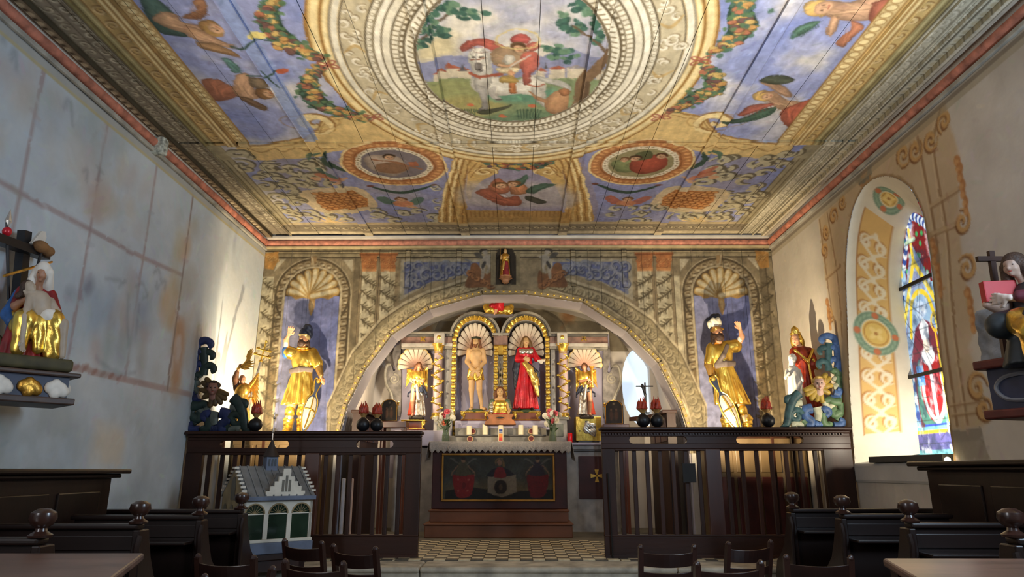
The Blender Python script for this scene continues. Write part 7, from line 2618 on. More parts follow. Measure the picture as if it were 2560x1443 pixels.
f.part('sleeve', [Cp((-.195,-.01,.64),(-.19,-.045,.53),.046,.028), El((-.195,-.01,.62),(.05,.045,.014))], BRON, h=.009, k=.01, rough=.004, rscale=60)
f.part('undersleeve', [Cp((.115,-.02,.80),(.162,-.05,.88),.036,.028)], WHT, h=.009, k=.01)
greaves(f, [((.06,0,.34),(.10,-.03,.22),(.155,.0,.09),(.17,-.10,.02)),((-.05,.02,.34),(-.04,.0,.2),(-.04,.04,.08),(-.05,-.05,.01))])
shield(f,(.03,-.15,.02),(-.14,-.42,.05),.97)

# ---- small bishop in the niche over the arch
p_ = bk(1264,690)
f = Fig('bishop_figurine',1263,620,690, YB - .07, 'small carved bishop with staff in the dark niche over the arch', 'figurine')
hp, T_ = f.head((0,-.02,.86), r=1.35)
f.part('body', hp + [Cp((0,0,.5),(0,0,.78),.08,.06), Cp((-.13,0,.72),(-.17,-.08,.60),.05,.04), Cp((.12,0,.72),(.05,-.12,.55),.05,.04)], FLESHP, h=.014, k=.02)
f.part('mitre', [Cp((0,-.01,.94),(0,.0,.99),.06,.012)], GOLDD, h=.011, k=.01)
f.part('cope', [El((0,.01,.68),(.17,.12,.14)), Sk((0,.02,.66),(0,.02,.02),(.15,.10),(.19,.13),7,.1)], GOLDD, h=.015, k=.03)
f.part('red_robe', [Sk((.02,-.05,.5),(.03,-.06,.0),(.10,.08),(.14,.10),7,.12)], REDD, h=.014, k=.02)
f.part('stole', [El((.05,-.13,.55),(.07,.04,.06)), Cp((-.05,-.12,.45),(-.08,-.13,.2),.05,.04)], mat('pale_gilding', rgb(232,196,110)), h=.012, k=.02)
G().tube([(-.2,-.1,.0),(-.2,-.1,.98)],.012,8).build('staff', GOLDD, f.e, smooth=True)
q = atY(1264,690, YB - .07)
zb_ = bk(1264,712)[1]
co = empty('niche_console',(q.x, YB, q.z), label='small pinkish carved console under the bishop figurine', cat='console')
hgt = q.z - zb_
G().lathe([(.03,-hgt),(.05,-hgt + .02),(.055,-hgt * .55),(.10,-hgt * .3),(.095,-.03),(.075,-.02),(.09,0),(0,0)],(0,-.06,0),8).build('console_body', mat('pink_wood', rgb(176,124,86),.6, var=.2), co)

# ================================================================== dark oak screen, two wings
OAK = mat('dark_oak', rgb(52,28,18),.5, spec=.3, var=.28, scale=5, stretch=(1,1,.12), bump=.08, bscale=30, coat=.12)
OAKH = mat('dark_oak_h', rgb(52,28,18),.5, spec=.3, var=.28, scale=5, stretch=(.12,1,1), bump=.08, bscale=30, coat=.12)
OAKR = mat('red_oak', rgb(72,36,22),.4, var=.22, scale=5, stretch=(1,1,.12), coat=.25)
SY = 7.8


def screen(name, us, slots, label, fields, dent=False, top_v=1078):
    """us = (left, right) ends; fields = list of (u0, u1, n bars)"""
    z = lambda v: atY(1280, v, SY).z
    X_ = lambda u, v=1150: atY(u, v, SY).x
    e = empty(name,((us[0] + us[1]) / 2, SY, ZF), label=label, cat='screen')
    ox, oy, oz = e.location

    def bx(nm, xa, xb, za, zb_, ya=-.03, yb=.03, m=OAK, bev=.006):
        return G().box(xa - ox, xb - ox, ya, yb, za - oz, zb_ - oz).build(nm, m, e, bev=bev)
    xa, xb = us
    zt = z(top_v)
    bx('cornice', xa - .02, xb + .015, zt - .035, zt,-.085,.085, OAKH,.012)
    bx('cornice_bed', xa, xb, zt - .065, zt - .035,-.055,.055, OAKH,.012)
    if dent:
        g = G()
        n = int((xb - xa - .1) / .033)
        for k in range(n):
            x = xa + .05 + .033 * k - ox
            g.box(x, x + .018,-.048,-.03, zt - .085 - oz, zt - .066 - oz)
        o = g.build('dentil_course', OAKH, e)
        o['kind'] = 'stuff'
    z_slot1, z_slot0 = zt - .10, zt - .178
    z_f1 = zt - .235
    bx('upper_rail', xa, xb, z_slot1, zt - .065, m=OAKH)
    bx('lower_rail', xa, xb, z_f1, z_slot0, m=OAKH)
    edges = [xa] + [x for s in slots for x in s] + [xb]
    for k in range(0, len(edges),2):
        bx('rail_block', edges[k], edges[k + 1], z_slot0, z_slot1, m=OAKH, bev=0)
    for s0, s1 in slots:            # rounded slot ends
        r = (z_slot1 - z_slot0) / 2
        zc_ = (z_slot1 + z_slot0) / 2
        for x, sg_ in ((s0,1),(s1,-1)):
            for q in (-1,1):
                pts_ = [(x - ox, zc_ + q * r - oz)] + [(x + sg_ * r * (1 - math.cos(t)) - ox, zc_ + q * r * math.sin(t) - oz) for t in np.linspace(0, math.pi / 2,7)]
                G().prism(pts_,-.03,.03, 'y').build('slot_corner', OAKH, e)
    z_b1 = ZF + .22
    bx('bottom_rail', xa, xb, ZF + .03, z_b1, m=OAKH)
    bx('bottom_moulding', xa, xb, z_b1, z_b1 + .02,-.04,.04, OAKH)
    bx('sill', xa, xb, ZF, ZF + .04,-.05,.05, OAKH)
    fx = [(X_(a), X_(b), n) for a, b, n in fields]
    stops = [xa] + [x for f_ in fx for x in f_[:2]] + [xb]
    for k in range(0, len(stops),2):
        bx('stile', stops[k], stops[k + 1], z_b1, z_f1,-.035,.035, OAK if k != 2 else OAKR)
    for a, b, n in fx:
        for k in range(n):
            x = a + (b - a) * (k + .5) / n - ox
            G().box(x - .024, x + .024,-.014,.014, z_b1 - oz, z_f1 - oz).build('bar', OAK, e, bev=.008)
        bx('field_moulding', a, b, z_f1 - .022, z_f1,-.042,.0, OAKH)
    return e, zt


zz = lambda u, v: atY(u, v, SY).x
scrL, ZTL = screen('choir_screen',(XL + .03, zz(1055,1080)), [(zz(553,1105), zz(725,1105)),(zz(892,1105), zz(985,1105))], 'dark oak barred choir screen left of the altar, behind the model church', [(508,764,8),(800,1015,7)], top_v=1079)
scrR, ZTR = screen('choir_screen',(zz(1502,1070), XR - .03), [(zz(1572,1097), zz(1716,1097)),(zz(1838,1095), zz(2006,1095))], 'dark oak barred choir screen right of the altar, with dentil moulding', [(1537,1763,7),(1800,2057,7)], dent=True, top_v=1069)
# iron bolts and lock
G().tube([(zz(1517,1145) - scrR.location.x,-.06,1.30 - ZF),(zz(1517,1145) - scrR.location.x + .02,-.06,-.0)],.008,6).build('iron_bolt', IRON, scrR)
G().box(.42,.56,-.06,-.02,.78,.98).build('lock_box', IRON, scrR, loc=(zz(1720,1180) - scrR.location.x - .49,0,0))

# panelled cupboards behind the screen that carry the knights
PANEL = mat('olive_wood', rgb(96,78,52),.5, var=.2, scale=5, stretch=(1,1,.15))
for s, lab in ((-1, 'panelled olive-brown cupboard behind the left screen, under the knight'),(1, 'panelled cupboard with red doors behind the right screen, under the knight')):
    xa, xb = (-3.66,-2.50) if s < 0 else (2.45,3.68)
    zt = atY(742 if s < 0 else 1832,1092 if s < 0 else 1090, KH).z - .012
    e = empty('wall_cupboard',((xa + xb) / 2,9.2, ZF), label=lab, cat='cupboard')
    hw, hh = (xb - xa) / 2, zt - ZF
    G().box(-hw, hw,-.22,.33,0, hh - .03).build('carcass', PANEL, e)
    G().box(-hw - .01, hw + .01,-.26,.34, hh - .03, hh).build('top_board', OAKH, e, bev=.008)
    for k in range(4):
        w_ = 2 * hw / 4
        G().box(-hw + w_ * k + .02,-hw + w_ * (k + 1) - .02,-.238,-.22,.06, hh * .62).build('door_panel', mat('oxblood_panel', rgb(70,26,24),.5, var=.2) if s > 0 else PANEL, e, bev=.008)
        G().box(-hw + w_ * k + .02,-hw + w_ * (k + 1) - .02,-.238,-.22, hh * .66, hh - .1).build('drawer_front', PANEL, e, bev=.008)

# side boards that carry the corner figures, against the side walls
for s, lab in ((-1, 'narrow oak side shelf behind the left end of the screen'),(1, 'narrow oak side shelf behind the right end of the screen')):
    xa, xb = (-3.69,-3.12) if s < 0 else (3.12,3.70)
    e = empty('side_shelf',((xa + xb) / 2,8.3, ZF), label=lab, cat='shelf')
    hw = (xb - xa) / 2
    hh = (ZTL if s < 0 else ZTR) - ZF
    G().box(-hw, hw,-.3,.42, hh - .04, hh).build('shelf_board', OAKH, e, bev=.006)
    for x in (-hw + .02, hw - .05):
        for y in (-.27,.36):
            G().box(x, x + .03, y, y + .03,0, hh - .04).build('shelf_leg', OAK, e)

# ================================================================== flaming bombs on the screen
FLR = mat('flame_red', rgb(150,34,26),.45, var=.3, scale=20, color2=rgb(206,70,36))
FLY = mat('flame_gold', rgb(206,160,96),.4,.3, var=.2)


def bomb(u, v, r_px, ztop, lab, seed, grp='iron bombs with carved flames on the screen'):
    p = atY(u, v,7.84)
    r = .077 * r_px / 17
    e = empty('flaming_bomb',(p.x,7.84, ztop), label=lab, cat='ornament', group=grp)
    G().ball((0,0, r), r,24,16).build('iron_ball', BLACK, e, smooth=True)
    G().lathe([(.022,1.88 * r),(.024,2.02 * r),(.018,2.10 * r),(0,2.1 * r)], n=14).build('neck', BLACK, e, smooth=True)
    rg_ = np.random.default_rng(seed)
    P, Q = [], []
    for k in range(7):
        a = 2 * math.pi * k / 7 + rg_.uniform(-.2,.2)
        rr = .034 * (1 if k % 2 else .75)
        b0 = (0,0,2.1 * r)
        b1 = (1.5 * rr * math.cos(a),1.3 * rr * math.sin(a),2.1 * r + .055)
        b2 = (1.35 * rr * math.cos(a + .25),1.2 * rr * math.sin(a + .25),2.1 * r + .11)
        b3 = (1.0 * rr * math.cos(a), rr * math.sin(a),2.1 * r + .15 + rg_.uniform(0,.05))
        P += [Cp(b1, b2,.021,.015), Cp(b2, b3,.015,.003)]
        Q += [Cp(b0, b1,.014,.019)]
    carved('flame', P, FLR, e, h=.006, k=.010)
    carved('flame_root', Q, FLY, e, h=.006, k=.010)
    return e


bomb(639,1059,17, ZTL, 'black iron bomb with red flame on the left screen, beside the blue scrollwork',1)
bomb(908,1059,17, ZTL, 'black iron bomb with red flame, outer of the pair on the left screen',2)
bomb(942,1060,16, ZTL, 'black iron bomb with red flame, inner of the pair on the left screen',3)
bomb(1608,1053,17, ZTR, 'black iron bomb with red flame, inner of the pair on the right screen',4)
bomb(1643,1053,17, ZTR, 'black iron bomb with red flame, outer of the pair on the right screen',5)
bomb(1920,1052,17, ZTR, 'black iron bomb with red flame on the right screen, beside the leaning knight',6)

# ================================================================== carved scrollwork with cherub heads
SB = mat('scroll_blue', rgb(78,108,156),.5, var=.25, scale=14)
ST = mat('scroll_teal', rgb(64,96,96),.5, var=.25, scale=14)
SG = mat('scroll_green', rgb(96,124,84),.5, var=.25, scale=14)
SCR = mat('scroll_cream', rgb(206,204,170),.5, var=.15, scale=14)
SYE = mat('leaf_ochre', rgb(190,156,62),.5, var=.2, scale=14)
DKB = mat('scroll_blue_shaded', rgb(36,46,88),.5, var=.25, scale=14)  # darker copies of the carving colours stand in for backlit shade
DKG = mat('scroll_green_shaded', rgb(34,52,46),.5, var=.25, scale=14)
DKC = mat('scroll_cream_shaded', rgb(96,102,92),.5, var=.2, scale=14)
DKY = mat('leaf_ochre_shaded', rgb(92,70,34),.5, var=.2, scale=14)
CARV = [('b', [(725,345),(700,280),(630,248),(570,262),(552,298),(580,318)],30),('t', [(640,480),(628,400),(580,378),(538,400),(538,435),(562,440)],26),
        ('b', [(735,480),(722,400),(680,375),(662,398)],28),('b', [(740,610),(745,550),(710,510),(660,520),(652,552)],30),('t', [(640,640),(622,560),(570,530),(528,550),(522,585),(550,597)],28),
        ('g', [(740,700),(735,650),(690,640),(670,667)],28),('c', [(685,825),(745,800),(755,745),(712,722),(690,752)],24),('b', [(690,885),(742,900),(765,862),(730,845)],26),
        ('b', [(655,945),(720,952),(768,930)],26),('t', [(640,330),(630,480),(625,640)],30),('b', [(737,350),(742,500),(747,690)],28),('g', [(750,690),(760,850),(765,1000)],28),
        ('t', [(300,895),(235,960),(192,1080),(172,1200),(142,1268),(112,1250)],36),('t', [(300,895),(222,940),(172,948),(165,985),(200,1002)],28),('c', [(335,1000),(272,1010),(265,1060),(310,1080),(332,1052)],24),
        ('t', [(335,1130),(300,1090),(240,1090),(205,1130),(225,1185),(285,1190),(300,1150),(270,1130)],26),('b', [(445,1065),(375,1080),(368,1150),(440,1200),(440,1255),(380,1280)],38),
        ('c', [(500,1050),(522,1130),(512,1205)],36),('b', [(560,1095),(605,1070),(642,1110),(600,1152)],30),('g', [(572,1120),(582,1225),(640,1258),(664,1222)],34),('g', [(760,990),(690,985),(640,965),(590,985)],34),
        ('c', [(590,985),(620,1050),(680,1030),(670,985),(635,990)],24),('g', [(772,1100),(705,1140),(680,1085),(720,1060)],32),('b', [(690,1262),(770,1252),(792,1210),(752,1190)],30),('g', [(770,1000),(776,1110),(730,1200)],28),
        ('c', [(215,1272),(252,1232),(300,1242),(352,1265)],28),('b', [(480,1272),(500,1225),(520,1262),(545,1225),(560,1275)],18),('g', [(340,1200),(400,1260),(470,1270)],26)]


def carving(side):
    Y = 7.85
    zt = ZTR if side > 0 else ZTL
    p0 = atY(1930 + .2218 * 450,1064, Y)

    def L(x, y):
        p = atY(1930 + .2218 * x,780 + .2218 * y, Y)
        return ((p.x - p0.x) * side, p.z - p0.z)
    bx_ = p0.x if side > 0 else atY(551,1075, Y).x
    e = empty('scroll_carving',(bx_, Y, zt), label='carved blue-green scrollwork with pale cherub head on ochre leaves, right screen end' if side > 0 else 'blue-green scrollwork in colours darkened for backlight, with a small cherub head, left end of the screen', cat='carving')
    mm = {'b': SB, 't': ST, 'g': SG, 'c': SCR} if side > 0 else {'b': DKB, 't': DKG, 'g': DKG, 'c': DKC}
    nm = {'b': 'blue_scroll', 't': 'teal_scroll', 'g': 'green_scroll', 'c': 'cream_scroll'}
    for k,(c, pts_, r) in enumerate(CARV):
        q = smooth_path([L(*p) for p in pts_],5)
        n = len(q)
        R = [r * (.00155 if side > 0 else .0018) * (1.0 - .35 * (i / (n - 1))) for i in range(n)]
        o = G().tube([(a,.012 * math.sin(k * 2.4), max(b,.02)) for a, b in q], R,10).build(nm[c], mm[c], e, smooth=True)
        o.scale = (1,.7,1)
    # leaf collar and head
    for x, y, a in ((380,910,.5),(430,955,.25),(490,970,0),(545,985,-.15),(615,890,-1.0),(645,810,-1.4),(625,730,-2.0),(585,690,-2.5),(360,860,.9)):
        q = L(x, y)
        c0 = L(500,830)
        carved('leaf', [Cp((c0[0] + (q[0] - c0[0]) * .35,-.02, c0[1] + (q[1] - c0[1]) * .35),(q[0],-.035, q[1]),.05,.028)], SYE if side > 0 else DKY, e, h=.010, k=.01)
    c = L(500,795)
    f_ = Fig.__new__(Fig)
    f_.e = e
    hp, T_ = f_.head((c[0],-.07, c[1]), r=1.15, yaw=-.35 * side, tilt=.1)
    carved('cherub_head', hp + [Cp((c[0],-.05, c[1] - .05),(c[0],-.03, c[1] - .1),.04,.05)], mat('cherub_pale', rgb(226,186,164),.5) if side > 0 else mat('cherub_shaded', rgb(150,104,88),.5), e, h=.007, k=.015)
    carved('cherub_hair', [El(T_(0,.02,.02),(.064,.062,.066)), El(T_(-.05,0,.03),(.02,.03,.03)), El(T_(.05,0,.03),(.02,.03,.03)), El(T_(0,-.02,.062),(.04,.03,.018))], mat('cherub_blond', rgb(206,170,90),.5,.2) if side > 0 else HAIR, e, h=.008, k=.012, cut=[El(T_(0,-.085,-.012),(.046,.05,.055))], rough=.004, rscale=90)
    # back strip against the wall
    xs_ = L(785,240)
    zt_ = xs_[1]
    G().box(*sorted((xs_[0], xs_[0] + side * .035)),-.01,.04,0, zt_).build('back_strip', mat('ochre_strip', rgb(176,126,52),.5, var=.2) if side > 0 else OAK, e, bev=.005)
    if side > 0:
        G().box(*sorted((xs_[0] + side * .035, xs_[0] + side * .085)),.0,.05,0, zt_ + .0).build('back_post', mat('brown_strip', rgb(104,82,56),.6, var=.2), e, bev=.005)
    return e


carving(1)
carving(-1)

# ================================================================== corner figures behind the scrollwork
f = Fig('robed_statue',2024,812,1062,8.36, 'carved figure in red robe with gold crown behind the right scrollwork')
f.e.location.z = ZTR + .002
hp, T_ = f.head((-.06,-.03,.90), yaw=-.7, tilt=.15)
f.part('body', hp + [Cp((0,0,.45),(-.02,0,.80),.07,.055), Cp((-.02,0,.8),(-.05,-.02,.86),.035,.03), Cp((-.09,0,.76),(-.12,-.08,.66),.035,.02), Cp((.09,0,.76),(.10,-.07,.62),.035,.02)], FLESH, h=.010, k=.02)
f.part('robe', [Sk((0,0,.72),(.02,0,.0),(.10,.08),(.15,.12),8,.13,1), El((-.01,0,.74),(.12,.085,.10)), Cp((-.09,0,.77),(-.12,-.06,.68),.05,.05), Cp((.09,0,.77),(.105,-.05,.64),.05,.05)], mat('red_gilt_robe', rgb(140,28,22),.4,.2, var=.3, scale=14, color2=rgb(190,70,36)), h=.011, k=.02)
f.part('gold_trim', [Cp((-.10,-.06,.78),(.02,-.10,.66),.018), Cp((.02,-.10,.66),(.10,-.08,.78),.018), Cp((.02,-.10,.66),(.05,-.12,.3),.014), Cp((.09,-.08,.68),(.13,-.06,.60),.02)], GOLD, h=.009, k=.012)
f.part('hair', [El(T_(0,.02,.01),(.064,.066,.066)), Cp(T_(-.045,.03,-.02),(-.06,.04,.76),.035,.03), Cp(T_(.045,.03,-.02),(.03,.04,.76),.035,.03)], GOLD, h=.010, k=.02, cut=[El(T_(0,-.08,-.01),(.042,.045,.055))], rough=.005, rscale=60)
f.part('mitre', [El(T_(0,.0,.075),(.05,.035,.05)), Cp(T_(0,0,.09), T_(0,.0,.135),.028,.004), Cp(T_(-.05,-.01,.05), T_(.05,-.01,.05),.014)], GOLD, h=.009, k=.012, rough=.004, rscale=70)
f = Fig('white_figurine',1997,872,1062,8.16, 'white draped figurine beside the red-robed statue', 'figurine')
f.e.location.z = ZTR + .002
hp, T_ = f.head((0,-.02,.91), yaw=-.4, tilt=.1)
f.part('body', hp + [Cp((0,0,.5),(0,0,.8),.07,.05), Cp((0,0,.8),(0,-.01,.87),.034,.03), Cp((-.09,0,.76),(-.15,-.06,.66),.03,.022), Cp((-.15,-.06,.66),(-.10,-.10,.72),.022,.016), Cp((.09,0,.76),(.10,-.08,.62),.03,.02)], WHT, h=.010, k=.02)
f.part('drapery', [Sk((0,0,.74),(.02,0,.0),(.09,.07),(.15,.11),8,.16,2,2), El((0,0,.74),(.10,.08,.09)), Cp((.08,-.06,.6),(-.08,-.09,.42),.03,.03)], WHT, h=.011, k=.02)
f.part('veil', [El(T_(0,.018,.015),(.062,.064,.064)), Cp(T_(0,.05,0),(0,.05,.78),.05,.05)], WHT, h=.010, k=.02, cut=[El(T_(0,-.078,-.012),(.043,.046,.056))])

GFR = mat('gilt_feather', rgb(206,160,74),.32,.8, var=.2, scale=12)
f = Fig('winged_statue',594,912,1076,8.28, 'gilded pleated figure raising a golden palm behind the left scrollwork')
f.e.location.z = ZTL + .002
hp, T_ = f.head((.0,-.02,.82), yaw=.9, tilt=.1)
f.part('body', hp + [Cp((0,0,.4),(0,0,.72),.08,.06), Cp((0,0,.72),(0,-.01,.78),.036,.03), Cp((-.09,0,.70),(-.11,-.05,.84),.042,.034), Cp((-.11,-.05,.84),(-.06,-.08,.99),.034,.022)], FLESHD, h=.010, k=.02)
f.part('hand', hand_prims((-.06,-.08,.985),(.4,-.1,.8),(.5,-.6,0),.08,.5,1), FLESHD, h=.005, k=.006)
f.part('robe', [Sk((0,0,.66),(.02,0,.0),(.11,.09),(.20,.14),16,.10,1), El((.02,0,.66),(.13,.10,.11))], GFR, h=.010, k=.02)
f.part('brown_sleeve', [Cp((-.09,0,.68),(-.115,-.05,.83),.06,.055), Cp((-.115,-.05,.83),(-.09,-.07,.92),.055,.04)], mat('brown_cloth', rgb(98,62,34),.6, var=.2), h=.010, k=.02)
g = G()
for k in range(12):
    a = -.15 + 1.7 * k / 11
    d = Vector((math.cos(a),-.1, math.sin(a)))
    p0 = Vector((-.06,-.1,1.0)) + Vector((.014 * k,0,.006 * k))
    L_ = .24 + .05 * math.sin(k)
    sd = d.cross(Vector((0,1,0))).normalized() * .028
    m_ = p0 + d * L_ * .5
    g.add([p0, m_ + sd, p0 + d * L_, m_ - sd, m_ + Vector((0,-.012,0))], [[0,1,4], [1,2,4], [2,3,4], [3,0,4]])
g.tube([(-.08,-.09,.97),(.0,-.1,1.02),(.12,-.11,1.12)], [.014,.012,.004],6)
o = g.build('palm_branch', GFR, f.e)
o.modifiers.new('t', 'SOLIDIFY').thickness = .006
for k,(t_, l_) in enumerate((((.26,.05,.92),(.32,.05,.38)),((.20,.10,.86),(.28,.12,.30)))):
    wing(f,(.06,.06,.66), t_, l_, GFR)

# processional staff leaning in the corner
p0, p1 = atY(608,1041,8.2), atY(652,902,8.45)
p0.z = max(p0.z - .12, ZTL + .001)
st = empty('processional_staff', p0, label='slender silver staff with gilded double cross leaning in the left corner', cat='staff')
d = (p1 - p0)
G().tube([(0,0,0), d * .45, d], [.010,.016,.017],10).build('silver_rod', SILV, st, smooth=True)
for q in (.42,.99):
    c = d * q
    G().ball(c,(.024,.024,.018),12,8).build('gilt_knop', GOLD, st, smooth=True)
dn = d.normalized()
sx = Vector((1,0,-.25)).normalized()
g = G().tube([d, d + dn * .26],.010,8)
for q, w_ in ((.07,.10),(.15,.085)):
    c = d + dn * q
    g.tube([c - sx * w_, c + sx * w_],.010,8)
    for s in (-1,1):
        g.ball(c + sx * w_ * s,.018,8,6)
        g.ball(c + sx * w_ * s * .8 + dn * .018,.012,8,6)
g.ball(d + dn * .27,.018,8,6)
g.build('double_cross', GOLD, st, smooth=True)

# ================================================================== things in the recess beside the altar
# panelled stalls lining the piers
for s, lab in ((-1, 'dark oak stall panel on the left pier of the arch'),(1, 'dark oak stall panel with slanted top on the right pier')):
    a = atY(862 if s < 0 else 1712,1024,9.5)
    a.x += .1 if s < 0 else -.12
    e = empty('pier_stall',(a.x,9.56, ZF), label=lab, cat='stall')
    h_ = a.z - ZF
    L_ = 1.25
    dx = -.02 if s < 0 else -.10
    out = [(0,0),(.10 * -s,0),(.10 * -s + dx * 0 - s * .04, L_),(-.02 * s, L_)]
    w_ = .34
    out = [(0,.0),(-s * w_ * .35,.0),(-s * w_ * .35, L_),(0, L_)]
    G().prism(out,0, h_ - .04, 'z').build('stall_panel', OAK, e, fix=True)
    out2 = [(s * .02,-.03),(-s * w_ * .55,-.03),(-s * w_ * .55, L_ + .03),(s * .02, L_ + .03)]
    G().prism(out2, h_ - .045, h_, 'z').build('stall_top', OAKH, e, fix=True, bev=.008)
    for k in range(3):
        y0 = .06 + .4 * k
        x_ = -s * (w_ * .35 + .005)
        G().box(*sorted((x_ - .01, x_ + .01)), y0, y0 + .34, h_ - .42, h_ - .1).build('stall_field', OAKR, e, bev=.006)
    if s > 0:
        G().prism([(-.10,.5),(-.42, L_ + .12),(-.10, L_ + .12)], h_ - .06, h_, 'z').build('desk_board', OAKH, e, fix=True)
# arched painted panels
pc = {}
for k,(u, v0, v1, Y, rz, lab, wpx) in enumerate(((972,998,1055,10.55,.1, 'small dark arched painting in a black frame, left of the altar',42),(1536,1000,1062,10.62,-.25, 'small dark arched painting of two figures, right of the altar',46))):
    p = atY(u, v1, Y)
    hgt = atY(u, v0, Y).z - p.z
    hw = wpx / 2 / FPX * Y
    e = empty('arched_painting', p, rz, lab, 'painting')
    e.rotation_euler = (-.08,0, rz)
    arch = [(-hw,0),(hw,0),(hw, hgt - hw * .75)] + [(hw * math.cos(t), hgt - hw * .75 + hw * .75 * math.sin(t)) for t in np.linspace(.15, math.pi - .15,11)] + [(-hw, hgt - hw * .75)]
    G().prism(arch,-.012,.022, 'y').build('frame', mat('black_frame', rgb(34,26,20),.4), e, bev=.004)
    cv = Canvas(-hw * .88, hw * .88,.015, hgt - .015,.006, rgb(64,50,34))
    cv.C *= .6
    cv.mottle(rgb(58,46,32),9,200 + k,.45,.7,.8)
    for q in (-.3,.25):
        cv.ell((hw * q, hgt * .36), hw * .2, hgt * .2, rgb(84,54,34),.8, soft=.012)
        cv.ell((hw * q, hgt * .6), hw * .10, hgt * .05, rgb(110,78,54),.9, soft=.008)
    cv.ell((0, hgt * .84), hw * .12, hgt * .04, rgb(176,156,120),.6, soft=.01)
    ar2 = [(a_ * .86,.018 + b_ * .93) for a_, b_ in arch]
    grid_mesh('painted_panel', cv, slice(None), slice(None), lambda A, B: np.stack([A, np.full_like(A,-.0135), B],-1), painted('old_varnish',.35,.15,20,.05), e, keep=lambda A, B: inside(ar2, A, B))
    G().tube([(a_ * .89,-.014,.014 + b_ * .945) for a_, b_ in arch],.005,5, True).build('gilt_slip', GOLDD, e)
    G().lathe([(0,0),(.018,0),(.010,.03),(.02,.05),(0,.07)], n=10).build('pinnacle', GOLDD, e, loc=(hw * (1 if k == 0 else -1),0, hgt - hw * .72))
# brown side boards under them
for u0, u1, v, Y, lab in ((950,1018,1055,10.5, 'low brown wooden side table left of the altar'),(1506,1570,1062,10.6, 'low dark side table right of the altar')):
    a, b = atY(u0, v, Y), atY(u1, v, Y)
    e = empty('side_table',((a.x + b.x) / 2, Y, ZF), label=lab, cat='table')
    hw, h_ = (b.x - a.x) / 2, a.z - ZF
    G().box(-hw, hw,-.12,.2, h_ - .09, h_).build('table_top', MAHO, e, bev=.006)
    for sx_ in (-1,1):
        for sy_ in (-.08,.15):
            G().box(sx_ * (hw - .05) - .02, sx_ * (hw - .05) + .02, sy_, sy_ + .04,0, h_ - .09).build('leg', MAHO, e)
# black crucifix before the daylight window
p = atY(1617,1058,10.2)
e = empty('standing_crucifix',(p.x,10.2, atY(1712,1024,9.5).z), label='black crucifix silhouetted before the small bright window', cat='crucifix')
top = atY(1617,957,10.2).z - e.location.z
G().bar((0,0,0),(0,0, top),.022,.018).build('upright', BLACK, e)
za = atY(1617,966,10.2).z - e.location.z
G().bar((-.135,0, za),(.12,0, za),.018,.018).build('crossbar', BLACK, e)
carved('corpus', [Cp((-.045,-.025, za + .02),(-.045,-.025, za + .02),.016), Cp((-.04,-.025, za),(-.01,-.03, za - .12),.022,.018), Cp((-.01,-.03, za - .12),(.0,-.03, za - .25),.018,.008), Cp((-.045,-.025, za - .01),(-.11,-.015, za),.009,.007), Cp((-.035,-.025, za - .01),(.09,-.015, za),.009,.007)], BLACK, e, h=.006, k=.012)
G().box(-.05,.05,-.04,.04,0,.02).build('foot', BLACK, e, bev=.004)

# tall altar candles standing behind the left screen
for u, c_, lab in ((860, rgb(206,206,214), 'tall white candle standing behind the left screen bars'),(880, rgb(196,164,146), 'tall pinkish candle standing behind the left screen bars')):
    p = atY(u,1198,8.5)
    e = empty('tall_candle',(p.x,8.5, ZF + .009), label=lab, cat='candle')
    h_ = p.z - ZF
    G().lathe([(.024,.03),(.023, h_ - .01),(.016, h_),(0, h_)], n=14).build('wax_shaft', mat('tall_wax_%d' % u, c_,.5), e, smooth=True)
    G().lathe([(.036,0),(.036,.015),(.028,.03),(0,.03)], n=14).build('candle_foot', GOLDD, e, smooth=True)

# ================================================================== model church in a glass case
MW, MD, MH = .67,.70,.43
a0 = math.radians(38)
p = atZ(582,1364,.67) + Vector((.03,.08,0))
mc = empty('model_church',(p.x + .335 * math.cos(a0) + .35 * -math.sin(a0), p.y + .335 * math.sin(a0) + .35 * math.cos(a0),.67), a0, 'white model church with grey roof and three glazed arches, before the left screen', 'model building')
MWH = mat('model_white', rgb(214,208,192),.6, var=.08, bump=.1)
MGR = mat('model_grey_roof', rgb(112,116,118),.6, var=.15)
MBL = mat('model_slate', rgb(96,106,126),.6, var=.15)
MBE = mat('model_beige', rgb(150,132,96),.7, var=.15)
hw, hd = MW / 2, MD / 2
G().box(-hw - .02, hw + .02,-hd - .02, hd + .02,-.10,0).build('plinth', MBL, mc, bev=.006)
G().box(-hw - .012, hw + .012,-hd - .012, hd + .012,0,.03).build('base_moulding', MWH, mc, bev=.006)
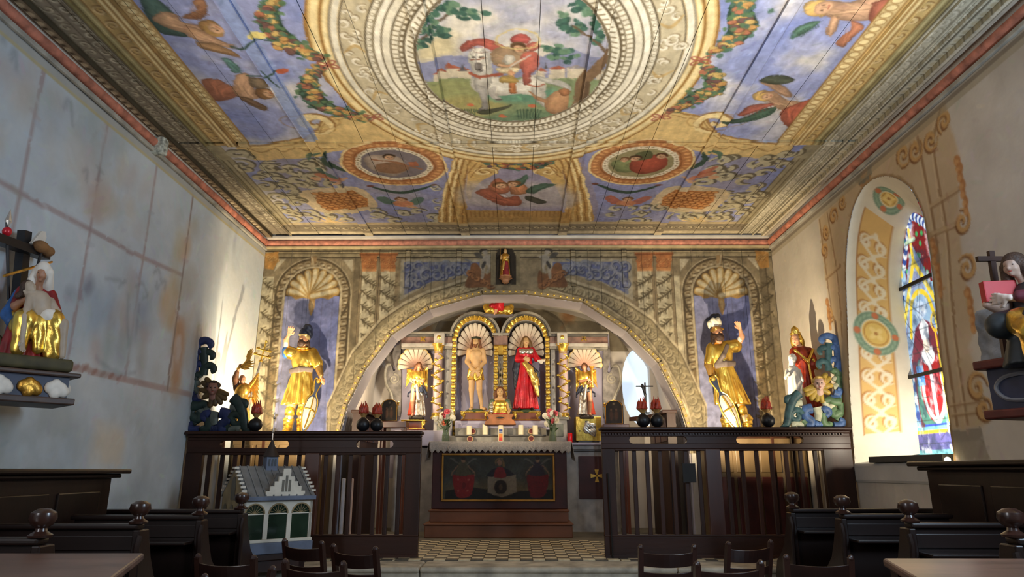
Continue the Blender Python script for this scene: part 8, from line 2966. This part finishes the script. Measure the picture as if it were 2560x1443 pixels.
# front wall with three arches: piers and spandrels
bay = MW / 3
zs = .26
for k in range(4):
    x = -hw + bay * k
    w_ = .022 if 0 < k < 3 else .03
    x0 = x - w_ if 0 < k else x
    x1_ = x + w_ if k < 3 else x
    G().box(x0, x1_,-hd,-hd + .025,.03, zs).build('front_pier', MWH, mc, bev=.003)
for k in range(3):
    xc = -hw + bay * (k + .5)
    r = bay / 2 - .022
    g = G()
    n = 10
    for i in range(n):
        t0, t1 = math.pi * i / n, math.pi * (i + 1) / n
        q = [(xc + r * math.cos(t0), zs + r * math.sin(t0)),(xc + r * math.cos(t0) * 0 + bay / 2 * (1 if math.cos(t0) > 1e-6 else -1 if math.cos(t0) < -1e-6 else 0), zs + r * math.sin(t0))]
        xa, za = xc + r * math.cos(t0), zs + r * math.sin(t0)
        xb, zb_ = xc + r * math.cos(t1), zs + r * math.sin(t1)
        g.prism([(xa, za),(xa, MH),(xb, MH),(xb, zb_)],-hd,-hd + .025, 'y')
    g.box(xc - bay / 2, xc - r,-hd,-hd + .025, zs, MH)
    g.box(xc + r, xc + bay / 2,-hd,-hd + .025, zs, MH)
    g.build('arch_spandrel', MWH, mc)
    G().tube([(xc + r * math.cos(t),-hd - .002, zs + r * math.sin(t)) for t in np.linspace(0, math.pi,15)],.008,6).build('arch_moulding', MBE, mc, smooth=True)
    gl = G().box(xc - r, xc + r,-hd + .012,-hd + .016,.03, zs + r * .96).build('glass_pane', mat('dark_glass', rgb(38,52,40),.06, var=.3, scale=4, spec=.8), mc)
    G().box(xc - r, xc + r,-hd + .006,-hd + .012, zs - .008, zs + .002).build('transom', MWH, mc)
    for t in np.linspace(.3, math.pi - .3,7):
        G().tube([(xc,-hd + .009, zs),(xc + r * .95 * math.cos(t),-hd + .009, zs + r * .95 * math.sin(t))],.0025,4).build('fanlight_bar', MBE, mc)
# other walls, gables
RZ = .25
for s in (-1,1):
    pts_ = [(-hd,0.0),(hd,0.0),(hd, MH),(0, MH + RZ),(-hd, MH)]
    G().prism(pts_, s * hw - (.025 if s > 0 else 0), s * hw + (.025 if s < 0 else 0), 'x').build('gable_wall', MBE if s < 0 else MWH, mc, fix=True)
    for k in range(7):
        for q in (-1,1):
            y = q * hd * (1 - (k + .5) / 7) * 1.03
            z_ = MH + RZ * (k + .5) / 7 + .018
            G().box(s * hw - .022, s * hw + .022, y - .014, y + .014, z_ - .008, z_ + .012).build('gable_step', MWH, mc)
for (y, z_) in ((-.22,.12),(.0,.12),(.22,.12),(0,.38)):
    arc_ = [(y - .065, z_),(y + .065, z_),(y + .065, z_ + .13)] + [(y + .065 * math.cos(t), z_ + .13 + .09 * math.sin(t)) for t in np.linspace(.3, math.pi - .3,7)] + [(y - .065, z_ + .13)]
    G().prism(arc_,-hw - .006,-hw + .004, 'x').build('gable_window', mat('model_lancet', rgb(92,84,66),.4), mc, fix=True)
G().box(-hw, hw, hd - .025, hd,0, MH).build('rear_wall', MBE, mc)
# roof slopes with standing seams
for q in (-1,1):
    V = [(-hw - .0, q * (hd + .05), MH - .03),(hw + .0, q * (hd + .05), MH - .03),(hw,0, MH + RZ),(-hw,0, MH + RZ)]
    V += [(x, y, z_ + .018) for x, y, z_ in V]
    G().add(V, [[0,1,2,3], [4,5,6,7], [0,1,5,4], [1,2,6,5], [2,3,7,6], [3,0,4,7]]).build('roof_slope', MGR, mc, fix=True)
    for k in range(9):
        x = -hw + MW * (k + .5) / 9
        G().bar((x, q * (hd + .05), MH - .005),(x,0, MH + RZ + .02),.012,.012).build('roof_seam', MGR, mc)
G().box(-hw - .01, hw + .01,-hd - .06,-hd - .03, MH - .05, MH - .01).build('gutter', MBL, mc, bev=.006)
# stepped dormer gable on the front slope
dz = MH - .01
dw = .19
pts_ = [(-dw,0),(dw,0)]
steps_ = []
n = 5
for k in range(n):
    x = dw * (1 - k / n)
    steps_ += [(x,.045 * k),(x,.045 * (k + 1))]
steps_ += [(dw / n * .9,.045 * n + .03)]
out = [(-a, b) for a, b in steps_[::-1]]
pts_ = steps_ + out
G().prism([(a + .04, dz + b) for a, b in pts_],-hd - .045,-hd - .02, 'y').build('dormer_gable', MWH, mc, fix=True)
G().prism([(a * .95 + .04, dz + b - .015) for a, b in [(-dw,0),(dw,0),(0,.23)]],-hd - .02,-.05, 'y').build('dormer_roof', MGR, mc, fix=True)
for dx_, h_ in ((-.032,.11),(0,.15),(.032,.11)):
    G().box(.04 + dx_ - .011,.04 + dx_ + .011,-hd - .050,-hd - .044, dz + .04, dz + .04 + h_).build('dormer_light', mat('model_lancet', rgb(92,84,66),.4), mc)
# ridge turret with spire
tz = MH + RZ - .06
tw = .058
G().box(-tw, tw,-tw, tw, tz - .05, tz + .17).build('turret', MBL, mc, bev=.004)
for dx_ in (-.03,0,.03):
    G().box(dx_ - .009, dx_ + .009,-tw - .003,-tw + .003, tz + .08, tz + .15).build('turret_window', BLACK, mc)
G().prism([(-.05, tz - .06),(.05, tz - .06),(0, tz - .12)],-tw - .006,-tw + .01, 'y').build('turret_bracket', MWH, mc)
G().lathe([(.085, tz + .17),(.06, tz + .22),(.035, tz + .27),(.012, tz + .33),(.008, tz + .34),(0, tz + .34)], n=12).build('turret_roof', mat('model_dark_spire', rgb(44,32,28),.5), mc, smooth=True)
G().tube([(0,0, tz + .32),(0,0, tz + .62)],.006,6).build('spire_rod', SILV, mc)
for q in (.42,.56):
    G().ball((0,0, tz + q),.014,8,6).build('spire_ball', SILV, mc, smooth=True)
ms = empty('model_stand',(mc.location.x, mc.location.y,0), a0, 'dark wooden stand under the model church', 'stand')
G().box(-hw, hw,-hd, hd,.51,.57).build('stand_top', OAKH, ms, bev=.006)
G().box(-hw + .03, hw - .03,-hd + .03, hd - .03,.41,.51).build('stand_apron', OAK, ms)
for sx_ in (-1,1):
    for sy_ in (-1,1):
        G().box(sx_ * (hw - .06) - .03, sx_ * (hw - .06) + .03, sy_ * (hd - .06) - .03, sy_ * (hd - .06) + .03,0,.51).build('leg', OAK, ms, bev=.004)

# ================================================================== pews with turned knobs
PEW = mat('pew_wood', rgb(30,18,14),.4, spec=.3, var=.25, scale=5, stretch=(.15,1,1), bump=.05, coat=.4)
PEWE = mat('pew_end_wood', rgb(34,19,14),.42, spec=.3, var=.25, scale=5, stretch=(1,1,.15), bump=.05, coat=.4)
KNOB = mat('knob_wood', rgb(52,31,24),.25, var=.2, scale=8, coat=.5)


def pew(xe, xw, Y, label, group):
    """bench whose aisle end (xe) carries a turned knob; runs to the wall (xw)"""
    s = 1 if xe > xw else -1
    e = empty('pew',(xe, Y,0), label=label, cat='pew', group=group)
    L_ = abs(xe - xw)
    a, b = sorted((0,-s * L_))
    G().box(a, b,-.015,.015,.38,.965).build('back_panel', PEW, e)
    G().box(a - .02, b + .02,-.05,.05,.965,1.0).build('top_rail', PEW, e, bev=.012)
    G().box(a, b,-.03,-.015,.84,.93).build('upper_moulding', PEW, e, bev=.006)
    G().box(a, b,.02,.42,.42,.455).build('seat', PEW, e, bev=.008)
    G().box(a, b,-.20,-.02,.80,.822).build('book_ledge', PEW, e, bev=.006)
    G().box(a, b,.0,.02,0,.42).build('kick_board', PEW, e)
    # shaped aisle end: straight below, scooped shoulder, with scroll
    out = [(-.06,0),(.46,0),(.46,.40),(.40,.52),(.30,.58),(.20,.66),(.13,.78),(.08,.90),(.06,.965),(-.06,.965)]
    x0, x1_ = sorted((0, s * .045))
    G().prism(out, x0, x1_, 'x').build('end_panel', PEWE, e, fix=True, bev=.008)
    G().tube([(s * .05,-.055 + q, z_) for q, z_ in ((0,.2),(.0,.55),(-.012,.78),(-.03,.86),(-.01,.93))],.02,8).build('end_moulding', PEWE, e, smooth=True)
    kn = G().lathe([(.055,1.0),(.058,1.012),(.03,1.03),(.026,1.045),(.05,1.062),(.064,1.09),(.058,1.12),(.03,1.138),(0,1.142)],(s * .0,0,0),18).build('knob', KNOB, e, smooth=True)
    return e


for k, Y in enumerate((6.25,5.45,4.58,3.65)):
    pew(-2.42,-3.36 if Y < 6.1 else -3.68, Y, 'dark pew on the left, %s' % ('frontmost, its knob before the model church', 'second from the screen', 'third from the screen', 'fourth from the screen, nearest the camera')[k], 'pews along the left wall')
for k,(Y, X) in enumerate(((6.42,2.46),(5.64,2.55),(4.75,2.58),(3.72,2.54))):
    pew(X,3.36 if Y < 6.1 else 3.69, Y, 'dark glossy pew on the right, %s' % ('frontmost, below the choir screen', 'second from the screen', 'third from the screen', 'fourth from the screen, at the picture edge')[k], 'pews along the right wall')

# tall wall stalls with shelf top
for s, zt, lab in ((-1,1.34, 'tall dark wall panelling with a shelf top on the left'),(1,1.40, 'tall dark wall panelling with a shelf top below the right window')):
    xw = XL + .01 if s < 0 else XR - .01
    e = empty('wall_stall',(xw,4.6,0), label=lab, cat='panelling')
    d = .30
    G().box(*sorted((0,-s * (d - .08))),-1.9,1.45,0, zt - .04).build('stall_body', PEWE, e)
    G().box(*sorted((0,-s * (d + .03))),-1.95,1.56, zt - .04, zt).build('shelf_top', PEW, e, bev=.012)
    G().box(*sorted((0,-s * (d - .02))),-1.93,1.50, zt - .075, zt - .04).build('shelf_moulding', PEW, e, bev=.012)
    for k in range(5):
        y = -1.8 + .64 * k
        G().box(*sorted((-s * (d - .085),-s * (d - .065))), y, y + .54,.5, zt - .18).build('stall_field', PEW, e, bev=.01)
    G().box(-.02,.02,1.44,1.47,.2, zt - .14).build('end_field', PEW, e, loc=(-s * .12,0,0))

# ================================================================== book tables in the foreground
for s in (-1,1):
    zt = .95
    if s < 0:
        pt = [(-3.34,3.42),(-1.77,3.44),(-1.40,2.45),(-3.34,2.45)]
    else:
        pt = [(1.63,3.27),(3.34,3.27),(3.34,2.45),(1.38,2.45)]
    e = empty('book_table',(sum(q[0] for q in pt) / 4,2.9,0), label='broad brown table top in the %s foreground corner' % ('left' if s < 0 else 'right'), cat='table')
    ox, oy = e.location.x, e.location.y
    TT = mat('table_top_wood', rgb(98,72,60),.38, var=.22, scale=7, stretch=(.35,1,1), bump=.06, coat=.35)
    G().prism([(a - ox, b - oy) for a, b in pt], zt - .035, zt, 'z').build('table_top', TT, e, fix=True, bev=.01)
    cx_, cy_ = sum(q[0] for q in pt) / 4, sum(q[1] for q in pt) / 4
    ins_ = [(cx_ + (a - cx_) * .94 - ox, cy_ + (b - cy_) * .88 - oy) for a, b in pt]
    G().prism(ins_, zt - .13, zt - .035, 'z').build('apron', PEWE, e, fix=True)
    for a, b in ins_:
        G().box(a - .03, a + .03, b - .03, b + .03,0, zt - .035).build('leg', PEWE, e)

# ================================================================== rush-style wooden chairs seen from behind
CHW = mat('chair_wood', rgb(50,28,21),.35, var=.22, scale=6, stretch=(1,1,.2), coat=.3)
CHS = mat('chair_slat_wood', rgb(40,22,17),.33, var=.25, scale=6, stretch=(.2,1,1), coat=.3)


def make_chair():
    e = empty('wooden_chair',(0,0,0))
    w = .19
    for s in (-1,1):
        g = G().bar((s * w,.02,0),(s * w,.03,.46),.034,.04)
        g.bar((s * w,.03,.45),(s * w * 1.02,-.045,.80),.034,.034)
        g.ball((s * w * 1.02,-.047,.80),(.019,.019,.022),10,8)
        g.build('back_leg', CHW, e)
        G().bar((s * w,.40,0),(s * w,.40,.44),.034,.034).build('front_leg', CHW, e, bev=.004)
        G().bar((s * w,.04,.18),(s * w,.40,.18),.02,.024).build('side_stretcher', CHW, e)
    for z0, z1, y0, y1 in ((.675,.765,-.022,-.040),(.575,.635,.0,-.013)):
        V, F = [], []
        n = 10
        for i in range(n + 1):
            t = -1 + 2 * i / n
            bow = .035 * (1 - t * t)
            sag = -.012 * (1 - t * t)
            for yy, z in ((y0, z0),(y1, z1)):
                V += [(t * w, yy - bow - .008, z + sag),(t * w, yy - bow + .008, z + sag)]
        for i in range(n):
            a = 4 * i
            F += [[a, a + 4, a + 6, a + 2], [a + 1, a + 3, a + 7, a + 5], [a, a + 1, a + 5, a + 4], [a + 2, a + 6, a + 7, a + 3]]
        F += [[0,2,3,1], [4 * n,4 * n + 1,4 * n + 3,4 * n + 2]]
        G().add(V, F).build('back_slat', CHS, e, fix=True, bev=.003)
    G().box(-w - .02, w + .02,-.0 + .02,.44,.44,.468).build('seat', CHS, e, bev=.01)
    G().bar((-w,.40,.25),(w,.40,.25),.02,.024).build('front_stretcher', CHW, e)
    G().bar((-w,.03,.22),(w,.03,.22),.02,.024).build('rear_stretcher', CHW, e)
    return e


proto = make_chair()
spots = [(1595,1365,1742,1364, 'wooden chair before the right screen, nearest the aisle'),(1803,1358,1942,1352, 'wooden chair before the right screen, with its back to the pews'),(1728,1407,1915,1404, 'wooden chair in the second row right, aisle side'),
         (1963,1390,2128,1392, 'wooden chair in the second row right, beside the pew ends'),(692,1346,828,1358, 'wooden chair before the model church, back turned to the camera'),(831,1360,944,1372, 'wooden chair turned aslant, nearest the left screen gate'),
         (488,1388,643,1392, 'wooden chair left of the model church, close to the pew ends'),(690,1400,884,1408, 'wooden chair in the second row left, aisle side'),(508,1440,556,1430, 'wooden chair at the bottom edge left, turned sideways')]
for i,(u0, v0, u1, v1, lab) in enumerate(spots):
    a, b = atZ(u0, v0,.81), atZ(u1, v1,.81)
    d = b - a
    if i == 8:
        d = Vector((.25,.32,0))
        b = a + d
    o = proto if i == 0 else copy_tree(proto)
    mid = (a + b) / 2
    rz = math.atan2(d.y, d.x)
    rz = max(min(rz,.9),-.5)
    o.rotation_euler = (0,0, rz)
    o.location = (mid.x + .045 * -math.sin(rz), mid.y + .045 * math.cos(rz),0)
    tag(o, lab, 'chair', 'wooden chairs in the nave')

# ================================================================== left wall: seated group on a console
WX = XL


def wallpt(u, v, out):
    """point standing `out` metres from the left wall"""
    return atX(u, v, XL + out)


p = wallpt(58,905,.26)
pi = empty('pieta_group', p, math.radians(50), 'carved seated woman in gold robe holding a bare dead figure, on the left wall', 'statue')
pi.scale = (.56,.56,.74)
f = Fig.__new__(Fig)
f.e = pi
# seated woman, unit = metres at about 0.75 life size
hp, T_ = f.head((.0,-.12,.86), yaw=-.45, tilt=.35, r=1.25)
P = hp + [Cp((0,0,.3),(0,-.03,.66),.10,.085), Cp((0,-.04,.68),(0,-.09,.78),.045,.04)] + f.limb([(-.15,-.03,.65),(-.22,-.12,.50),(-.13,-.26,.58)], [.055,.045,.026]) + f.limb([(.15,-.03,.65),(.22,-.14,.46),(.14,-.30,.42)], [.055,.045,.026])
f.part('body', P, FLESHD, h=.011, k=.025)
f.part('hand', hand_prims((-.13,-.27,.59),(-.1,-.2,.9),(.3,-.8,0),.12,.2,-1), FLESHD, h=.006, k=.008)
f.part('hand', hand_prims((.14,-.31,.42),(-.6,-.6,-.1),(0,0,-1),.12,.4,1), FLESHD, h=.006, k=.008)
f.part('veil', [El(T_(0,.015,.02),(.085,.09,.085)), Cp(T_(-.06,.02,0),(-.10,.0,.68),.045,.06), Cp(T_(.06,.02,0),(.12,-.02,.70),.045,.06), Cp(T_(0,.06,0),(0,.03,.68),.07,.08)], WHT, h=.012, k=.03, cut=[El(T_(0,-.085,-.012),(.056,.06,.072))])
f.part('red_gown', [El((0,-.02,.58),(.17,.12,.16)), Cp((.15,-.03,.65),(.22,-.13,.48),.08,.07), Cp((-.15,-.03,.65),(-.21,-.11,.52),.075,.06), Sk((-.05,-.15,.30),(-.05,-.2,.0),(.22,.18),(.28,.2),8,.1)], REDD, h=.014, k=.03)
f.part('blue_mantle', [Cp((-.17,.0,.62),(-.28,-.08,.42),.075,.06), Cp((-.28,-.08,.42),(-.26,-.2,.34),.06,.05), Cp((-.12,.06,.6),(-.12,.05,.1),.10,.12)], BLUE, h=.014, k=.03)
f.part('gold_robe', [Cp((-.12,-.1,.36),(-.14,-.34,.34),.13,.12), Cp((.12,-.1,.36),(.15,-.36,.36),.13,.12), Cp((-.14,-.34,.34),(-.16,-.36,.08),.12,.08), Cp((.15,-.36,.36),(.18,-.40,.06),.12,.09), Cp((-.25,-.05,.45),(-.22,-.25,.28),.05,.06), Cp((0,-.36,.32),(.02,-.40,.1),.10,.06)], GOLD, h=.013, k=.03, rough=.010, rscale=22)
# dead figure across her lap
F2 = mat('ashen_flesh', rgb(176,160,140),.5, var=.08)
hp2, T2 = f.head((-.15,-.28,.66), yaw=.3, tilt=-.5, roll=-.5, r=1.2, eyes=False)
P = hp2 + [El((-.02,-.32,.52),(.12,.09,.13)), El((.03,-.34,.42),(.10,.085,.09)), Cp((-.13,-.28,.60),(-.06,-.31,.58),.05,.06)] + f.limb([(-.13,-.34,.56),(-.17,-.42,.36),(-.16,-.46,.14)], [.048,.040,.024]) + f.limb([(.06,-.36,.38),(.24,-.44,.34),(.28,-.46,.05)], [.075,.055,.035]) + f.limb([(.10,-.30,.56),(.18,-.34,.46),(.12,-.42,.42)], [.045,.038,.024])
f.part('dead_figure', P, F2, h=.011, k=.025)
f.part('dead_hand', hand_prims((-.16,-.465,.15),(.05,-.1,-.95),(.3,-.6,0),.12,.3,1), F2, h=.006, k=.008)
f.part('dead_hair', [El(T2(0,.02,.02),(.078,.078,.076)), Cp(T2(-.03,.05,0),(-.24,-.22,.58),.045,.03)], HAIR, h=.012, k=.02, cut=[El(T2(0,-.09,-.012),(.052,.056,.07))])
f.part('loincloth', [El((.10,-.37,.40),(.13,.10,.085)), Cp((.18,-.38,.40),(.26,-.38,.30),.06,.04)], WHT, h=.013, k=.03, rough=.008, rscale=30)
f.part('ground', [Bx((0,-.15,-.04),(.42,.34,.06), rnd=.04), El((-.35,-.1,.06),(.12,.15,.16))], mat('olive_ground', rgb(70,64,38),.7, var=.25), h=.018, k=.05)
# console with cherub clouds
cn = empty('wall_console', p, math.radians(50), 'dark carved wall console with white clouds and a gilt knob, under the seated group', 'console')
cn.scale = (.56,.56,.74)
CB = mat('console_blue', rgb(44,48,70),.5, var=.25)
CBR = mat('console_brown', rgb(66,44,30),.5, var=.2)
G().prism([(-.52,-.48),(.52,-.48),(.52,.32),(-.52,.32)],-.145,-.105, 'z').build('top_board', CBR, cn, bev=.012, fix=True)
G().prism([(-.42,-.40),(.42,-.40),(.42,.32),(-.42,.32)],-.34,-.145, 'z').build('frieze', CB, cn, fix=True)
G().prism([(-.50,-.46),(.50,-.46),(.50,.32),(-.50,.32)],-.40,-.34, 'z').build('lower_board', CBR, cn, bev=.012, fix=True)
for k, x in enumerate((-.30,.0,.28)):
    carved('cloud_puff', [El((x + dx_,-.41,-.25 + dz_),(.06,.05,.055)) for dx_, dz_ in ((-.06,0),(0,.03),(.06,.0),(0,-.05),(.09,-.03))], WHT if k != 1 else GOLDD, cn, h=.014, k=.02)
carved('cloud_puff', [El((.43,-.3 + .12 * k,-.25),(.05,.06,.06)) for k in range(3)], WHT, cn, h=.014, k=.02)
# cross with lance, sponge and reed behind the group
q0 = wallpt(35,860,.10)
cr = empty('wall_cross', q0,0, 'tall black cross standing behind the seated group on the left wall', 'cross')
tz_ = wallpt(62,578,.10)
G().bar((0,0,0),(tz_.x - q0.x, tz_.y - q0.y, tz_.z - q0.z),.07,.06, up=(1,0,0)).build('upright', BLACK, cr)
a, b = wallpt(-40,585,.14), wallpt(112,640,.14)
G().bar(a - q0, b - q0,.09,.06).build('crossbar', BLACK, cr)
lp = wallpt(66,588,.12) - q0
G().prism([(-.05,-.06),(.03,.06),(.07,.07),(.09,.03),(.06,-.08),(.09,-.13),(0,-.10)],-.01,.01, 'x').build('paper_scroll', WHT, cr, loc=lp + Vector((.04,.05,0)))
for nm, lab,(u0, v0),(u1, v1), m_, o_ in (('lance', 'thin dark lance with a red collar left of the wall cross',(22,750),(17,556), BLACK,.17),('sponge_pole', 'pole with a round brown sponge right of the wall cross',(90,680),(106,622), BLACK,.20),('reed', 'slanted gilded reed across the wall cross',(10,690),(130,655), GOLDD,.22)):
    a, b = wallpt(u0, v0, o_), wallpt(u1, v1, o_)
    e = empty(nm, a, label=lab, cat='pole')
    d = b - a
    G().tube([(0,0,0), d * .9, d], [.010,.010,.008],8).build('shaft', m_, e, smooth=True)
    if nm == 'lance':
        G().ball(d * .88,(.03,.03,.035),10,8).build('red_collar', REDR, e, smooth=True)
        G().lathe([(.006,0),(.022,.05),(0,.14)], n=8).build('lance_tip', SILV, e, loc=d * .93)
    elif nm == 'sponge_pole':
        carved('sponge', [El(d + Vector((.0,-.02,.01)),(.05,.06,.045)), El(d + Vector((0,.06,.0)),(.045,.05,.04))], mat('sponge_brown', rgb(140,100,60),.9, var=.2, bump=.5), e, h=.010, k=.02)

# ================================================================== right wall: saint with red book on a console
def wallptR(u, v, out):
    return atX(u, v, XR - out)


p = wallptR(2560,900,.34)
p.y -= .30
p.z -= .06
sa = empty('seated_saint', p, math.radians(-72), 'carved long-haired saint in dark robe at the right picture edge', 'statue')
sa.scale = (.8,.8,.8)
f.e = sa
hp, T_ = f.head((-.12,-.13,.80), yaw=.15, tilt=.12, r=1.3)
P = hp + [Cp((0,0,.25),(-.06,-.05,.60),.11,.09), Cp((-.07,-.06,.62),(-.10,-.10,.72),.05,.042)] + f.limb([(-.20,-.05,.60),(-.26,-.16,.46),(-.28,-.30,.50)], [.06,.05,.03]) + f.limb([(.14,-.03,.60),(.16,-.2,.46),(-.04,-.34,.50)], [.06,.05,.03])
f.part('body', P, mat('grey_flesh', rgb(170,140,122),.5), h=.012, k=.025)
f.part('hand', hand_prims((-.05,-.36,.50),(-.95,-.05,.12),(0,1,0),.15,.1,1), mat('pale_hand', rgb(206,188,176),.5), h=.007, k=.009)
f.part('hair', [El(T_(0,.02,.025),(.088,.092,.088)), Cp(T_(-.055,.015,0),(-.22,-.08,.62),.045,.05), Cp(T_(.055,.015,0),(.0,-.06,.60),.05,.06)], HAIR, h=.012, k=.03, cut=[El(T_(0,-.09,-.012),(.058,.06,.075))])
f.part('robe', [El((-.04,-.03,.52),(.20,.15,.18)), Sk((0,-.1,.36),(0,-.12,-.02),(.22,.2),(.30,.26),8,.1), Cp((-.12,-.12,.34),(-.16,-.34,.30),.12,.11), Cp((.12,-.12,.34),(.14,-.34,.30),.12,.11)], mat('dark_teal_robe', rgb(34,42,46),.5, var=.3), h=.014, k=.03)
f.part('sleeve', [Cp((.14,-.03,.60),(.17,-.19,.47),.08,.075), Cp((.17,-.19,.47),(.02,-.32,.50),.075,.05)], mat('wine_sleeve', rgb(88,30,44),.5, var=.2), h=.012, k=.02)
f.part('gold_knee', [Cp((-.02,-.30,.30),(.12,-.40,.22),.12,.10), Cp((.12,-.40,.22),(.10,-.40,.0),.10,.07)], GOLD, h=.013, k=.03, rough=.010, rscale=22)
bk_ = wallptR(2498,730,.55)
e = empty('red_book', bk_, math.radians(-8), 'bright red closed book held by the saint at the right edge', 'book')
w_, h_ = .098,.070
G().box(-w_, w_,-.03,-.022,-h_, h_).build('front_cover', mat('book_red', rgb(168,24,28),.55, var=.06), e, bev=.003)
G().box(-w_, w_,.022,.03,-h_, h_).build('rear_cover', mat('book_red', rgb(196,36,40)), e, bev=.003)
G().box(-w_ + .006, w_ - .006,-.022,.022,-h_ + .008, h_ - .008).build('pages', WHT, e)
G().box(-w_ - .004,-w_ + .004,-.03,.03,-h_, h_).build('spine', mat('book_red', rgb(196,36,40)), e, bev=.003)
a, b = wallptR(2515,893,.42), wallptR(2476,628,.42)
e = empty('held_cross', a, label='dark wooden cross rising behind the red book', cat='cross')
d = b - a
G().bar((0,0,0), d,.036,.03, up=(0,1,0)).build('upright', OAK, e)
c = wallptR(2480,648,.42) - a
sx = _R * 1.0
G().bar(c - sx * .105, c + sx * .105,.03,.034).build('crossbar', OAK, e)
# rock seat and console
q = wallptR(2545,905,.30)
e = empty('wall_console', q, math.radians(-72), 'red-edged blue-grey wall console under the saint at the right edge', 'console')
q2 = q
top_z = 0
G().prism([(-.10,-.30),(.50,-.30),(.50,.30),(-.10,.30)],-.06,0, 'z').build('top_board', mat('console_red', rgb(96,36,28),.5, var=.2), e, bev=.012, fix=True)
G().prism([(-.05,-.24),(.45,-.24),(.45,.30),(-.05,.30)],-.33,-.06, 'z').build('console_body', CB, e, fix=True)
G().prism([(-.09,-.29),(.50,-.29),(.50,.30),(-.09,.30)],-.39,-.33, 'z').build('lower_board', mat('console_red', rgb(96,36,28)), e, bev=.012, fix=True)
G().tube([(x,-.245, z_) for x, z_ in smooth_path([(.08,-.12),(.3,-.12),(.38,-.19),(.3,-.27),(.08,-.27),(.0,-.19)],5, True)],.014,6, True).build('console_cartouche', mat('console_grey', rgb(112,112,116),.5), e, smooth=True)
q = wallptR(2505,890,.25)
e = empty('carved_rock', q, math.radians(-72), label='pale grey carved rock beside the saint at the right edge', cat='rock')
carved('rock', [Bx((0,0,.14),(.10,.10,.20), rnd=.03), Bx((.06,.02,.10),(.10,.1,.16), rz=.4, rnd=.03)], mat('rock_grey', rgb(128,130,132),.8, var=.25, bump=.4), e, h=.015, k=.02, rough=.01, rscale=25)
carved('gilt_top', [El((.06,0,.36),(.07,.06,.05))], GOLDD, e, h=.012, k=.01)

# ================================================================== lamp and board on the window sill
q = atX(2369,1150, XR - .06)
e = empty('sill_spotlight', q, label='small glaring spotlight on the sill of the stained-glass window', cat='lamp')
G().ball((0,0,0),.024,14,10).build('bulb', mat('lamp_bulb', rgb(255,240,210),.3, emit=rgb(255,236,190), estr=14), e, smooth=True)
G().lathe([(.03,-.045),(.03,-.02),(.0,-.02)], n=14).build('lamp_base', BLACK, e, smooth=True)
lt = light('sill_lamp_light', 'SPOT',(XR + .26,6.80,1.62),55,(1.0,.9,.72),(XR + .36,7.8,2.1),.04, spot=150, blend=.7)
a, b = atX(2180,1158, XR - .02), atX(2366,1150, XR - .02)
e = empty('sill_board',(XR + .03,(a.y + b.y) / 2,1.405), label='dark grey slanted board lying on the window sill', cat='board')
G().box(-.08,.08,-(a.y - b.y) / 2,(a.y - b.y) / 2,0,.06).build('board', mat('board_grey', rgb(72,70,66),.6, var=.1), e, bev=.004)
